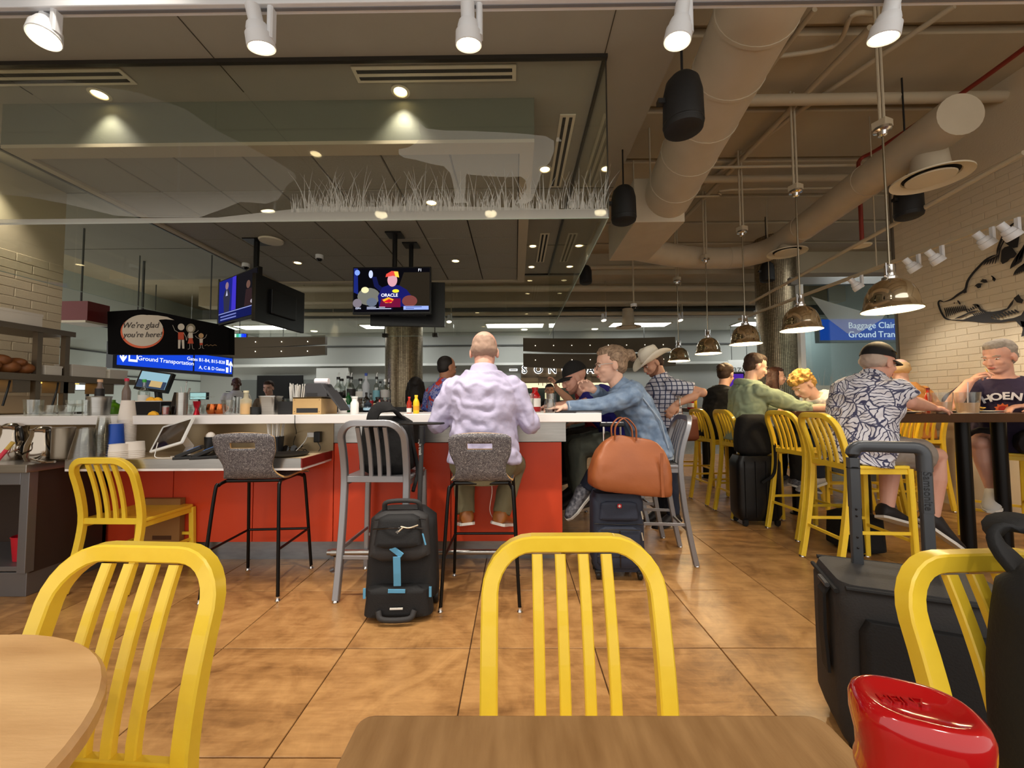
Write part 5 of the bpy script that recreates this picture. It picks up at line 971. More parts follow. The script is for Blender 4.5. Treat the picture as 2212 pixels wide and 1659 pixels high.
B().rings([[V(x * s, y * s, z) for x, y in rrect(0.13, 0.12, 0.025, 4)] for s, z in ((0.72, 0), (0.8, 0.006), (0.96, 0.125), (1.04, 0.13), (1.04, 0.137), (0.93, 0.135), (0.75, 0.01))]).build('pan', STEEL, t, smooth=True)
tag(B().rings([[V(x * s, y * s, z) for x, y in rrect(0.125, 0.12, 0.01, 2)] for s, z in ((0.9, 0), (1, 0.095), (0.96, 0.095), (0.86, 0.005))]).build('black_bin', BLK, loc=(bx_at(625, 2.96), 2.96, ZB), smooth=True), 'open black bin under the straw bundle', 'bin')
def straws(label, u, Y, z, w, h, n, cupm, cup=None, seed=2):
    t = T('straw_holder', label, 'straws', (bx_at(u, Y), Y, z)); rnd = random.Random(seed); r = px(w, Y) / 2; H = px(h, Y)
    B().rings([[V(x * s, y * s, zz) for x, y in rrect(2 * r * 0.8, 2 * r * 0.8, 0.012, 3)] for s, zz in ((0.85, 0), (1, H * 0.5), (0.95, H * 0.5), (0.8, 0.004))]).build('holder', cupm, t, smooth=True); m = None
    for i in range(n):
        a, b = rnd.uniform(-0.6, 0.6) * r, rnd.uniform(-0.6, 0.6) * r
        B().tube([(a, b, 0.01), (a * 1.5 + rnd.uniform(-0.2, 0.2) * r, b * 1.4, H * rnd.uniform(0.88, 1.0))], 0.0032, 5).build('straw', M('straw_white', (238, 236, 232), 0.6), t)
straws('bundle of white wrapped straws in a clear holder by the printer', 640, 3.08, ZB, 44, 66, 26, PLAS, seed=3); straws('white straws in a tall dark cup behind the ply stool', 596, 2.92, ZL, 34, 70, 18, M('dark_cup', (40, 44, 50), 0.4), seed=4)
# receipt printer on a wooden riser
t = T('printer_riser', 'pale wooden riser box with a long slot in front', 'riser', (bx_at(672, 2.95), 2.95, ZB)); WDP = M('pale_wood', (206, 172, 118), 0.5, noise=(6, 0.3), col2=(186, 150, 98))
BX('front', (-0.103, -0.06, 0), (0.103, -0.05, 0.123), WDP, t); BX('side', (-0.103, -0.05, 0), (-0.093, 0.2, 0.123), WDP, t); BX('side', (0.093, -0.05, 0), (0.103, 0.2, 0.123), WDP, t); BX('slot', (-0.075, -0.062, 0.012), (0.08, -0.06, 0.045), DKG, t); BX('top', (-0.103, -0.06, 0.115), (0.103, 0.2, 0.124), WDP, t)
for x in (-0.09, 0.09):
    for z in (0.02, 0.105): B().ell((x, -0.0605, z), (0.003, 0.002, 0.003), n=6, k=4).build('screw', DKG, t)
t = T('receipt_printer', 'dark grey receipt printer with a curl of white paper', 'printer', (bx_at(692, 2.98), 2.98, ZB + 0.125)); PG = M('printer_grey', (62, 62, 66), 0.45)
B().prism([(-0.075, 0), (0.09, 0), (0.09, 0.04), (0.05, 0.10), (-0.06, 0.10), (-0.075, 0.08)], -0.07, 0.09, Matrix.Rotation(pi / 2, 4, 'X') @ Matrix.Identity(4)).build('body', PG, t, bevel=0.006); BX('paper_slot', (-0.06, -0.092, 0.008), (0.02, -0.089, 0.03), DKG, t)
B().tube([(-0.03, -0.02, 0.118), (0.07, -0.02, 0.118)], 0.022, 16).build('paper_curl', M('receipt_paper', (244, 238, 244), 0.7), t, smooth=True); B().prism([(0.085, 0.035), (0.19, -0.10), (0.19, -0.085), (0.09, 0.055)], -0.07, 0.09, Matrix.Rotation(pi / 2, 4, 'X')).build('sloped_flap', PG, t)
# right end of the bar
tumbler('tall clear tumbler beside the lavender shirt', 1146, 16, 42, Y=2.95, taper=0.9)
bottle('red ketchup bottle with a white label on the bar', 1156, 3.35, ZB, 24, 52, M('ketchup_red', (160, 14, 16), 0.2), M('ketchup_red'), neck=0.5, lab=(0.2, 0.55, LBW))
t = thing_lathe('wine_glass', 'stemless wine glass with a little red wine at the bar end', 'glass', 1188, 2.92, ZB, [(0, 0), (0.028, 0.0), (0.042, 0.025), (0.044, 0.045), (0.034, 0.10), (0.0325, 0.10), (0.042, 0.045), (0.026, 0.006), (0, 0.004)], GLS); B().lathe([(0, 0.005), (0.026, 0.006), (0.039, 0.026), (0, 0.026)], 20).build('wine', M('red_wine', (58, 8, 14), 0.1), t, smooth=True)
tumbler('clear water glass behind the red wine', 1191, 22, 40, Y=3.15, taper=0.9, liquid=(0.5, M('water_tint', (220, 190, 170), 0.1, trans=0.6)))
t = T('napkin_rack', 'clear napkin rack beside the tumbler on the bar', 'napkin holder', (bx_at(1165, 2.95), 2.95, ZB)); BX('base', (-0.05, -0.04, 0), (0.06, 0.04, 0.008), PLAS, t); BX('side', (-0.052, -0.04, 0), (-0.048, 0.04, 0.1), PLAS, t)
t = T('laptop', 'closed black laptop under the denim sleeve at the bar end', 'laptop', (bx_at(1250, 2.98), 2.98, ZB)); B().prism(rrect(0.30, 0.2, 0.012, 3), 0, 0.009).build('base', M('laptop_grey', (120, 120, 124), 0.4, 0.6), t); B().prism(rrect(0.30, 0.2, 0.012, 3), 0.0095, 0.016).build('lid', BLK, t, bevel=0.001); t.rotation_euler.z = radians(4)
tag(B().prism(rrect(0.075, 0.15, 0.012, 3), 0, 0.008).build('phone', M('phone_dark', (28, 28, 34), 0.15), loc=(bx_at(1222, 2.87), 2.87, ZB), rz=radians(75), bevel=0.002), 'phone lying on the bar beside the laptop', 'phone')
# POS screen behind the bar
t = T('order_screen', 'black order terminal with a bright landscape picture', 'screen', at(332, 823, Y=3.9)); q = Matrix.Rotation(radians(-14), 4, 'X') @ Matrix.Rotation(radians(8), 4, 'Y')
for n_, a_, b_, m_ in (('case', (-0.17, 0, -0.10), (0.16, 0.04, 0.10), BLK), ('screen', (-0.15, -0.004, -0.075), (0.14, 0, 0.085), EM('pos_sky', (150, 190, 205), 0.9)), ('picture_land', (-0.15, -0.006, -0.075), (0.14, -0.004, 0.0), EM('pos_land', (60, 72, 96), 0.8)), ('picture_glow', (-0.02, -0.008, -0.06), (0.1, -0.006, -0.0), EM('pos_glow', (206, 176, 120), 0.9))): B().bb(a_, b_).build(n_, m_, t).matrix_local = q
B().tube([(0, 0.05, -0.08), (0, 0.1, -(at(332, 823, Y=3.9).z - 1.0))], 0.03, 10).build('stand', BLK, t)
bk = T('back_counter', 'inner work counter of the bar with speed rails', 'counter', (-3.4, 4.0, 0)); BX('top', (-1.0, -0.28, 0.97), (1.4, 0.25, 1.0), STEEL, bk); BX('carcass', (-1.0, -0.25, 0), (1.4, 0.22, 0.97), M('bar_core'), bk)
t = T('order_screen', 'small pale order screen near the pilot', 'screen', at(428, 856, Y=4.1)); BX('case', (-0.09, 0, -0.035), (0.09, 0.03, 0.04), BLK, t); BX('screen', (-0.08, -0.004, -0.03), (0.08, 0, 0.035), EM('pos_pale', (170, 214, 210), 0.8), t); B().tube([(0, 0.02, -0.03), (0, 0.03, 1.0 - t.location.z)], 0.012, 8).build('stand', BLK, t)

# ---- low service counter
def stack(name, label, u, Y, z, r0, r1, hc, n, pitch, mat, matl=None):
    """nested paper or plastic cups, mouth down"""
    t = T(name, label, 'cups', (bx_at(u, Y), Y, z)); o0 = None
    for k in range(n):
        if o0 is None: o0 = o = B().lathe([(r0, 0), (r0 + 0.002, 0.003), (r0, 0.005), (r1, hc), (0, hc)], 24).build('cup', mat, t, smooth=True, auto=50)
        else: o = o0.copy(); COL.objects.link(o)
        o.location.z = k * pitch
    return t
PLC = CLEAR('cup_plastic', (240, 240, 238), 0.12, 0.1)
stack('plastic_cup_stack', 'stack of clear plastic cups in a loose plastic sleeve', 190, 2.65, ZL, 0.045, 0.03, 0.11, 9, 0.012, PLC); stack('plastic_cup_stack', 'taller stack of clear plastic cups beside the blue cups', 226, 2.69, ZL, 0.046, 0.03, 0.13, 13, 0.0125, PLC)
for u in (182,): tag(B().lathe([(0.085, 0), (0.075, 0.06), (0.055, 0.16), (0.05, 0.2)], 18).build('plastic_sleeve', CLEAR('sleeve_plastic', (236, 234, 228), 0.14, 0.25), loc=(bx_at(190, 2.65), 2.65, ZL), smooth=True), 'crumpled clear plastic sleeve around the cups', 'plastic bag')
PAPW = M('paper_white', (236, 228, 220), 0.65); PAPB = M('paper_blue', (28, 78, 178), 0.5)
stack('paper_cup_stack', 'short stack of white paper lids left of its twin', 261, 2.63, ZL, 0.052, 0.048, 0.05, 5, 0.012, PAPW); stack('paper_cup_stack', 'short stack of white paper lids under the tall white cups', 295, 2.69, ZL, 0.052, 0.048, 0.06, 5, 0.012, PAPW)
stack('paper_cup_stack', 'very tall stack of white paper cups at the service counter', 276, 2.81, ZL, 0.05, 0.036, 0.14, 30, 0.0085, PAPW); t = stack('paper_cup_stack', 'stack of blue paper cups with white rims', 253, 2.73, ZL + 0.0, 0.046, 0.036, 0.145, 6, 0.016, PAPB)
for k in range(6): B().lathe([(0.0465, 0.0), (0.0475, 0.004), (0.0462, 0.008)], 24).build('white_rim', PAPW, t, smooth=True).location.z = k * 0.016
BX('box_riser', (-0.05, -0.05, 0), (0.05, 0.05, 0.001), PAPW, t)
t.location.z = ZL + 0.001; B().lathe([(0.037, 0.225), (0.0375, 0.228)], 20).build('cup_foot', PAPW, t)
STP = M('steel_polished', (170, 160, 148), 0.12, 1.0)
def pitcher(label, u, Y, z, s):
    t = T('steel_pitcher', label, 'pitcher', (bx_at(u, Y), Y, z)); B().lathe([(0, 0), (0.075 * s, 0), (0.085 * s, 0.03 * s), (0.08 * s, 0.10 * s), (0.06 * s, 0.16 * s), (0.058 * s, 0.19 * s), (0.062 * s, 0.2 * s), (0.056 * s, 0.198 * s), (0.05 * s, 0.16 * s)], 32).build('body', STP, t, smooth=True)
    B().tube(smoothpath([(0.055 * s, -0.02, 0.185 * s), (0.10 * s, -0.05, 0.19 * s), (0.125 * s, -0.06, 0.13 * s), (0.085 * s, -0.02, 0.05 * s)], 5), 0.009 * s, 8).build('handle', BLK, t, smooth=True); B().lathe([(0.056 * s, 0.195 * s), (0.03 * s, 0.215 * s), (0, 0.22 * s)], 24).build('lid', STP, t, smooth=True); B().prism([(-0.02, 0.045 * s), (0.02, 0.045 * s), (0, 0.085 * s)], 0.165 * s, 0.195 * s).build('spout', STP, t); return t
pitcher('polished steel coffee pitcher beside the grey canister', 97, 2.72, 0.83, 1.05); pitcher('polished steel coffee pitcher half out of view', 30, 2.76, 0.83, 1.15)
tag(B().tube(smoothpath([(bx_at(50, 2.6), 2.6, 0.97), (bx_at(42, 2.58), 2.58, 0.91), (bx_at(60, 2.69), 2.69, 0.855), (bx_at(95, 2.55), 2.55, 0.842), (bx_at(124, 2.55), 2.55, 0.842)], 6), 0.0085, 8).build('steel_hoop', STP, smooth=True), 'bent steel hoop handle in front of the pitchers', 'handle')
t = thing_lathe('steel_canister', 'brushed grey canister between the pitchers and plastic cups', 'canister', 141, 2.69, ZL, [(0, 0), (0.058, 0), (0.058, 0.2), (0.054, 0.206), (0.02, 0.208), (0, 0.208)], M('canister', (128, 118, 104), 0.35, 0.8))
t = T('spatula', 'pink and yellow handle leaning on the pitchers', 'spatula', (bx_at(8, 2.55), 2.55, 0.83)); B().tube([(-0.04, 0, 0.0), (0.01, 0.02, 0.09)], 0.012, 8).build('pink_end', M('pink', (226, 70, 90), 0.4), t); B().tube([(0.01, 0.02, 0.09), (0.035, 0.03, 0.135)], 0.012, 8).build('yellow_end', M('pale_yellow', (214, 180, 90), 0.4), t)
# tablet on a stand
t = T('tablet', 'white tablet on an aluminium stand showing a dark picture', 'tablet', (bx_at(376, 2.75), 2.75, ZL)); q = Matrix.Translation((0, 0, 0.145)) @ Matrix.Rotation(radians(-14), 4, 'Z') @ Matrix.Rotation(radians(-14), 4, 'Y') @ Matrix.Rotation(radians(58), 4, 'X') @ Matrix.Scale(1.2, 4)
for n_, poly, z0, z1, m_ in (('frame', rrect(0.25, 0.175, 0.012, 4), 0, 0.008, WP), ('screen', rrect(0.215, 0.145, 0.002, 2), 0.008, 0.009, M('tablet_glass', (54, 36, 18), 0.08, noise=(22, 0.15), col2=(26, 16, 8)))): B().prism(poly, z0, z1).build(n_, m_, t).matrix_local = q
ALU = M('aluminium', (214, 208, 204), 0.35, 0.6); B().sweep([(0.06, 0.04, 0.004), (0.07, 0.06, 0.06), (0.03, 0.03, 0.14)], 0.06, 0.006, [(1, 0, 0)] * 3).build('stand', ALU, t); BX('stand_foot', (0.02, -0.04, 0), (0.13, 0.07, 0.006), ALU, t)
B().tube(smoothpath([(-0.05, -0.06, 0.10), (-0.055, -0.07, 0.04), (-0.03, -0.09, 0.003), (0.1, -0.1, 0.003)], 5), 0.0028, 6).build('white_cable', WP, t, smooth=True)
def reader(label, u, Y, rz):
    t = T('card_reader', label, 'card reader', (bx_at(u, Y), Y, ZL), rz)
    B().prism([(-0.10, 0), (0.04, 0), (0.10, 0.035), (0.10, 0.045), (0.03, 0.022), (-0.10, 0.018)], -0.04, 0.04, Matrix.Rotation(radians(90), 4, 'X')).build('cradle', BLK, t, bevel=0.004); q = Matrix.Translation((-0.02, 0, 0.045)) @ Matrix.Rotation(radians(-24), 4, 'Y')
    B().prism(rrect(0.15, 0.078, 0.01, 3), -0.012, 0.012).build('terminal', BLK, t, bevel=0.004).matrix_local = q; B().bb((-0.005, -0.03, 0.0122), (0.062, 0.03, 0.0132)).build('screen', EM('reader_blue', (96, 158, 240), 0.9), t).matrix_local = q; B().bb((-0.065, -0.03, 0.0122), (-0.015, 0.03, 0.0135)).build('keypad', M('keypad', (44, 44, 48), 0.5), t).matrix_local = q
reader('black card reader with a blue screen beside the tablet stand', 421, 2.63, radians(24)); reader('second black card reader half behind the empty ply stool', 456, 2.63, radians(24))
t = thing_lathe('napkin_cup', 'tall black cup with a white napkin sticking out', 'cup', 457, 2.83, ZL, cup_prof(0.034, 0.038, 0.125), BLK); B().ell((0, 0, 0.125), (0.03, 0.03, 0.035), n=10, k=7).build('napkin', PAPW, t, smooth=True)
tag(B().lathe([(0, 0), (0.115, 0), (0.135, 0.012), (0.138, 0.018), (0.13, 0.016), (0.11, 0.006), (0, 0.006)], 36).build('serving_tray', M('tray_black', (34, 31, 28), 0.5), loc=(bx_at(622, 2.75), 2.75, ZL), smooth=True), 'round black non-slip serving tray on the service counter', 'tray')
t = T('sunglasses', 'folded black sunglasses near the cables on the counter', 'sunglasses', (bx_at(628, 2.95), 2.95, ZL)); 
for s in (-1, 1): B().lathe([(0, -0.002), (0.024, -0.002), (0.026, 0.002), (0, 0.003)], 16, (s * 0.03, 0, 0.025), Matrix.Rotation(radians(80), 3, 'X')).build('lens', DKG, t, smooth=True); B().tube([(s * 0.058, 0, 0.03), (s * 0.05, 0.1, 0.008)], 0.003, 6).build('temple', BLK, t)
B().tube([(-0.01, 0, 0.032), (0.01, 0, 0.032)], 0.003, 6).build('bridge', BLK, t)
# cardboard box under the yellow chair at the counter
t = T('cardboard_box', 'brown cardboard box standing behind the scuffed yellow chair', 'box', (-2.66, 3.0, 0)); BX('carton', (-0.14, 0.0, 0), (0.16, 0.045, 0.50), M('cardboard', (150, 108, 60), 0.8), t); BX('print', (-0.04, -0.002, 0.2), (0.1, 0.0, 0.23), M('print_brown', (84, 52, 26), 0.8), t); BX('print', (-0.04, -0.002, 0.16), (0.1, 0.0, 0.185), M('print_brown'), t)

# ---- kitchen shelves at the far left
SHM = M('shelf_steel', (120, 108, 92), 0.4, 0.6)
sh2 = T('steel_shelving', 'stainless kitchen shelving with two tiers in front of the brick wall', 'shelving', (-4.62, 3.9, 0))
BX('upper_shelf', (-0.25, -0.9, 1.88), (0.22, 0.05, 1.93), SHM, sh2); BX('lower_shelf', (-0.25, -0.9, 1.43), (0.22, 0.70, 1.49), SHM, sh2); BX('work_shelf', (-0.25, -0.9, 0.9), (0.3, 0.9, 1.13), M('shelf_dark', (30, 26, 23), 0.5), sh2)
for y in (-0.25, -0.02): BX('upright', (0.15, y, 0.9), (0.2, y + 0.04, 1.9), SHM, sh2)
for k, y in enumerate((-0.42, -0.05, 0.34)):
    BX('heat_lamp', (0.02, y, 1.32), (0.2, y + 0.13, 1.43), SHM, sh2); B().tube(smoothpath([(0.2, y - 0.02, 1.42), (0.22, y - 0.05, 1.33), (0.2, y - 0.06, 1.2)], 4), 0.008, 6).build('lamp_cord', BLK, sh2, smooth=True)
BX('warm_lamp_strip', (-0.2, -0.85, 1.424), (0.0, 0.3, 1.43), EM('heat_strip', (255, 190, 90), 2.0), sh2)
CBW = M('box_white', (222, 214, 200), 0.7)
def carton(label, y0, y1, z, h, x0=0.02, x1=0.2):
    t = T('takeout_box', label, 'box', (-4.62, (y0 + y1) / 2, z)); d_ = (y1 - y0) / 2; BX('carton', (x0, -d_, 0), (x1, d_, h), CBW, t, 0.003); BX('lid_edge', (x0 - 0.003, -d_ - 0.003, h * 0.8), (x1 + 0.003, d_ + 0.003, h), CBW, t)
    B().lathe([(0.022, -0.001), (0, -0.002)], 14, (x1 - 0.06, -d_, h * 0.45), Matrix.Rotation(pi / 2, 3, 'X')).build('printed_logo', DKG, t)
carton('white takeout box on the upper steel shelf', 3.35, 3.68, 1.93, 0.12); carton('small grey-white box on the lower shelf beside the bread', 3.72, 3.86, 1.49, 0.09); carton('white takeout box on the lower shelf past the upright', 3.95, 4.28, 1.49, 0.12); carton('second white takeout box at the end of the lower shelf', 4.32, 4.52, 1.49, 0.10)
t = T('bread_bag', 'clear bag of brown bread rolls on the lower shelf', 'bread', (-4.5, 3.5, 1.49)); BRD = M('bread', (150, 92, 46), 0.5, noise=(12, 0.25), col2=(104, 58, 26))
for y, z, r in ((-0.14, 0.06, 0.075), (0.0, 0.055, 0.07), (0.11, 0.05, 0.065), (-0.06, 0.11, 0.06), (0.06, 0.10, 0.05)): B().ell((0, y, z), (0.09, r * 1.1, r * 0.85), n=12, k=8).build('bread_roll', BRD, t, smooth=True)
t = T('serving_bowl', 'dark serving bowl with red salsa on the kitchen pass', 'bowl', (-4.3, 4.55, 1.13)); B().lathe([(0, 0), (0.08, 0), (0.13, 0.09), (0.125, 0.09), (0.075, 0.01), (0, 0.01)], 24).build('bowl', DKG, t, smooth=True); B().lathe([(0.11, 0.085), (0, 0.10)], 20).build('salsa', M('salsa', (150, 60, 44), 0.4, noise=(40, 0.2)), t, smooth=True)
t = T('order_monitor', 'bright white kitchen order monitor beyond the shelves', 'screen', at(185, 832, Y=6.0)); BX('case', (-0.16, 0, -0.08), (0.17, 0.04, 0.09), BLK, t); BX('screen', (-0.15, -0.004, -0.07), (0.16, 0, 0.08), EM('white_screen', (230, 240, 240), 1.1), t); B().tube([(0, 0.03, -0.07), (0, 0.03, -t.location.z)], 0.02, 8).build('stand', BLK, t)
# ================================================================ people
SKINS = {'light': M('skin_light', (226, 184, 162), 0.5, noise=(8, 0.3), col2=(216, 168, 146)), 'pink': M('skin_pink', (224, 174, 154), 0.5, noise=(8, 0.3), col2=(212, 156, 136)), 'tan': M('skin_tan', (200, 150, 122), 0.5), 'dark': M('skin_dark', (92, 58, 42), 0.5), 'olive': M('skin_olive', (176, 122, 92), 0.5)}
TEX = {}
def clouds(size):
    if size not in TEX: t = bpy.data.textures.new('clouds', 'CLOUDS'); t.noise_scale = size; t.noise_depth = 2; TEX[size] = t
    return TEX[size]
def creases():
    if 'cr' not in TEX: t = bpy.data.textures.new('creases', 'WOOD'); t.wood_type = 'BANDNOISE'; t.noise_scale = 0.11; t.turbulence = 14; t.noise_basis_2 = 'TRI'; TEX['cr'] = t
    return TEX['cr']
def blob(b, name, mat, parent, vox=0.008, it=4, wr=None, sub=False):
    """union of the closed shapes in b as one smooth skin"""
    me = bpy.data.meshes.new(name); me.from_pydata(b.v, [], b.f); me.materials.append(mat)
    bm = bmesh.new(); bm.from_mesh(me); bmesh.ops.recalc_face_normals(bm, faces=bm.faces); bm.to_mesh(me); bm.free()
    o = bpy.data.objects.new(name, me); COL.objects.link(o); o.parent = parent
    r = o.modifiers.new('union', 'REMESH'); r.mode = 'VOXEL'; r.voxel_size = vox; r.use_smooth_shade = True
    if it: s = o.modifiers.new('smooth', 'SMOOTH'); s.iterations = it; s.factor = 0.5
    if wr:
        d = o.modifiers.new('wrinkle', 'DISPLACE'); d.texture = clouds(wr[0]); d.strength = wr[1]; d.mid_level = 0.5; d.texture_coords = 'LOCAL'
        if len(wr) > 2: d = o.modifiers.new('crease', 'DISPLACE'); d.texture = creases(); d.strength = wr[2]; d.mid_level = 0.5; d.texture_coords = 'LOCAL'
    return o
def limb(b, pts, rs, n=12, ends=True):
    P = [Vector(p) for p in pts]; b.tube(P, list(rs), n)
    for i, (p, r) in enumerate(zip(P, rs)):
        if ends or 0 < i < len(P) - 1: b.ell(p, (r, r, r), n=12, k=8)
def torso_rings(b, sp, rv, prof, add, k=1.0, n=20):
    """sp(t): spine point; rv(t): right vector; prof: (t, half width, half depth, forward shift)"""
    rs = []
    for t, w, d, sh in prof:
        p = sp(t); tg = (sp(t + 0.01) - sp(t - 0.01)).normalized(); r = rv(t); r = (r - tg * r.dot(tg)).normalized(); f = tg.cross(r)
        rs.append([p + f * (sh * k) + r * ((w * k + add) * cos(a)) + f * ((d * k + add) * sin(a)) * (1.0) for a in [2 * pi * i / n for i in range(n)]])
    b.rings(rs)
HANDV = 0.0065
def hand(b, W, d, nrm, side, curl=0.5, s=1.0, spread=0.018, pinch=False):
    """palm, four bending fingers and a thumb leaving the side of the palm"""
    W = Vector(W); d = Vector(d).normalized(); nrm = Vector(nrm); nrm = (nrm - d * nrm.dot(d)).normalized(); sd = d.cross(nrm) * side
    q = Matrix((sd, d, nrm)).transposed()
    b.ell(W + d * 0.048 * s, (0.041 * s, 0.056 * s, 0.017 * s), q, 14, 9); b.ell(W + d * 0.03 * s + sd * 0.02 * s + nrm * 0.008 * s, (0.022 * s, 0.032 * s, 0.016 * s), q, 12, 8)
    for i, (L, back) in enumerate(((0.072, 0.004), (0.08, 0), (0.075, 0.003), (0.058, 0.012))):
        p = W + (d * (0.092 - back) + sd * (0.030 - 0.0205 * i)) * s; c = curl * (1 + 0.12 * i) if not pinch else (1.0 if i == 0 else 0.5 + 0.15 * i); a = 0; pts = [p - d * 0.02 * s]
        for f in (0.45, 0.31, 0.24):
            a += c * (0.75 if f > 0.4 else 0.9); pts.append(pts[-1] + ((d * cos(a) + nrm * sin(a)) * L * f + d * (0.02 if f > 0.4 else 0) * cos(a)) * s + sd * (1.5 - i) * 0.0015 * s)
        limb(b, pts, [0.0098 * s, 0.0092 * s, 0.0085 * s, 0.0072 * s], 8)
    t0 = W + (d * 0.028 + sd * 0.034) * s; t1 = t0 + (d * 0.6 + sd * 0.55 + nrm * 0.45).normalized() * 0.038 * s; t2 = t1 + (d * 0.85 + sd * (-0.05 - 0.3 * curl) + nrm * (0.35 + 0.3 * curl)).normalized() * 0.034 * s
    limb(b, [t0, t1, t2], [0.0125 * s, 0.011 * s, 0.0085 * s], 8)
EYEW = M('eye_white', (226, 220, 214), 0.25); IRIS = M('iris', (52, 38, 30), 0.2); LIP = M('lips', (176, 96, 88), 0.5)
def dirv(a, p=0.0):
    """direction from a heading (degrees, 0 = +x, 90 = +y) and a pitch"""
    a, p = radians(a), radians(p); return V(cos(a) * cos(p), sin(a) * cos(p), sin(p))
def person(label, pos, face, seat=None, sc=1.0, lean=8, twist=0, head=(0, 0, 0), skin='light', hair=None, hat=None, fat=1.0, L=None, R=None, legs=None, top=None, bottom=None, shoe=None, group=None, vox=0.009, detail=True, hd_off=(0, 0, 0), beard=None, sleeve=1.0, hands=(None, None), headscale=1.0, waist_up=False, hem=-0.10, wr=(0.14, 0.03, 0.007)):
    """pos: floor point; face: heading in degrees; L and R: (elbow, wrist, hand dir, palm normal, curl) in the person's own right/forward/up from pos, Vectors being world points"""
    F_ = dirv(face); R_ = F_.cross(V(0, 0, 1)); U_ = V(0, 0, 1); pos = V(pos[0], pos[1], 0)
    t = T('person', label, 'person', pos, 0, group); s = sc
    def W(p):
        return (p - pos) if isinstance(p, Vector) else R_ * p[0] + F_ * p[1] + U_ * p[2]
    pz = (seat + 0.105 * s) if seat is not None else 0.93 * s
    pel = U_ * pz; ln = radians(lean); FT = dirv(face + twist); RT = FT.cross(U_)
    def sp(q):   # spine, q in metres above the pelvis, bending forward with height
        k = q * s; a = ln * (0.35 + 0.65 * max(0, min(1, q / 0.45))) * 1.0
        return pel + U_ * (k * cos(a)) + F_ * (k * sin(a))
    def rv(q):
        k = max(0, min(1, q / 0.4)); return (R_ * (1 - k) + RT * k).normalized()
    neck = sp(0.50); tg = (sp(0.5) - sp(0.4)).normalized(); shc = sp(0.398)
    shl = 0.168 * s; sL, sR = shc - rv(0.45) * shl, shc + rv(0.45) * shl
    hyaw, hpit, hrol = head; HF = dirv(face + twist + hyaw, hpit); HU = (U_ - HF * HF.z).normalized(); HR = HF.cross(HU); HU = (HU + HR * math.tan(radians(hrol))).normalized(); HR = HF.cross(HU)
    hs = s * headscale; hc = neck + tg * 0.045 * s + HU * 0.105 * hs + HF * 0.012 * s + R_ * hd_off[0] + F_ * hd_off[1] + U_ * hd_off[2]
    sk = SKINS[skin]
    prof = [(-0.13, 0.10, 0.085, 0), (-0.08, 0.155, 0.115, 0), (0, 0.172, 0.125, 0), (0.10, 0.158, 0.115, 0.0), (0.20, 0.152, 0.108, 0), (0.30, 0.165, 0.115, 0), (0.38, 0.172, 0.112, 0), (0.43, 0.148, 0.098, -0.005), (0.47, 0.10, 0.08, -0.008), (0.50, 0.07, 0.062, -0.01)]
    fp = [(q, w * (1 + (fat - 1) * (0.8 if q < 0.4 else 0.4)), d * (1 + (fat - 1) * (1.0 if q < 0.4 else 0.3)), sh + (fat - 1) * 0.07 * max(0, 1 - abs(q - 0.12) / 0.2)) for q, w, d, sh in prof]
    # ---- limbs
    arms = {}
    for nm, S, sg, spec in (('L', sL, -1, L), ('R', sR, 1, R)):
        if spec is None: spec = ((sg * 0.26 * s, 0.02, pz + 0.16 * s), (sg * 0.22 * s, 0.22 * s, pz + 0.10 * s))
        e, w = W(spec[0]), W(spec[1]); d = W(spec[2]) if len(spec) > 2 and spec[2] is not None else (w - e).normalized(); nn = W(spec[3]) if len(spec) > 3 and spec[3] is not None else -U_; c = spec[4] if len(spec) > 4 else 0.45
        arms[nm] = (S, e, w, d, nn, sg, c)
    LG = {}
    for nm, sg in (('L', -1), ('R', 1)):
        h = pel + R_ * (sg * 0.09 * s) - U_ * 0.02 * s
        if legs and nm in legs: k, a, to = [W(p) for p in legs[nm]]
        elif seat is not None: k = R_ * (sg * 0.14 * s) + F_ * (0.42 * s) + U_ * (seat + 0.05); a = R_ * (sg * 0.12 * s) + F_ * (0.40 * s) + U_ * max(0.10, seat - 0.36 * s); to = a + F_ * 0.17 * s - U_ * 0.05
        else: k = R_ * (sg * 0.10 * s) + F_ * 0.03 + U_ * 0.50 * s; a = R_ * (sg * 0.11 * s) + U_ * 0.09; to = a + F_ * 0.17 * s - U_ * 0.05
        LG[nm] = (h, k, a, to)
    # ---- body: one continuous skin
    b = B(); torso_rings(b, sp, rv, fp, 0, s)
    limb(b, [neck - tg * 0.04 * s, neck + tg * 0.03 * s, hc - HU * 0.055 * hs - HF * 0.018 * hs], [0.066 * s, 0.058 * s, 0.056 * s])
    q = Matrix((HR, HF, HU)).transposed()
    def hp(x, y, z): return hc + (HR * x + HF * y + HU * z) * hs
    def he(x, y, z, a_, b_, c_): b.ell(hp(x, y, z), (a_ * hs, b_ * hs, c_ * hs), q, 16, 11)
    he(0, -0.008, 0.035, 0.077, 0.097, 0.088); he(0, 0.022, -0.028, 0.063, 0.074, 0.088); he(0, 0.052, -0.088, 0.036, 0.036, 0.026); he(0, 0.03, -0.07, 0.052, 0.05, 0.04)
    he(0, 0.101, -0.022, 0.0125, 0.018, 0.026); he(0, 0.106, -0.036, 0.017, 0.015, 0.012); he(0, 0.085, 0.018, 0.05, 0.014, 0.011); he(0, 0.088, -0.066, 0.024, 0.014, 0.013)
    for sg in (-1, 1): he(sg * 0.079, -0.008, -0.012, 0.010, 0.021, 0.032); he(sg * 0.035, 0.065, -0.028, 0.025, 0.025, 0.022)
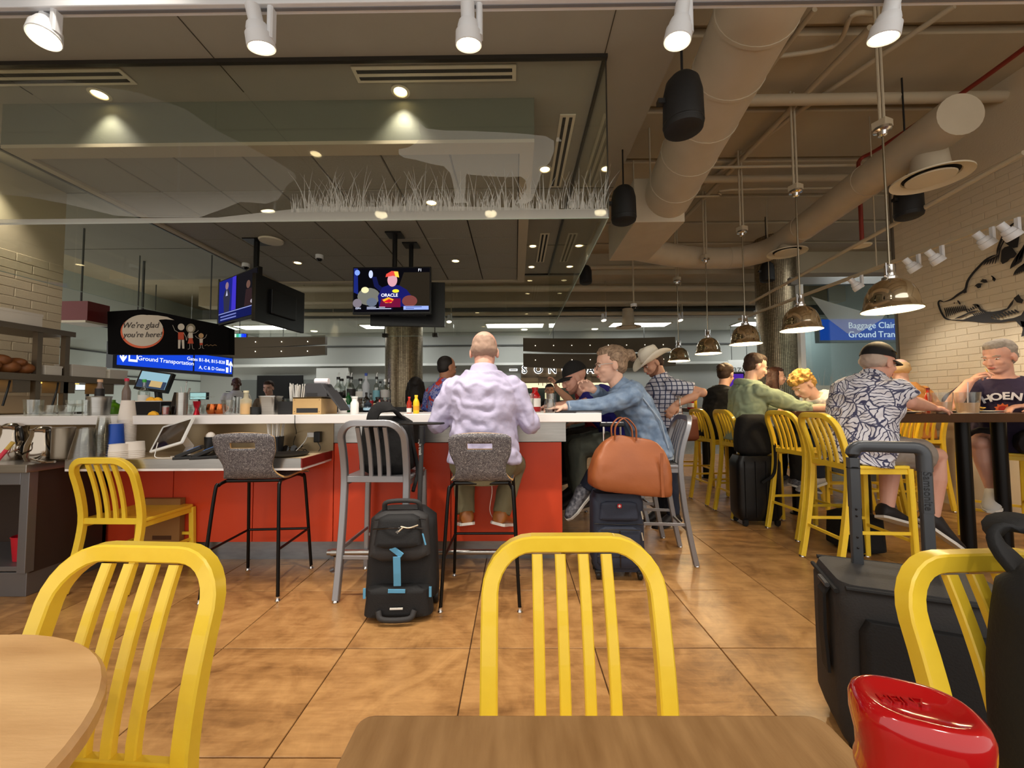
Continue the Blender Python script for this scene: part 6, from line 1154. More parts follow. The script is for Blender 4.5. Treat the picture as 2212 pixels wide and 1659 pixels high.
    for nm, (S, e, w, d, nn, sg, c) in arms.items():
        k = 1 + (fat - 1) * 0.4; limb(b, [S, S.lerp(e, 0.4), e, e.lerp(w, 0.35), w], [0.056 * s * k, 0.052 * s * k, 0.042 * s * k, 0.043 * s * k, 0.029 * s])
        hand(b, w, d, nn, -sg * 1.0 if sg > 0 else 1.0, c, s, pinch=(hands[0 if nm == 'L' else 1] == 'pinch'))
    for nm, (h, k, a, to) in LG.items(): kf = 1 + (fat - 1) * 0.4; limb(b, [h, h.lerp(k, 0.5), k, k.lerp(a, 0.35), a], [0.088 * s * kf, 0.078 * s * kf, 0.057 * s, 0.056 * s * kf, 0.036 * s]); limb(b, [a - U_ * 0.015, a.lerp(to, 0.6) - U_ * 0.012], [0.03 * s, 0.014 * s])
    blob(b, 'body', sk, t, min(vox, 0.0075) if detail else vox, 2)
    # ---- face
    if detail:
        for sg in (-1, 1):
            p = hp(sg * 0.032, 0.083, 0.0); e_ = B().ell(p, (0.0125 * hs, 0.008 * hs, 0.0055 * hs), q, 12, 8).build('eye', EYEW, t, smooth=True); B().ell(p + HF * 0.006 * hs - HU * 0.001, (0.0055 * hs, 0.004 * hs, 0.0042 * hs), q, 10, 6).build('iris', IRIS, e_, smooth=True)
            B().tube([hp(sg * 0.016, 0.094, 0.019), hp(sg * 0.034, 0.093, 0.025), hp(sg * 0.052, 0.08, 0.018)], 0.0045 * hs, 6).build('eyebrow', hair[1] if hair else M('brow_brown', (86, 62, 44), 0.8), t, smooth=True)
        B().ell(hp(0, 0.099, -0.064), (0.022 * hs, 0.007 * hs, 0.0075 * hs), q, 12, 7).build('mouth', LIP, t, smooth=True)
    # ---- clothes
    if top:
        g = B(); tp = [(q_, w, d, sh) for q_, w, d, sh in fp if hem + 0.02 < q_ < 0.485]; w0 = tp[0]
        tp = [(hem, w0[1] * 1.03, w0[2] * 1.05, w0[3])] + tp + [(0.492, 0.082, 0.074, -0.01)]
        torso_rings(g, sp, rv, tp, 0.026 * s, s)
        for nm, (S, e, w, d, nn, sg, c) in arms.items():
            k = 1 + (fat - 1) * 0.4; sl = top[1]; g.ell(S, (0.070 * s * k,) * 3, n=14, k=9); g.ell(S - rv(0.4) * sg * 0.06 * s - U_ * 0.0, (0.07 * s,) * 3)
            if sl < 1: end = S.lerp(e, sl); g.tube([S, end], [0.075 * s * k, 0.072 * s * k], 14)
            else:
                end = w - (w - e).normalized() * 0.012; g.tube([S, S.lerp(e, 0.5), e], [0.076 * s * k, 0.068 * s * k, 0.06 * s * k], 14); g.ell(e, (0.06 * s * k,) * 3); g.tube([e, e.lerp(end, 0.5), end], [0.06 * s * k, 0.056 * s * k, 0.044 * s], 14)
        so = blob(g, top[2] if len(top) > 2 else 'shirt', top[0], t, max(vox, 0.009), 3, wr)
        if len(top) > 3 and top[3]:   # collar
            fw_ = tg.cross(rv(0.5)); B().rings([[neck + tg * (z_ + 0.012 * -sin(a)) * s + (rv(0.5) * cos(a) * r_ + fw_ * sin(a) * r_ * 0.95) * s for a in [2 * pi * i / 20 for i in range(20)]] for z_, r_ in ((-0.045, 0.11), (-0.02, 0.092), (0.008, 0.08), (0.024, 0.074), (0.027, 0.069), (0.01, 0.07), (-0.03, 0.075))]).build('collar', top[0], t, smooth=True)
    if bottom:
        g = B(); torso_rings(g, sp, rv, [(-0.15, 0.12, 0.10, 0)] + [x for x in fp if -0.1 < x[0] < 0.11], 0.014 * s, s)
        for nm, (h, k, a, to) in LG.items():
            kf = 1 + (fat - 1) * 0.4; sh_ = bottom[1]; g.ell(h, (0.108 * s * kf,) * 3, n=14, k=9)
            if sh_ < 1: end = h.lerp(k, sh_); g.tube([h, end], [0.108 * s * kf, 0.096 * s * kf], 14)
            else: g.tube([h, h.lerp(k, 0.5), k], [0.108 * s * kf, 0.096 * s * kf, 0.078 * s], 14); g.ell(k, (0.078 * s,) * 3); g.tube([k, k.lerp(a, 0.4), a + (k - a).normalized() * 0.03], [0.078 * s, 0.072 * s, 0.058 * s], 14)
        blob(g, 'trousers' if bottom[1] >= 1 else 'shorts', bottom[0], t, max(vox, 0.010), 3, (0.12, 0.02))
    if shoe:
        for nm, (h, k, a, to) in LG.items():
            ax = (to - a); ax = ax.normalized(); sd_ = ax.cross((k - a).normalized()).normalized(); up = sd_.cross(ax).normalized() * (1 if sd_.cross(ax).dot(k - a) > 0 else -1)
            heel = a - ax * 0.055 * s - up * 0.045; tip = heel + ax * 0.285 * s; g = B(); rs = []
            for f_, w, hgt in ((0, 0.026, 0.075), (0.05, 0.036, 0.095), (0.25, 0.038, 0.10), (0.45, 0.04, 0.075), (0.7, 0.045, 0.05), (0.9, 0.036, 0.038), (1.0, 0.016, 0.025)):
                c_ = heel.lerp(tip, f_); rs.append([c_ + sd_ * (w * 1.25 * cos(an)) * s + up * (hgt * 1.1 * (0.5 + 0.5 * sin(an))) * s for an in [2 * pi * i / 12 for i in range(12)]])
            so = g.rings(rs).build('shoe', shoe[0], t, smooth=True, auto=70); g = B(); rs = []
            for f_, w in ((-0.015, 0.026), (0.05, 0.038), (0.25, 0.04), (0.45, 0.041), (0.7, 0.048), (0.9, 0.039), (1.02, 0.018)):
                c_ = heel.lerp(tip, f_); w *= 1.24; rs.append([c_ + sd_ * w * s, c_ - sd_ * w * s, c_ - sd_ * w * s + up * 0.018, c_ + sd_ * w * s + up * 0.018])
            g.rings(rs).build('sole', shoe[1], so)
    # ---- hair and hats
    if hair:
        kind, hm = hair; g = B()
        def hh(x, y, z, a_, b_, c_): g.ell(hp(x, y, z), (a_ * hs, b_ * hs, c_ * hs), q, 18, 12)
        if kind in ('short', 'bun', 'long', 'curly'): hh(0, -0.026, 0.05, 0.083, 0.093, 0.085); hh(0, -0.05, 0.0, 0.074, 0.06, 0.075); hh(0, 0.012, 0.088, 0.066, 0.07, 0.045)
        if kind == 'bun': hh(0, -0.03, 0.045, 0.086, 0.098, 0.088); hh(0, -0.135, 0.05, 0.042, 0.038, 0.04); hh(0.01, -0.155, 0.03, 0.025, 0.025, 0.03); hh(0, -0.10, 0.04, 0.03, 0.04, 0.03)
        if kind == 'long':
            for sg in (-1, 1): g.tube([hp(sg * 0.05, -0.02, 0.06), hp(sg * 0.08, -0.02, -0.05), hp(sg * 0.085, -0.01, -0.16), hp(sg * 0.075, 0.01, -0.24)], [0.045 * hs, 0.04 * hs, 0.04 * hs, 0.02 * hs], 10)
            hh(0, -0.07, -0.09, 0.08, 0.045, 0.12)
        if kind == 'curly':
            rnd = random.Random(4)
            for _ in range(26): a_ = rnd.uniform(0, 2 * pi); e_ = rnd.uniform(0.1, 1.5); rr_ = 0.092; hh(rr_ * cos(a_) * cos(e_), -0.02 + rr_ * 1.05 * sin(a_) * cos(e_), 0.045 + 0.085 * sin(e_), 0.028, 0.028, 0.024)
            for _ in range(8): hh(rnd.uniform(-0.06, 0.06), rnd.uniform(0.05, 0.10), rnd.uniform(0.05, 0.11), 0.022, 0.022, 0.022)
        if kind == 'fringe': hh(0, -0.035, 0.0, 0.081, 0.078, 0.055); hh(0, -0.055, 0.03, 0.07, 0.055, 0.06)
        if kind == 'stubble': hh(0, -0.022, 0.042, 0.0795, 0.092, 0.083); hh(0, -0.045, 0.0, 0.072, 0.06, 0.07)
        blob(g, 'hair', hm, t, 0.009 if detail else 0.012, 2, None if kind == 'stubble' else (0.02, 0.012) if kind != 'curly' else (0.022, 0.035))
    if beard:
        g = B()
        for a_ in ((0, 0.05, -0.092, 0.042, 0.042, 0.028), (0, 0.086, -0.05, 0.03, 0.012, 0.006)): g.ell(hp(*a_[:3]), tuple(v_ * hs for v_ in a_[3:]), q, 14, 9)
        g.tube([hp(0.066, -0.005, -0.035), hp(0.058, 0.02, -0.068), hp(0.038, 0.055, -0.092), hp(0, 0.074, -0.098), hp(-0.038, 0.055, -0.092), hp(-0.058, 0.02, -0.068), hp(-0.066, -0.005, -0.035)], [0.008 * hs, 0.015 * hs, 0.019 * hs, 0.021 * hs, 0.019 * hs, 0.015 * hs, 0.008 * hs], 8)
        blob(g, 'beard', beard, t, 0.007, 2)
    if hat and hat[0] == 'cap':
        hm = hat[1]; g = B(); vs = []; n_, m_ = 24, 8
        rs = [[hp(0.084 * cos(e_) * cos(a_), -0.015 + 0.104 * cos(e_) * sin(a_), 0.035 + 0.105 * sin(e_)) for a_ in [2 * pi * i / n_ for i in range(n_)]] for e_ in [1.5 * k / m_ for k in range(m_ + 1)]]
        co = g.rings(rs).build('cap', hm, t, smooth=True, auto=80); g = B(); rs = []
        for k in range(9):
            f_ = k / 8; a_ = -1.15 + 2.3 * f_; x = 0.075 * sin(a_); y0 = -0.015 + 0.10 * cos(a_); ext = 0.085 * cos(a_ * 1.05); z = 0.036 - 0.012 * (1 - cos(a_ * 1.2)) * 2
            rs.append([hp(x, y0 - 0.01, z + 0.003), hp(x * 1.02, y0 + ext * 0.6, z - 0.004), hp(x * 1.02, y0 + ext, z - 0.016), hp(x * 1.02, y0 + ext, z - 0.020), hp(x, y0 + ext * 0.6, z - 0.009), hp(x, y0 - 0.01, z - 0.003)])
        g.rings(rs).build('visor', hm, co, smooth=True); B().ell(hp(0, -0.012, 0.14), (0.007, 0.007, 0.004), q, 8, 5).build('button', hm, co)
        if len(hat) > 2: B().tube([hp(0.086 * cos(a_), -0.02 + 0.106 * sin(a_), 0.07) for a_ in [0.1 + 2.9 * i / 14 for i in range(15)]], 0.004, 6).build('sunglasses_on_cap', DKG, co, smooth=True)
    if hat and hat[0] == 'cowboy':
        hm = hat[1]; g = B(); rs = []; n_ = 28
        for e_, (r_, z) in enumerate(((1.0, 0.035), (0.99, 0.06), (0.96, 0.10), (0.90, 0.145), (0.78, 0.165), (0.5, 0.165), (0.2, 0.15))):
            rs.append([hp(0.085 * r_ * cos(a_), -0.01 + 0.108 * r_ * sin(a_), z - (0.02 if e_ > 3 else 0) * cos(a_ * 2) * -1 * (0.6 if sin(a_) > 0 else 0.3)) for a_ in [2 * pi * i / n_ for i in range(n_)]])
        co = g.rings(rs).build('hat_crown', hm, t, smooth=True, auto=80); g = B(); rs = []
        for r_ in (1.0, 1.35, 1.7, 1.98):
            rs.append([hp(0.085 * (1 + (r_ - 1) * 0.95) * cos(a_), -0.01 + (0.108 + 0.105 * (r_ - 1)) * sin(a_), 0.037 + 0.075 * ((r_ - 1) ** 1.6) * cos(a_) ** 2 - 0.02 * (r_ - 1) * sin(a_) ** 2) for a_ in [2 * pi * i / n_ for i in range(n_)]])
        g.rings(rs, False, False); o = g.build('hat_brim', hm, co, smooth=True); md = o.modifiers.new('thick', 'SOLIDIFY'); md.thickness = 0.005
        B().tube([hp(0.0865 * cos(a_), -0.01 + 0.1095 * sin(a_), 0.052) for a_ in [2 * pi * i / 24 for i in range(24)]], 0.008, 6, closed=True).build('hat_band', M('hat_band', (206, 192, 160), 0.6), co, smooth=True)
    t['hp'] = 1; del t['hp']
    return t, dict(hp=hp, HF=HF, HR=HR, HU=HU, sp=sp, rv=rv, W=W, arms=arms, LG=LG, pos=pos, F=F_, R=R_)

# ---- clothing materials
def pattern(name, base, fn, rough=0.8):
    m = M(name, base, rough); N, L_ = m.node_tree.nodes, m.node_tree.links; b = N['Principled BSDF']; tc = N.new('ShaderNodeTexCoord')
    L_.new(fn(N, L_, tc.outputs['Object']), b.inputs['Base Color']); return m
def ramp(N, L_, src, stops):
    r = N.new('ShaderNodeValToRGB'); e = r.color_ramp.elements
    while len(e) < len(stops): e.new(0.5)
    for k, (p_, c_) in zip(e, stops): k.position = p_; k.color = (*lin(c_), 1)
    L_.new(src, r.inputs[0]); return r.outputs[0]
def node(N, L_, kind, vec, **kw):
    n = N.new(kind)
    for k, v in kw.items():
        if k in n.inputs: n.inputs[k].default_value = v
        else: setattr(n, k, v)
    if vec is not None: L_.new(vec, n.inputs['Vector'])
    return n
def mixc(N, L_, fac, a, b):
    m = N.new('ShaderNodeMix'); m.data_type = 'RGBA'; L_.new(fac, m.inputs[0])
    for i, x in ((6, a), (7, b)):
        if isinstance(x, tuple): m.inputs[i].default_value = (*lin(x), 1)
        else: L_.new(x, m.inputs[i])
    return m.outputs[2]
def leaf(N, L_, v):
    """overlapping veined leaves: every cell has its own stripe direction and a dark outline"""
    n = node(N, L_, 'ShaderNodeTexNoise', v, Scale=7.0, Detail=2.0); ad = N.new('ShaderNodeVectorMath'); ad.operation = 'MULTIPLY_ADD'; ad.inputs[1].default_value = (0.07, 0.07, 0.07); L_.new(n.outputs['Color'], ad.inputs[0]); L_.new(v, ad.inputs[2])
    a = node(N, L_, 'ShaderNodeTexVoronoi', ad.outputs[0], Scale=10.0); e = node(N, L_, 'ShaderNodeTexVoronoi', ad.outputs[0], Scale=10.0, feature='DISTANCE_TO_EDGE')
    mu_ = N.new('ShaderNodeVectorMath'); mu_.operation = 'SCALE'; mu_.inputs['Scale'].default_value = 6.28; L_.new(a.outputs['Color'], mu_.inputs[0])
    ro = N.new('ShaderNodeVectorRotate'); ro.rotation_type = 'EULER_XYZ'; L_.new(ad.outputs[0], ro.inputs['Vector']); L_.new(mu_.outputs[0], ro.inputs['Rotation'])
    w = node(N, L_, 'ShaderNodeTexWave', ro.outputs[0], Scale=15.0, Distortion=3.0, Detail=1.0); w.inputs['Detail Scale'].default_value = 2.0
    st = ramp(N, L_, w.outputs[0], [(0.0, (255, 255, 255)), (0.10, (255, 255, 255)), (0.17, (0, 0, 0))]); ed = ramp(N, L_, e.outputs[0], [(0.0, (255, 255, 255)), (0.025, (255, 255, 255)), (0.05, (0, 0, 0))])
    c = mixc(N, L_, st, (214, 214, 224), (58, 60, 92)); return mixc(N, L_, ed, c, (66, 68, 98))
def plaid(N, L_, v):
    s_ = N.new('ShaderNodeSeparateXYZ'); L_.new(v, s_.inputs[0]); outs = []
    for ax, k in (('X', 150.0), ('Z', 150.0), ('Y', 150.0)):
        m_ = N.new('ShaderNodeMath'); m_.operation = 'MULTIPLY'; m_.inputs[1].default_value = k; L_.new(s_.outputs[ax], m_.inputs[0]); q_ = N.new('ShaderNodeMath'); q_.operation = 'SINE'; L_.new(m_.outputs[0], q_.inputs[0]); outs.append(ramp(N, L_, q_.outputs[0], [(0.72, (0, 0, 0)), (0.86, (255, 255, 255))]))
    c = mixc(N, L_, outs[0], (206, 208, 220), (60, 70, 104)); return mixc(N, L_, outs[1], c, (52, 60, 92))
def aloha(N, L_, v):
    n = node(N, L_, 'ShaderNodeTexNoise', v, Scale=22.0, Detail=4.0, Distortion=1.5); c = ramp(N, L_, n.outputs[0], [(0.36, (58, 72, 160)), (0.47, (96, 116, 196)), (0.54, (176, 176, 214)), (0.66, (86, 100, 186))]); n2 = node(N, L_, 'ShaderNodeTexNoise', v, Scale=11.0, Detail=2.0, Distortion=1.0); f = ramp(N, L_, n2.outputs[0], [(0.58, (0, 0, 0)), (0.61, (255, 255, 255))]); return mixc(N, L_, f, c, (214, 66, 52))
def denim(N, L_, v):
    n = node(N, L_, 'ShaderNodeTexNoise', v, Scale=14.0, Detail=8.0); return ramp(N, L_, n.outputs[0], [(0.3, (92, 112, 138)), (0.5, (112, 132, 158)), (0.72, (134, 152, 174))])
LEAF = pattern('leaf_print', (206, 204, 208), leaf); PLAID = pattern('plaid_shirt', (206, 208, 220), plaid); ALOHA = pattern('aloha_print', (90, 110, 190), aloha); DENIM = pattern('denim_jacket', (108, 130, 158), denim, 0.9)
def cloth(n, c, r=0.85): return M(n, c, r, noise=(5, 0.4), col2=tuple(x * 0.88 for x in c), bump=(14, 0.6))
LAV = cloth('lavender_cotton', (190, 184, 214), 0.7); KHAKI = cloth('khaki', (122, 114, 86)); GREYP = cloth('grey_green_trousers', (104, 110, 100)); HOOD = cloth('sage_fleece', (158, 176, 150)); BLKC = cloth('black_cloth', (16, 16, 18)); NAVYC = cloth('navy_denim', (34, 42, 62)); BLUEC = cloth('cobalt_polo', (40, 38, 140)); PURP = cloth('purple_tee', (50, 38, 64)); SHRT = cloth('stone_shorts', (150, 140, 132)); SHRD = cloth('charcoal_shorts', (48, 44, 46)); ORNG = cloth('apricot_tee', (232, 160, 84)); WHT = cloth('white_cotton', (226, 224, 220)); GRYT = cloth('grey_top', (134, 140, 144)); BRNJ = cloth('brown_jacket', (106, 88, 68)); REDC = cloth('red_cloth', (150, 26, 30))
BLKH = M('cap_black', (20, 19, 20), 0.8); HBR = M('hair_brown', (66, 44, 30), 0.7, noise=(60, 0.25), stretch=(1, 1, 6)); HDK = M('hair_dark', (30, 22, 18), 0.6, noise=(60, 0.3)); HBL = M('hair_blond', (206, 164, 84), 0.65, noise=(40, 0.25), col2=(150, 108, 48)); HGR = M('hair_grey', (176, 164, 152), 0.8, noise=(60, 0.3)); HSB = M('hair_streaked', (176, 150, 124), 0.65, noise=(30, 0.2), col2=(96, 74, 58), stretch=(1, 6, 1)); HST = M('hair_stubble', (172, 144, 126), 0.8, noise=(40, 0.3), col2=(148, 120, 104)); STRAW = M('straw_hat', (242, 234, 216), 0.7, bump=(120, 0.2)); RUB = M('rubber_white', (220, 218, 212), 0.6); LEA = M('tan_leather_shoe', (150, 90, 38), 0.4); DSH = M('dark_shoe', (30, 26, 28), 0.6); GSH = M('grey_shoe', (128, 130, 138), 0.7, noise=(40, 0.15), col2=(60, 62, 72)); WSH = M('white_shoe', (186, 184, 182), 0.6)

# ---- lavender shirt, back to the camera on the ply stool
SEATP = 0.735
pA, A_ = person('man in a lavender shirt seated on a ply stool, back turned', (-0.205, 2.60), 90, SEATP, 1.12, 2, head=(0, -14, 0), skin='pink', hair=('fringe', HST), fat=1.1,
    L=((-0.30, 0.02, 1.07), (-0.24, 0.27, 1.16), (0.3, 1, -0.1), None, 0.5), R=((0.30, 0.02, 1.07), (0.22, 0.27, 1.16), (-0.3, 1, -0.1), None, 0.5),
    legs={'L': ((-0.185, 0.38, 0.75), (-0.145, 0.27, 0.385), (-0.17, 0.42, 0.345)), 'R': ((0.19, 0.38, 0.75), (0.095, 0.27, 0.385), (0.13, 0.42, 0.345))}, top=(LAV, 1.0, 'shirt', True), bottom=(KHAKI, 1.0), shoe=(LEA, RUB), hem=-0.03, wr=(0.12, 0.03, 0.011), vox=0.0085, hd_off=(0, 0, -0.035))
for nm in 'LR':
    h, k, a, to = A_['LG'][nm]; B().tube([a + (k - a) * 0.02, a + (k - a) * 0.22], 0.045, 12).build('sock', NAVYC, pA, smooth=True)
B().tube(smoothpath([(0.02, 0.1, 0.76), (0.04, 0.2, 0.6), (0.02, 0.25, 0.45), (0.05, 0.3, 0.36)], 6), 0.0022, 5).build('earphone_cable', WP, pA, smooth=True)

# ---- denim jacket at the bar corner
pB, D_ = person('woman in a denim jacket and glasses leaning over the bar', (1.05, 3.18), 180, 0.745, 1.06, 26, head=(0, -8, 0), skin='light', hair=('bun', HSB), headscale=1.12,
    L=(at(1292, 878, Y=3.02), at(1222, 880, Y=2.98), (0, 1, -0.05), None, 0.3), R=((0.20, 0.26, 1.20), (0.06, 0.42, 1.305), (-0.15, 0.75, 0.55), (-0.6, 0, -0.5), 0.6), hands=(None, 'pinch'),
    legs={'L': ((-0.10, 0.34, 0.80), at(1262, 1062, Y=3.1), at(1238, 1090, Y=3.1)), 'R': ((0.13, 0.30, 0.78), (0.14, 0.36, 0.42), (0.14, 0.5, 0.38))}, top=(DENIM, 1.0, 'denim_jacket', True), bottom=(NAVYC, 1.0), shoe=(GSH, RUB), hem=-0.08, wr=(0.12, 0.025, 0.009))
hp = D_['hp']
for sg in (-1, 1): B().tube([hp(sg * 0.058, 0.095, 0.008), hp(sg * 0.075, 0.06, 0.01), hp(sg * 0.082, -0.005, 0.004)], 0.003, 6).build('glasses_temple', SPW, pB, smooth=True); B().tube([hp(sg * (0.032 + 0.025 * cos(a)), 0.104, -0.002 + 0.02 * sin(a)) for a in [2 * pi * i / 14 for i in range(14)]], 0.0022, 6, closed=True).build('glasses_rim', BLK, pB, smooth=True)
B().ell(hp(-0.09, -0.012, -0.045), (0.005, 0.005, 0.005), n=8, k=5).build('earring', SPW, pB); q_ = D_['arms']['R'][2]
# jacket details: waistband, buttons, sleeve seam
so = [c for c in pB.children if c.name.startswith('denim_jacket')][0]
sp_, rv_ = D_['sp'], D_['rv']
B().ell(sp_(-0.045) - rv_(0) * 0.03 + D_['F'] * -0.165, (0.009, 0.004, 0.009), n=8, k=5).build('button', SPW, so)

DENL = M('denim_seam', (150, 164, 182), 0.9); k_ = 1.06
rs_ = []
for q_, ad_ in ((-0.085, 0.036), (-0.045, 0.036)):
    rs_.append([sp_(q_) + rv_(q_) * ((0.16 * k_ + ad_) * cos(a)) + rv_(q_).cross(V(0, 0, 1)) * -1 * ((0.12 * k_ + ad_) * sin(a)) for a in [2 * pi * i / 28 for i in range(28)]])
B().rings(rs_, False, False).build('waistband', DENL, so, smooth=True)
S_, e_, w_ = D_['arms']['L'][:3]; B().tube([w_ - (w_ - e_).normalized() * 0.06, w_ - (w_ - e_).normalized() * 0.012], 0.05, 14).build('cuff', DENL, so, smooth=True)
B().tube([sp_(0.44) - rv_(0.4) * 0.15 + V(0.02, -0.01, 0.04), S_ + V(0.075, -0.02, -0.02), sp_(0.2) - rv_(0.2) * 0.16 + V(0.09, -0.02, 0), sp_(0.0) - rv_(0) * 0.17 + V(0.08, -0.02, 0)], 0.006, 6).build('back_seam', DENL, so, smooth=True)
# ---- cobalt shirt and black cap beyond her
pC, C_ = person('bearded man in a cobalt shirt and black cap hunched over the bar', (1.02, 3.78), 180, 0.745, 1.12, 40, head=(0, -22, 0), skin='pink', hat=('cap', BLKH), beard=M('beard_grey', (168, 122, 104), 0.8), fat=1.2,
    L=((-0.22, 0.45, 1.17), (-0.08, 0.66, 1.165), (0.2, 1, 0), None, 0.5), R=((0.25, 0.4, 1.18), (0.1, 0.66, 1.165)), top=(BLUEC, 0.6, 'polo_shirt', True), bottom=(GREYP, 1.0), shoe=(DSH, DSH), headscale=1.05)
again(gs, (1.02, 3.80, 0), radians(-90), 'grey metal slat-back bar stool under the man in cobalt')
# ---- cowboy hat
pD, K_ = person('man standing in a plaid shirt and cream cowboy hat', (1.50, 4.02), 186, None, 1.02, 6, head=(0, -30, 0), skin='tan', hair=('short', HBR), hat=('cowboy', STRAW), beard=M('beard_short', (130, 88, 66), 0.8), fat=1.1,
    L=(at(1517, 848, Y=3.72), at(1462, 872, Y=3.72), V(-0.12, 0, -0.16) + V(1.5, 4.02, 0), V(1.5, 4.02 + 0.3, 0), 0.4), R=((0.26, 0.1, 1.2), (0.2, 0.36, 1.12)), top=(PLAID, 0.72, 'plaid_shirt', True), bottom=(NAVYC, 1.0), shoe=(DSH, DSH), hem=0.0)
B().tube([K_['arms']['L'][2] + V(0.034 * cos(a) * 0.4, 0.036 * cos(a), 0.036 * sin(a)) - (K_['arms']['L'][2] - K_['arms']['L'][1]).normalized() * 0.03 for a in [2 * pi * i / 16 for i in range(16)]], 0.006, 6, closed=True).build('wristwatch', SPW, pD, smooth=True)
# ---- high-table guests
SY = 0.757
pE, E_ = person('person in a pale green hoodie hunched at the high table', (2.45, 4.32), 0, SY, 1.1, 8, head=(-6, -18, 0), skin='light', hair=('short', HBR), fat=1.12, L=((-0.24, 0.42, 1.12), (-0.1, 0.62, 1.135)), R=((0.26, 0.40, 1.13), (0.10, 0.68, 1.135), (-0.2, 1, 0), None, 0.5), top=(HOOD, 1.0, 'hoodie', False), bottom=(BLKC, 1.0), shoe=(GSH, RUB), hem=-0.08, wr=(0.16, 0.04, 0.01))
g = B(); nk = E_['sp'](0.46); g.tube([nk + (E_['R'] * cos(a) * 0.10 - E_['F'] * (0.03 + 0.085 * sin(a))) + V(0, 0, 0.035 * sin(a)) for a in [-0.5 + (pi + 1.0) * i / 14 for i in range(15)]], 0.045, 10); blob(g, 'hood', HOOD, pE, 0.01, 3, (0.1, 0.02))
person('woman with a hair bun in a black top at the high table', (2.44, 4.93), 25, SY, 1.08, 18, head=(10, -14, 0), skin='light', hair=('bun', HBR), top=(BLKC, 1.0, 'black_top', False), bottom=(BLKC, 1.0), shoe=(DSH, DSH), R=((0.24, 0.36, 1.13), (0.1, 0.6, 1.135)), L=((-0.24, 0.36, 1.13), (-0.1, 0.6, 1.135)), detail=False, vox=0.011)
person('brunette woman in a grey top looking aside at the far tables', (3.66, 5.75), -35, SY, 1.05, 4, head=(12, -4, 0), skin='light', hair=('long', M('hair_chestnut', (72, 40, 26), 0.6, noise=(40, 0.25), stretch=(1, 1, .2))), top=(GRYT, 0.2, 'grey_top', False), bottom=(NAVYC, 1.0), shoe=(DSH, DSH))
again(ys, (3.72, 5.75, 0), radians(-125), 'yellow bar stool under the brunette woman in grey')
person('curly blond boy in a white top bent over the table', (3.46, 4.24), 180, SY, 1.0, 38, head=(0, -38, 0), skin='light', hair=('curly', HBL), top=(WHT, 0.35, 'white_top', False), bottom=(NAVYC, 1.0), shoe=(WSH, RUB), L=((-0.20, 0.33, 1.13), (-0.12, 0.52, 1.13)), R=((0.2, 0.33, 1.13), (0.1, 0.52, 1.13)), headscale=1.12)
pI, I_ = person('man in a leaf-print shirt, cap and shorts eating at the high table', (2.49, 2.97), 12, SY, 1.07, 20, head=(-4, -12, 0), skin='pink', hair=('fringe', M('hair_white', (190, 170, 156), 0.8)), hat=('cap', BLKH, 'shades'), fat=1.26,
    L=((-0.28, 0.36, 1.17), (-0.12, 0.62, 1.155)), R=(at(1962, 868, Y=2.78), at(2012, 880, Y=3.02), (0.1, 1, -0.15), (0, 0, -1), 0.7),
    legs={'L': ((-0.12, 0.50, 0.83), (-0.02, 0.28, 0.36), (0.0, 0.45, 0.31)), 'R': (at(2022, 985, Y=2.93), at(2012, 1128, Y=2.93), at(2055, 1158, Y=2.9))}, top=(LEAF, 0.85, 'leaf_print_shirt', True), bottom=(SHRT, 0.78), shoe=(DSH, RUB), hem=-0.12, wr=(0.16, 0.035, 0.01), headscale=1.05, hd_off=(0, 0, -0.045))
pJ, J_ = person('grey-haired man in a purple lettered shirt holding a chip', (4.30, 3.56), 222, SY, 1.08, 8, head=(-30, -12, 0), skin='pink', hair=('short', HGR), fat=1.22,
    R=(at(2052, 880, Y=3.35), at(2093, 826, Y=3.25), V(0.55, -0.1, 0.5) + V(4.30, 3.56, 0), V(0.5, -0.4, -0.4) + V(4.30, 3.56, 0), 0.6), L=((-0.30, 0.26, 1.16), (-0.1, 0.42, 1.15)), hands=(None, 'pinch'), legs={'R': ((0.16, 0.42, 0.84), (0.10, 0.35, 0.42), (0.12, 0.5, 0.37)), 'L': ((-0.18, 0.42, 0.84), (-0.16, 0.3, 0.40), (-0.16, 0.46, 0.36))}, top=(PURP, 0.8, 'purple_shirt', False), bottom=(SHRD, 0.7), shoe=(WSH, RUB), hem=-0.10, headscale=1.08)
# lettering and sunburst emblem on the purple shirt, following the chest
so = [c for c in pJ.children if c.name.startswith('purple_shirt')][0]; spj, Fj, Rj = J_['sp'], J_['F'], J_['R']
def chest(x, q_, off): 
    w_, d_ = 0.27, 0.182; a = max(-1, min(1, x / w_)); return spj(q_) - Rj * x + Fj * (d_ * sqrt(max(0.05, 1 - a * a)) + off)
for i, chh in enumerate('PHOENIX'):
    x = (i - 3) * 0.052; q_ = 0.335 - 0.055 * ((i - 3) / 3.0) ** 2; p = chest(x, q_, 0.004); nrm = (Fj * 1.0 - Rj * x * 3).normalized(); rgt = V(0, 0, 1).cross(nrm).normalized(); ang = -((i - 3) / 3.0) * 0.5
    up = (V(0, 0, 1) * cos(ang) - rgt * sin(ang)); text(chh, 0.084, M('print_white', (226, 222, 226), 0.7), so, face_mt(p + nrm * 0.012, rgt * cos(ang) + V(0, 0, 1) * sin(ang), up), 'lettering', 0.003, bold=0.003)
pe = chest(-0.02, 0.235, 0.014); n_ = Fj; rg = V(0, 0, 1).cross(n_); pol = []
for k in range(20): rr_ = 0.05 if k % 2 else 0.036; pol.append(pe + rg * (rr_ * cos(2 * pi * k / 20)) + V(0, 0, 1) * (rr_ * sin(2 * pi * k / 20)))
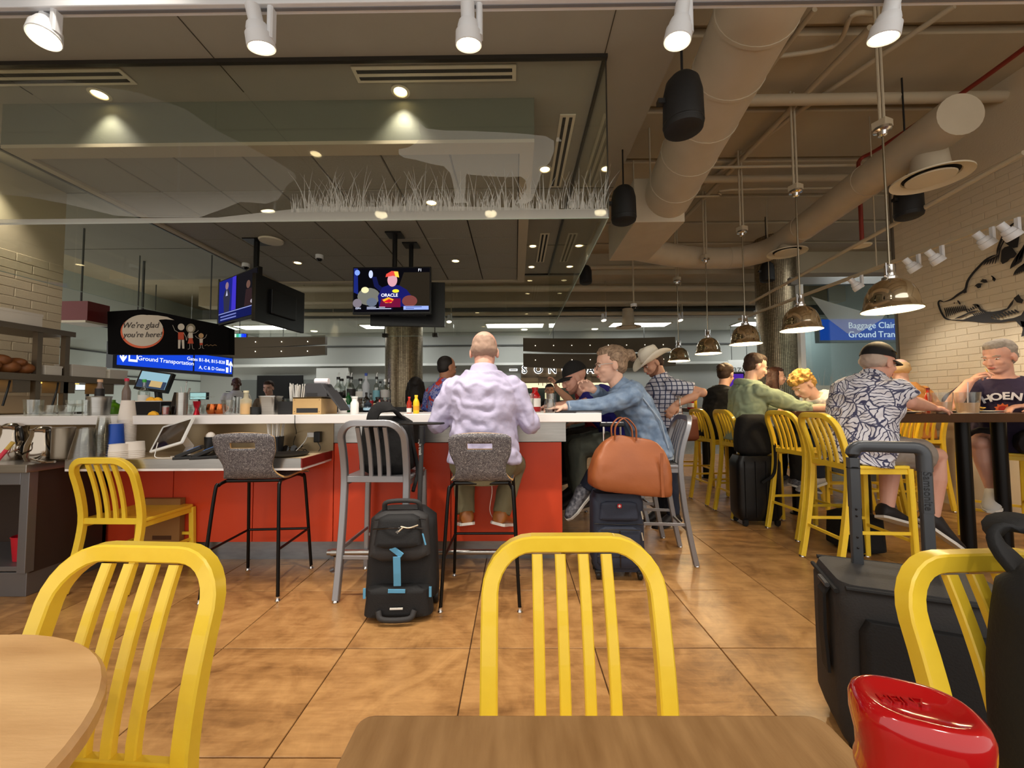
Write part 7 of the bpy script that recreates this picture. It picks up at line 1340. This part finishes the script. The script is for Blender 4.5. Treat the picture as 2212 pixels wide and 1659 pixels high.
plain([tuple(p) for p in pol], 'sunburst_emblem', M('emblem_orange', (222, 104, 50), 0.7), so); plain([tuple(pe + n_ * 0.004 + rg * 0.026 * cos(a) + V(0, 0, 1) * 0.026 * sin(a)) for a in [2 * pi * k / 16 for k in range(16)]], 'emblem_ball', M('emblem_red', (176, 44, 36), 0.7), so)
person('balding man in an apricot shirt seen from behind at the wall', (4.55, 4.66), 80, SY, 1.08, 10, head=(0, -10, 0), skin='light', hair=('fringe', M('hair_sandy', (214, 178, 128), 0.8)), top=(ORNG, 0.8, 'apricot_shirt', False), bottom=(KHAKI, 1.0), shoe=(DSH, RUB), detail=False, vox=0.011)
# ---- around and behind the bar
person('man in a blue and red tropical shirt standing behind the bar', (-0.74, 4.05), 55, None, 0.99, 4, head=(-10, -6, 0), skin='olive', hair=('stubble', HDK), top=(ALOHA, 0.8, 'tropical_shirt', True), bottom=(BLKC, 1.0), shoe=(DSH, DSH), hem=-0.14)
person('dark-haired person seated behind the hot sauce', (-1.28, 5.1), 95, 0.45, 1.1, 6, skin='light', hair=('long', HDK), top=(BLKC, 1.0, 'black_top'), bottom=(BLKC, 1.0), shoe=(DSH, DSH), detail=False, vox=0.012, hd_off=(0, 0, 0.12))
pN, N_ = person('airline pilot in a white shirt and black tie beyond the bar', (-5.78, 8.25), -62, None, 1.03, 3, head=(8, -4, 0), skin='dark', hair=('stubble', HDK), top=(WHT, 0.8, 'pilot_shirt', True), bottom=(BLKC, 1.0), shoe=(DSH, DSH), L=((-0.24, 0.08, 1.12), (0.0, 0.3, 1.1)), R=((0.24, 0.08, 1.12), (0.0, 0.28, 1.08)))
cf = N_['sp'](0.40) + N_['F'] * 0.145; cb = N_['sp'](0.12) + N_['F'] * 0.15; rn = N_['R']
B().add([cf + rn * 0.018, cf - rn * 0.018, cb - rn * 0.035, cb + rn * 0.035, cb - V(0, 0, 0.04)], [(0, 1, 2, 4, 3)]).build('tie', BLKC, pN)
for sg in (-1, 1): c_ = N_['sp'](0.47) + rn * sg * 0.14; B().box(c_ + V(0, 0, 0.025), (0.07, 0.045, 0.012), rz=radians(-62 + 90)).build('epaulette', BLKC, pN)
for x in (-0.5, 0.5): pass
person('man in a brown jacket drinking at the far side of the bar', (-4.9, 7.98), -75, 0.7, 1.1, 8, head=(-8, -12, 0), skin='light', hair=('short', HBR), top=(BRNJ, 1.0, 'brown_jacket', True), bottom=(BLKC, 1.0), shoe=(DSH, DSH))
person('person in a black cap behind the straw bundle', (-4.15, 8.02), 100, 0.58, 1.05, 6, skin='light', hat=('cap', BLKH), hair=('stubble', HDK), top=(BLKC, 1.0, 'black_top'), bottom=(BLKC, 1.0), shoe=(DSH, DSH), detail=False, vox=0.012)
person('smiling man with dark hair at the far bar corner', (0.68, 8.0), -92, 0.62, 1.08, 6, head=(0, -4, 0), skin='tan', hair=('short', HDK), top=(BLKC, 1.0, 'black_top'), bottom=(BLKC, 1.0), shoe=(DSH, DSH))
person('person in a black and red top raising a hand beyond the cobalt shirt', (0.98, 4.65), 183, 0.745, 1.08, 22, head=(0, -14, 0), skin='tan', hair=('short', HDK), top=(REDC, 0.5, 'red_top'), bottom=(BLKC, 1.0), shoe=(DSH, DSH), L=((-0.22, 0.34, 1.17), (-0.1, 0.52, 1.36), (0.0, 0.3, 1), None, 0.6))
again(gs, (0.98, 4.66, 0), radians(-90), 'grey metal slat-back bar stool under the person in red')
for (x, y, lab) in ((-4.9, 8.03, 'grey metal bar stool under the man in the brown jacket'), (-4.15, 8.03, 'grey metal bar stool under the person in the black cap'), (0.68, 8.05, 'grey metal bar stool under the smiling dark-haired man')): again(gs, (x, y, 0), radians(0), lab)
tag(copy_tree(again(ps, (-1.28, 5.08, 0), radians(180), 'low ply stool under the dark-haired person behind the bar')), 'x', 'x') if False else None
# ================================================================ luggage and bags
NYL = M('black_nylon', (24, 24, 26), 0.75, bump=(140, 0.15)); NYL2 = M('charcoal_nylon', (46, 45, 46), 0.7, bump=(140, 0.15)); NAV = M('navy_nylon', (40, 46, 62), 0.7, bump=(160, 0.15)); SKY = M('sky_webbing', (92, 160, 200), 0.6); ZIP = M('zip_metal', (200, 190, 170), 0.3, 0.8)
def slab(b, w, d, h, z0, r=0.04, taper=1.0, lean=0.0, n=7, bulge=0.0, rr=0.35):
    """rounded upright body: w by d footprint, rounded top and bottom edges"""
    rs = []
    for i in range(n + 4):
        f = i / (n + 3); z = z0 + h * f; e = min(1, sqrt(max(0, 1 - ((1 - min(f, 1 - f) / 0.12) if min(f, 1 - f) < 0.12 else 0) ** 2)))
        k = 1 - (1 - e) * rr; tw = 1 + (taper - 1) * f; rs.append([V(x * k * tw, y * k * tw * (1 + bulge * sin(pi * f)) + lean * f, z) for x, y in rrect(w, d, min(r, d * 0.45), 5)])
    return b.rings(rs)
t = T('rolling_bag', 'black soft rolling bag with sky blue straps', 'luggage', (-0.665, 2.40, 0), radians(3)); t.scale = (1.16, 1, 1)
slab(B(), 0.36, 0.20, 0.53, 0.05, 0.06, 0.88, 0.03).build('body', NYL, t, smooth=True, auto=60); slab(B(), 0.30, 0.10, 0.26, 0.32, 0.05, 0.86, 0.04).build('upper_pocket', NYL2, t, smooth=True, auto=60).location = (0, -0.09, 0); slab(B(), 0.24, 0.09, 0.17, 0.40, 0.04, 0.8, 0.03).build('top_pocket', NYL, t, smooth=True, auto=60).location = (0, -0.125, 0)
slab(B(), 0.33, 0.14, 0.17, 0.015, 0.05, 0.9).build('front_bumper', NYL, t, smooth=True, auto=60).location = (0, -0.09, 0); B().tube(smoothpath([(-0.09, -0.03, 0.575), (-0.07, -0.05, 0.63), (0.07, -0.05, 0.63), (0.09, -0.03, 0.575)], 6), 0.013, 10).build('top_handle', NYL2, t, smooth=True)
B().tube(smoothpath([(-0.085, -0.165, 0.07), (-0.06, -0.185, 0.035), (0.06, -0.185, 0.035), (0.085, -0.165, 0.07)], 6), 0.014, 10).build('bottom_handle', NYL2, t, smooth=True)
for pts, w in (([(0, -0.168, 0.36), (0.002, -0.165, 0.27), (0.002, -0.158, 0.20)], 0.034), ([(-0.03, -0.150, 0.405), (0.025, -0.168, 0.365)], 0.03), ([(-0.04, -0.163, 0.175), (0.04, -0.163, 0.172)], 0.02), ([(-0.155, -0.145, 0.13), (-0.155, -0.145, 0.185)], 0.012), ([(0.155, -0.145, 0.13), (0.155, -0.145, 0.185)], 0.012)): 
    hz = abs(pts[0][2] - pts[-1][2]) < 0.05; B().sweep(pts, w, 0.006, [(0, 0, 1) if hz else (1, 0, 0)] * len(pts)).build('blue_strap', SKY, t)
BX('white_label', (-0.03, -0.172, 0.078), (0.03, -0.165, 0.086), RUB, t)
for pts in ([(-0.12, -0.13, 0.50), (0, -0.165, 0.515), (0.12, -0.13, 0.50)], [(-0.13, -0.12, 0.545), (0, -0.10, 0.56), (0.13, -0.12, 0.545)]): B().tube(smoothpath(pts, 5), 0.004, 6).build('zip_line', DKG, t, smooth=True)
B().tube(smoothpath([(0.02, -0.175, 0.525), (0.06, -0.185, 0.52), (0.1, -0.17, 0.53)], 4), 0.004, 6).build('zip_pull', ZIP, t, smooth=True); B().tube([(0.12, -0.16, 0.48), (0.135, -0.165, 0.42)], 0.004, 6).build('zip_pull', SKY, t, smooth=True); B().tube([(0.03, -0.175, 0.52), (0.01, -0.18, 0.5)], 0.004, 6).build('zip_pull', ZIP, t, smooth=True)
text('eagle creek', 0.026, M('thread_grey', (120, 118, 114), 0.6), t, face_mt(V(0, -0.152, 0.462), (1, 0, 0), (0, 0.1, 1)), 'lettering', 0.001); B().prism([(0, 0.012), (0.011, 0), (0.005, 0), (0.002, -0.008), (-0.002, -0.008), (-0.005, 0), (-0.011, 0)], 0, 0.001, face_mt(V(0, -0.153, 0.487), (1, 0, 0), (0, 0, 1))).build('emblem', M('thread_grey'), t)
for sg in (-1, 1): B().lathe([(0, -0.02), (0.034, -0.02), (0.04, -0.012), (0.04, 0.012), (0.034, 0.02), (0, 0.02)], 18, (sg * 0.15, 0.07, 0.04), Matrix.Rotation(pi / 2, 3, 'Y')).build('wheel', BLK, t, smooth=True)
B().tube([(0.065, 0.08, 0.5), (0.075, 0.09, 0.98)], 0.0125, 10).build('telescopic_pole', NYL2, t, smooth=True); B().tube([(0.075, 0.09, 0.95), (0.076, 0.09, 1.06)], 0.018, 10).build('grip_stem', BLK, t, smooth=True)
B().tube([(0.076 + 0.115 * cos(a) * 1.0, 0.09 + 0.05 * sin(a), 1.075) for a in [2 * pi * i / 28 for i in range(28)]], 0.0065, 8, closed=True).build('oval_grip', BLK, t, smooth=True); B().tube([(-0.035, 0.09, 1.075), (0.19, 0.09, 1.075)], 0.006, 8).build('grip_bar', BLK, t, smooth=True)
m_ = face_mt(V(0.069, 0.076, 0.93), (0, 0, -1), (1, 0, 0)); text('eagle creek', 0.022, M('thread_white', (190, 190, 186), 0.6), t, m_, 'lettering', 0.0006)
# backpack on the grey stool
t = T('backpack', 'black backpack slumped on the grey stool at the bar', 'backpack', (-0.855, 2.71, 0.736), radians(182)); slab(B(), 0.36, 0.22, 0.38, 0.0, 0.07, 0.84, 0.02, bulge=0.15).build('pack', BLKC, t, smooth=True, auto=70)
slab(B(), 0.22, 0.08, 0.16, 0.03, 0.03, 0.9).build('front_pocket', BLKC, t, smooth=True, auto=70).location = (0, -0.12, 0)
B().sweep(smoothpath([(0.04, 0.13, 0.24), (0.06, 0.17, 0.35), (0.03, 0.16, 0.43), (-0.04, 0.14, 0.44), (-0.08, 0.10, 0.40), (-0.12, 0.02, 0.33)], 5), 0.07, 0.02, [(0.6, 0, 0.5)] * 26).build('shoulder_strap', BLKC, t, smooth=True, auto=60); B().tube(smoothpath([(-0.12, 0.02, 0.33), (-0.17, 0.05, 0.2), (-0.2, 0.03, 0.02), (-0.19, 0.12, -0.1)], 5), 0.012, 8).build('hanging_strap', BLKC, t, smooth=True); BX('strap_tag', (-0.11, 0.06, 0.375), (-0.09, 0.08, 0.395), RUB, t)
# navy suitcase and tan bag
t = T('suitcase', 'navy soft suitcase on wheels below the tan leather bag', 'luggage', (0.70, 2.86, 0), radians(-3)); slab(B(), 0.35, 0.22, 0.52, 0.055, 0.04, 0.98, rr=0.12).build('body', NAV, t, smooth=True, auto=60)
slab(B(), 0.27, 0.05, 0.13, 0.40, 0.024, 0.88).build('top_pocket', NAV, t, smooth=True, auto=60).location = (0, -0.105, 0); slab(B(), 0.30, 0.05, 0.27, 0.09, 0.024, 0.97).build('lower_pocket', NAV, t, smooth=True, auto=60).location = (0, -0.105, 0)
for pts in ([(-0.13, -0.135, 0.345), (0, -0.138, 0.35), (0.13, -0.135, 0.345)], [(-0.165, -0.112, 0.38), (0, -0.116, 0.375), (0.165, -0.112, 0.38)], [(0.0, -0.138, 0.1), (0.0, -0.138, 0.34)], [(-0.15, -0.13, 0.17), (0.15, -0.13, 0.17)]): B().tube(pts, 0.0035, 6).build('seam', DKG, t)
for z in (0.47, 0.33): B().tube([(0.145, -0.13, z), (0.152, -0.14, z - 0.05)], 0.005, 6).build('zip_pull', ZIP, t, smooth=True)
B().prism(rrect(0.028, 0.028, 0.007, 3), 0, 0.002, face_mt(V(0.0, -0.137, 0.505), (1, 0, 0), (0, 0, 1))).build('badge', M('badge_red', (170, 30, 40), 0.4), t); B().prism([(-0.003, -0.009), (0.003, -0.009), (0.003, -0.003), (0.009, -0.003), (0.009, 0.003), (0.003, 0.003), (0.003, 0.009), (-0.003, 0.009), (-0.003, 0.003), (-0.009, 0.003), (-0.009, -0.003), (-0.003, -0.003)], 0.002, 0.003, face_mt(V(0.0, -0.137, 0.505), (1, 0, 0), (0, 0, 1))).build('badge_cross', RUB, t)
for sx in (-1, 1):
    for y in (-0.08, 0.08): B().lathe([(0, -0.014), (0.026, -0.014), (0.03, 0), (0.026, 0.014), (0, 0.014)], 16, (sx * 0.14, y, 0.03), Matrix.Rotation(pi / 2, 3, 'Y')).build('wheel', BLK, t, smooth=True); B().box((sx * 0.14, y, 0.05), (0.045, 0.05, 0.03)).build('wheel_housing', BLK, t, bevel=0.006)
for x in (-0.06, 0.06): B().tube([(x, 0.085, 0.55), (x, 0.085, 1.03)], 0.009, 8).build('telescopic_pole', M('chrome'), t, smooth=True)
BX('pull_handle', (-0.09, 0.07, 1.02), (0.09, 0.10, 1.05), BLK, t, 0.008); BX('handle_cap', (-0.08, 0.068, 1.05), (0.08, 0.102, 1.056), M('chrome'), t)
LTH = M('tan_leather', (162, 94, 54), 0.42, noise=(5, 0.35), col2=(140, 78, 44), bump=(24, 0.12))
t = T('leather_bag', 'large tan leather tote resting on the navy suitcase', 'bag', (0.76, 2.78, 0.578), radians(6)); m = B(); rs = []
for z, xl, xr, d_ in ((0.0, -0.235, 0.285, 0.17), (0.03, -0.265, 0.30, 0.2), (0.10, -0.262, 0.30, 0.21), (0.17, -0.245, 0.295, 0.2), (0.25, -0.215, 0.287, 0.16), (0.32, -0.17, 0.275, 0.10), (0.37, -0.11, 0.22, 0.06), (0.392, -0.07, 0.15, 0.035)):
    rs.append([V((xl + xr) / 2 + x, y, z - 0.14 * ((xl + xr) / 2 + x)) for x, y in rrect(xr - xl, d_, d_ * 0.3, 5)])
o = m.rings(rs).build('bag_body', LTH, t, smooth=True, auto=50); md = o.modifiers.new('sub', 'SUBSURF'); md.levels = 2; md.render_levels = 2; md = o.modifiers.new('crease', 'DISPLACE'); md.texture = clouds(0.12); md.strength = 0.02; md.texture_coords = 'LOCAL'
B().sweep(smoothpath([(0.205, -0.105, 0.28), (0.20, -0.108, 0.15), (0.205, -0.108, -0.01)], 4), 0.02, 0.004, [(1, 0, 0)] * 9).build('side_strap', LTH, t)
for y in (-0.035, 0.03): B().sweep(smoothpath([(-0.09, y, 0.37), (-0.085, y * 1.2, 0.46), (-0.02, y * 1.3, 0.515), (0.05, y * 1.2, 0.45), (0.06, y, 0.36)], 5), 0.02, 0.006, [(0, 1, 0)] * 21).build('handle', LTH, t, smooth=True)
# grey and black suitcase in the right foreground
t = T('suitcase', 'big black suitcase with a raised grey handle by the yellow chair', 'luggage', (1.37, 1.44, 0), radians(-22)); slab(B(), 0.50, 0.30, 0.53, 0.05, 0.05, 1.0, rr=0.07).build('body', NYL2, t, smooth=True, auto=60); slab(B(), 0.40, 0.06, 0.40, 0.08, 0.028, 0.97, rr=0.1).build('front_pocket', NYL, t, smooth=True, auto=60).location = (0, -0.155, 0)
GPH = M('graphite', (74, 77, 82), 0.35, 0.35)
for x in (-0.11, 0.10): B().sweep([(x, 0.1, 0.55), (x, 0.1, 0.80)], 0.034, 0.024, [(1, 0, 0)] * 2).build('outer_pole', GPH, t); B().sweep([(x, 0.1, 0.79), (x, 0.1, 0.98)], 0.038, 0.028, [(1, 0, 0)] * 2, ch=0.4).build('pole_sleeve', GPH, t)
for z in (0.64, 0.68, 0.76, 0.785): B().ell((-0.11, 0.087, z), (0.004, 0.003, 0.004), n=8, k=5).build('pole_hole', DKG, t)
hd = [(-0.11, 0.94)] + arc((-0.08, 0.995), 0.03, pi, pi / 2, 5) + arc((0.07, 0.995), 0.03, pi / 2, 0, 5) + [(0.10, 0.94)]
B().sweep([(x, 0.1, z) for x, z in hd], 0.042, 0.036, [(1, 0, 0) if i in (0, len(hd) - 1) else (V(hd[i + 1][0] - hd[i - 1][0], 0, hd[i + 1][1] - hd[i - 1][1])).cross(V(0, 1, 0)) for i in range(len(hd))], ch=0.5).build('pull_handle', GPH, t, smooth=True, auto=60)
text('Samsonite', 0.034, M('print_dark', (40, 42, 46), 0.5), t, face_mt(V(0.10, 0.0845, 0.87), (0, 0, -1), (1, 0, 0)), 'lettering', 0.0006)
B().sweep([(-0.252, -0.06, 0.55), (-0.268, -0.06, 0.52), (-0.27, -0.06, 0.40), (-0.262, -0.06, 0.25)], 0.06, 0.01, [(0, 1, 0)] * 4).build('side_strap', NYL, t); B().tube([(-0.262, -0.10, 0.555), (-0.262, -0.02, 0.555)], 0.008, 8).build('strap_bar', GPH, t, smooth=True)
for a, b_ in (((-0.225, -0.15, 0.57), (0.225, -0.15, 0.57)), ((-0.225, 0.15, 0.572), (0.225, 0.15, 0.572)), ((-0.245, -0.13, 0.55), (-0.245, 0.13, 0.55))): B().tube([a, b_], 0.008, 8).build('piping', NYL, t, smooth=True)
for sx in (-1, 1):
    for y in (-0.1, 0.1): B().lathe([(0, -0.014), (0.026, -0.014), (0.03, 0), (0.026, 0.014), (0, 0.014)], 16, (sx * 0.2, y, 0.03), Matrix.Rotation(pi / 2, 3, 'Y')).build('wheel', BLK, t, smooth=True); B().box((sx * 0.2, y, 0.05), (0.05, 0.05, 0.03)).build('wheel_housing', BLK, t, bevel=0.006)
# backpack hung on the right yellow chair
t = T('backpack', 'black backpack hanging by its strap over the yellow chair back', 'backpack', (1.045, 0.75, 0.456), radians(6)); slab(B(), 0.35, 0.17, 0.44, 0.0, 0.07, 0.86, bulge=0.25).build('pack', NYL, t, smooth=True, auto=70).location = (0.02, 0.0, 0); slab(B(), 0.27, 0.07, 0.22, 0.04, 0.03, 0.95).build('front_pocket', NYL2, t, smooth=True, auto=70).location = (0.03, -0.10, 0)
B().sweep(smoothpath([(0.06, 0.02, 0.40), (0.055, 0.06, 0.455), (0.03, 0.10, 0.485), (-0.02, 0.115, 0.48), (-0.05, 0.09, 0.44), (-0.075, 0.0, 0.36), (-0.085, -0.05, 0.28), (-0.09, -0.07, 0.2)], 5), 0.055, 0.016, [(0.7, 0.5, 0.3)] * 36).build('shoulder_strap', NYL, t, smooth=True, auto=60); B().box((-0.09, -0.085, 0.19), (0.03, 0.014, 0.05)).build('strap_buckle', BLK, t, bevel=0.004)
for pts in ([(-0.11, -0.085, 0.30), (0.02, -0.105, 0.315), (0.15, -0.085, 0.30)], [(-0.10, -0.135, 0.20), (0.03, -0.14, 0.205), (0.15, -0.135, 0.20)]): B().tube(smoothpath(pts, 5), 0.004, 6).build('zip_line', DKG, t, smooth=True)
# bags among the high stools
t = T('suitcase', 'black upright suitcase between the two yellow bar stools', 'luggage', (2.36, 4.015, 0), radians(88)); slab(B(), 0.22, 0.42, 0.62, 0.05, 0.05, rr=0.15).build('body', M('black_shell', (18, 18, 19), 0.35), t, smooth=True, auto=60)
for k in range(4): B().tube([(-0.113, -0.15 + 0.1 * k, 0.09), (-0.113, -0.15 + 0.1 * k, 0.62)], 0.006, 6).build('shell_rib', BLK, t, smooth=True)
for sx in (-1, 1):
    for y in (-0.15, 0.15): B().lathe([(0, -0.012), (0.024, -0.012), (0.027, 0), (0.024, 0.012), (0, 0.012)], 14, (sx * 0.09, y, 0.027), Matrix.Rotation(pi / 2, 3, 'Y')).build('wheel', BLK, t, smooth=True); B().box((sx * 0.09, y, 0.045), (0.04, 0.04, 0.03)).build('wheel_housing', BLK, t)
t = T('backpack', 'black backpack standing on the upright black suitcase', 'backpack', (2.36, 4.015, 0.67), radians(88)); slab(B(), 0.20, 0.34, 0.40, 0.0, 0.08, 0.8, bulge=0.15).build('pack', BLKC, t, smooth=True, auto=70); B().tube(smoothpath([(-0.1, -0.1, 0.3), (-0.14, -0.12, 0.1), (-0.15, -0.1, -0.15), (-0.13, 0.0, -0.25)], 5), 0.014, 8).build('strap', BLKC, t, smooth=True)
t = T('duffel_bag', 'black duffel bag on the floor under the stools', 'bag', (2.75, 3.33, 0)); slab(B(), 0.30, 0.36, 0.30, 0.0, 0.1, 0.92).build('bag', BLKC, t, smooth=True, auto=70); B().tube(smoothpath([(0, -0.12, 0.28), (0.05, -0.08, 0.36), (0.05, 0.08, 0.36), (0, 0.12, 0.28)], 5), 0.01, 8).build('handle', BLKC, t, smooth=True)
t = T('handbag', 'brown leather handbag hanging at the plaid shirt man', 'bag', at(1487, 918, Y=4.12) - V(0, 0, 0.16), radians(10)); slab(B(), 0.2, 0.1, 0.26, 0, 0.03, 0.85).build('bag_body', M('brown_leather', (104, 54, 34), 0.45), t, smooth=True, auto=60); B().tube(smoothpath([(-0.06, 0, 0.25), (-0.08, 0, 0.34), (-0.14, -0.02, 0.38), (-0.2, -0.1, 0.33)], 5), 0.006, 6).build('strap', M('brown_leather'), t, smooth=True)

# ================================================================ food, drinks and sauces on the tables
ZT = 1.10
def plate(label, x, y, r=0.14):
    return tag(B().lathe([(0, 0), (r * 0.6, 0), (r * 0.7, 0.006), (r, 0.014), (r, 0.017), (r * 0.68, 0.010), (0, 0.005)], 36).build('plate', M('plate_grey', (188, 184, 178), 0.35), loc=(x, y, ZT), smooth=True), label, 'plate')
p1 = at(1950, 888, Y=3.10); p2 = at(2120, 888, Y=3.14)
plate('plate of food in front of the leaf-print shirt', p1.x, 3.14, 0.15); plate('plate with chips in front of the purple shirt', p2.x + 0.02, 3.2, 0.16)
CHIP = M('tortilla_chip', (240, 196, 90), 0.6)
def chip(label, x, y, z, s, rx, rz, grp=None):
    o = B().prism([(-0.03 * s, -0.02 * s), (0.03 * s, -0.02 * s), (0.0, 0.034 * s)], -0.001, 0.0015).build('tortilla_chip', CHIP); o.location = (x, y, z); o.rotation_euler = (rx, 0.2, rz); return tag(o, label, 'chip', grp)
rnd = random.Random(9)
for k in range(7): chip('tortilla chip in the pile on the purple shirt man\'s plate', p2.x + rnd.uniform(-0.03, 0.09), 3.2 + rnd.uniform(-0.06, 0.05), ZT + 0.02 + 0.006 * k, 1.0, rnd.uniform(-0.4, 0.4), rnd.uniform(0, 6), 'chips on the plate')
for k in range(4): chip('tortilla chip on the plate by the leaf-print shirt', p1.x + rnd.uniform(-0.06, 0.03), 3.14 + rnd.uniform(-0.05, 0.05), ZT + 0.02 + 0.007 * k, 0.9, rnd.uniform(-0.4, 0.4), rnd.uniform(0, 6), 'chips on the leaf-print side')
hc_ = J_['arms']['R'][2] + Vector(pJ.location); dd = V(0.55, -0.1, 0.5).normalized(); c_ = hc_ + dd * 0.15; chip('tortilla chip held in the purple shirt man\'s hand', c_.x, c_.y - 0.02, c_.z - 0.02, 1.1, 1.1, 0.4)
t = T('sandwich', 'folded tortilla wrap on the plate with chips', 'sandwich', (p2.x - 0.08, 3.2, ZT + 0.012)); B().ell((0, 0, 0.022), (0.055, 0.04, 0.024), n=14, k=8).build('wrap', M('flatbread', (206, 168, 120), 0.7, noise=(30, 0.2), col2=(160, 112, 70)), t, smooth=True); B().ell((0.01, -0.015, 0.012), (0.05, 0.035, 0.008), n=14, k=6).build('lettuce', M('lettuce', (120, 150, 60), 0.6), t, smooth=True)
DRK = M('pale_drink', (224, 190, 160), 0.3, alpha=0.75)
tumbler('plastic cup of pale drink next to the man\'s hand', 2032, 40, 45, Y=3.05, z=ZT, taper=0.78, liquid=(0.55, DRK), mat=PLAS); t = tumbler('plastic cup of pale drink with a straw near the chips', 2090, 42, 45, Y=3.05, z=ZT, taper=0.78, liquid=(0.5, DRK), mat=PLAS); B().tube([(0.0, 0, 0.01), (0.025, 0.01, 0.235)], 0.004, 6).build('straw', M('straw_clear', (180, 176, 190), 0.3), t, smooth=True)
p = at(2004, 880, Y=3.4); bottle('small hot sauce bottle with a dark red cap on the high table', 2006, 3.4, ZT, 12, 52, M('hot_sauce'), M('maroon_cap'), neck=0.45)
t = T('napkin', 'white paper napkin and menu sheet along the table edge', 'napkin', (p2.x - 0.15, 3.03, ZT + 0.001), 0.05); B().box((0, 0, 0.001), (0.34, 0.06, 0.002)).build('sheet', PAPW, t)
tag(B().box((0, 0, 0.001), (0.16, 0.1, 0.002)).build('napkin', PAPW, loc=(p1.x - 0.24, 3.06, ZT), rz=0.2), 'folded white napkin beside the leaf-print man\'s plate', 'napkin')
t = T('green_bag', 'green fabric bag hanging behind the leaf-print shirt', 'bag', at(1918, 940, Y=3.55) - V(0, 0, 0.13)); b_ = B()
for x, z, r in ((0, 0.05, 0.075), (0.03, 0.12, 0.07), (-0.02, 0.19, 0.055), (0, 0.26, 0.05), (-0.03, 0.32, 0.045), (0.05, 0.02, 0.05)): b_.ell((x, 0, z), (r, r * 0.6, r))
blob(b_, 'sack', M('green_fabric', (104, 150, 66), 0.8), t, 0.012, 3, (0.06, 0.03))
for lab, u, v, Y in (('red ketchup bottle and condiments before the brunette woman', 1668, 862, 4.85), ('red sauce bottle beyond the plaid shirt on the far table', 1492, 868, 5.4)): bottle(lab, u, Y, ZT, 14, 26, M('ketchup_red'), WP, neck=0.5, lab=(0.15, 0.5, LBW))
bottle('yellow mustard bottle beside the far red sauce', 1500, 5.4, ZT, 11, 30, M('mustard'), M('mustard_cap'), neck=0.5)
# ketchup bottle standing on its cap in the foreground
kt = T('ketchup_bottle', 'glossy red ketchup bottle standing upside down on the small table', 'bottle', (0.335, 0.352, 0.75), radians(-24)); kt.scale = (0.9, 0.9, 1); KR = M('ketchup_gloss', (176, 12, 18), 0.12, coat=0.6)
def ovals(pr, n=36, p_=2.6):
    rs = []
    for w, d_, z, dip in pr:
        rs.append([V(w * math.copysign(abs(cos(a)) ** (2 / p_), cos(a)), d_ * math.copysign(abs(sin(a)) ** (2 / p_), sin(a)), z) for a in [2 * pi * i / n for i in range(n)]])
    return rs
B().rings(ovals([(0.026, 0.022, 0.03, 0), (0.036, 0.03, 0.04, 0), (0.042, 0.033, 0.06, 0), (0.042, 0.033, 0.118, 0), (0.043, 0.034, 0.122, 0), (0.0465, 0.038, 0.130, 0), (0.0465, 0.038, 0.136, 0), (0.0445, 0.036, 0.142, 0), (0.045, 0.0365, 0.158, 0), (0.0485, 0.039, 0.176, 0), (0.0485, 0.039, 0.187, 0), (0.046, 0.0365, 0.194, 0), (0.041, 0.032, 0.1975, 0), (0.036, 0.027, 0.197, 0), (0.028, 0.02, 0.193, 0), (0.012, 0.008, 0.1915, 0)])).build('bottle_body', KR, kt, smooth=True, auto=75)
B().rings(ovals([(0.027, 0.023, 0.0, 0), (0.029, 0.025, 0.004, 0), (0.028, 0.024, 0.034, 0)])).build('cap', WP, kt, smooth=True, auto=60); B().rings(ovals([(0.0425, 0.0335, 0.062, 0), (0.0427, 0.0337, 0.116, 0)]), False, False).build('paper_label', LBW, kt, smooth=True)
text('HEINZ', 0.014, KR, kt, Matrix.Translation((-0.008, 0.004, 0.1925)) @ Matrix.Rotation(0.25, 4, 'Z'), 'embossed_lettering', 0.0012)
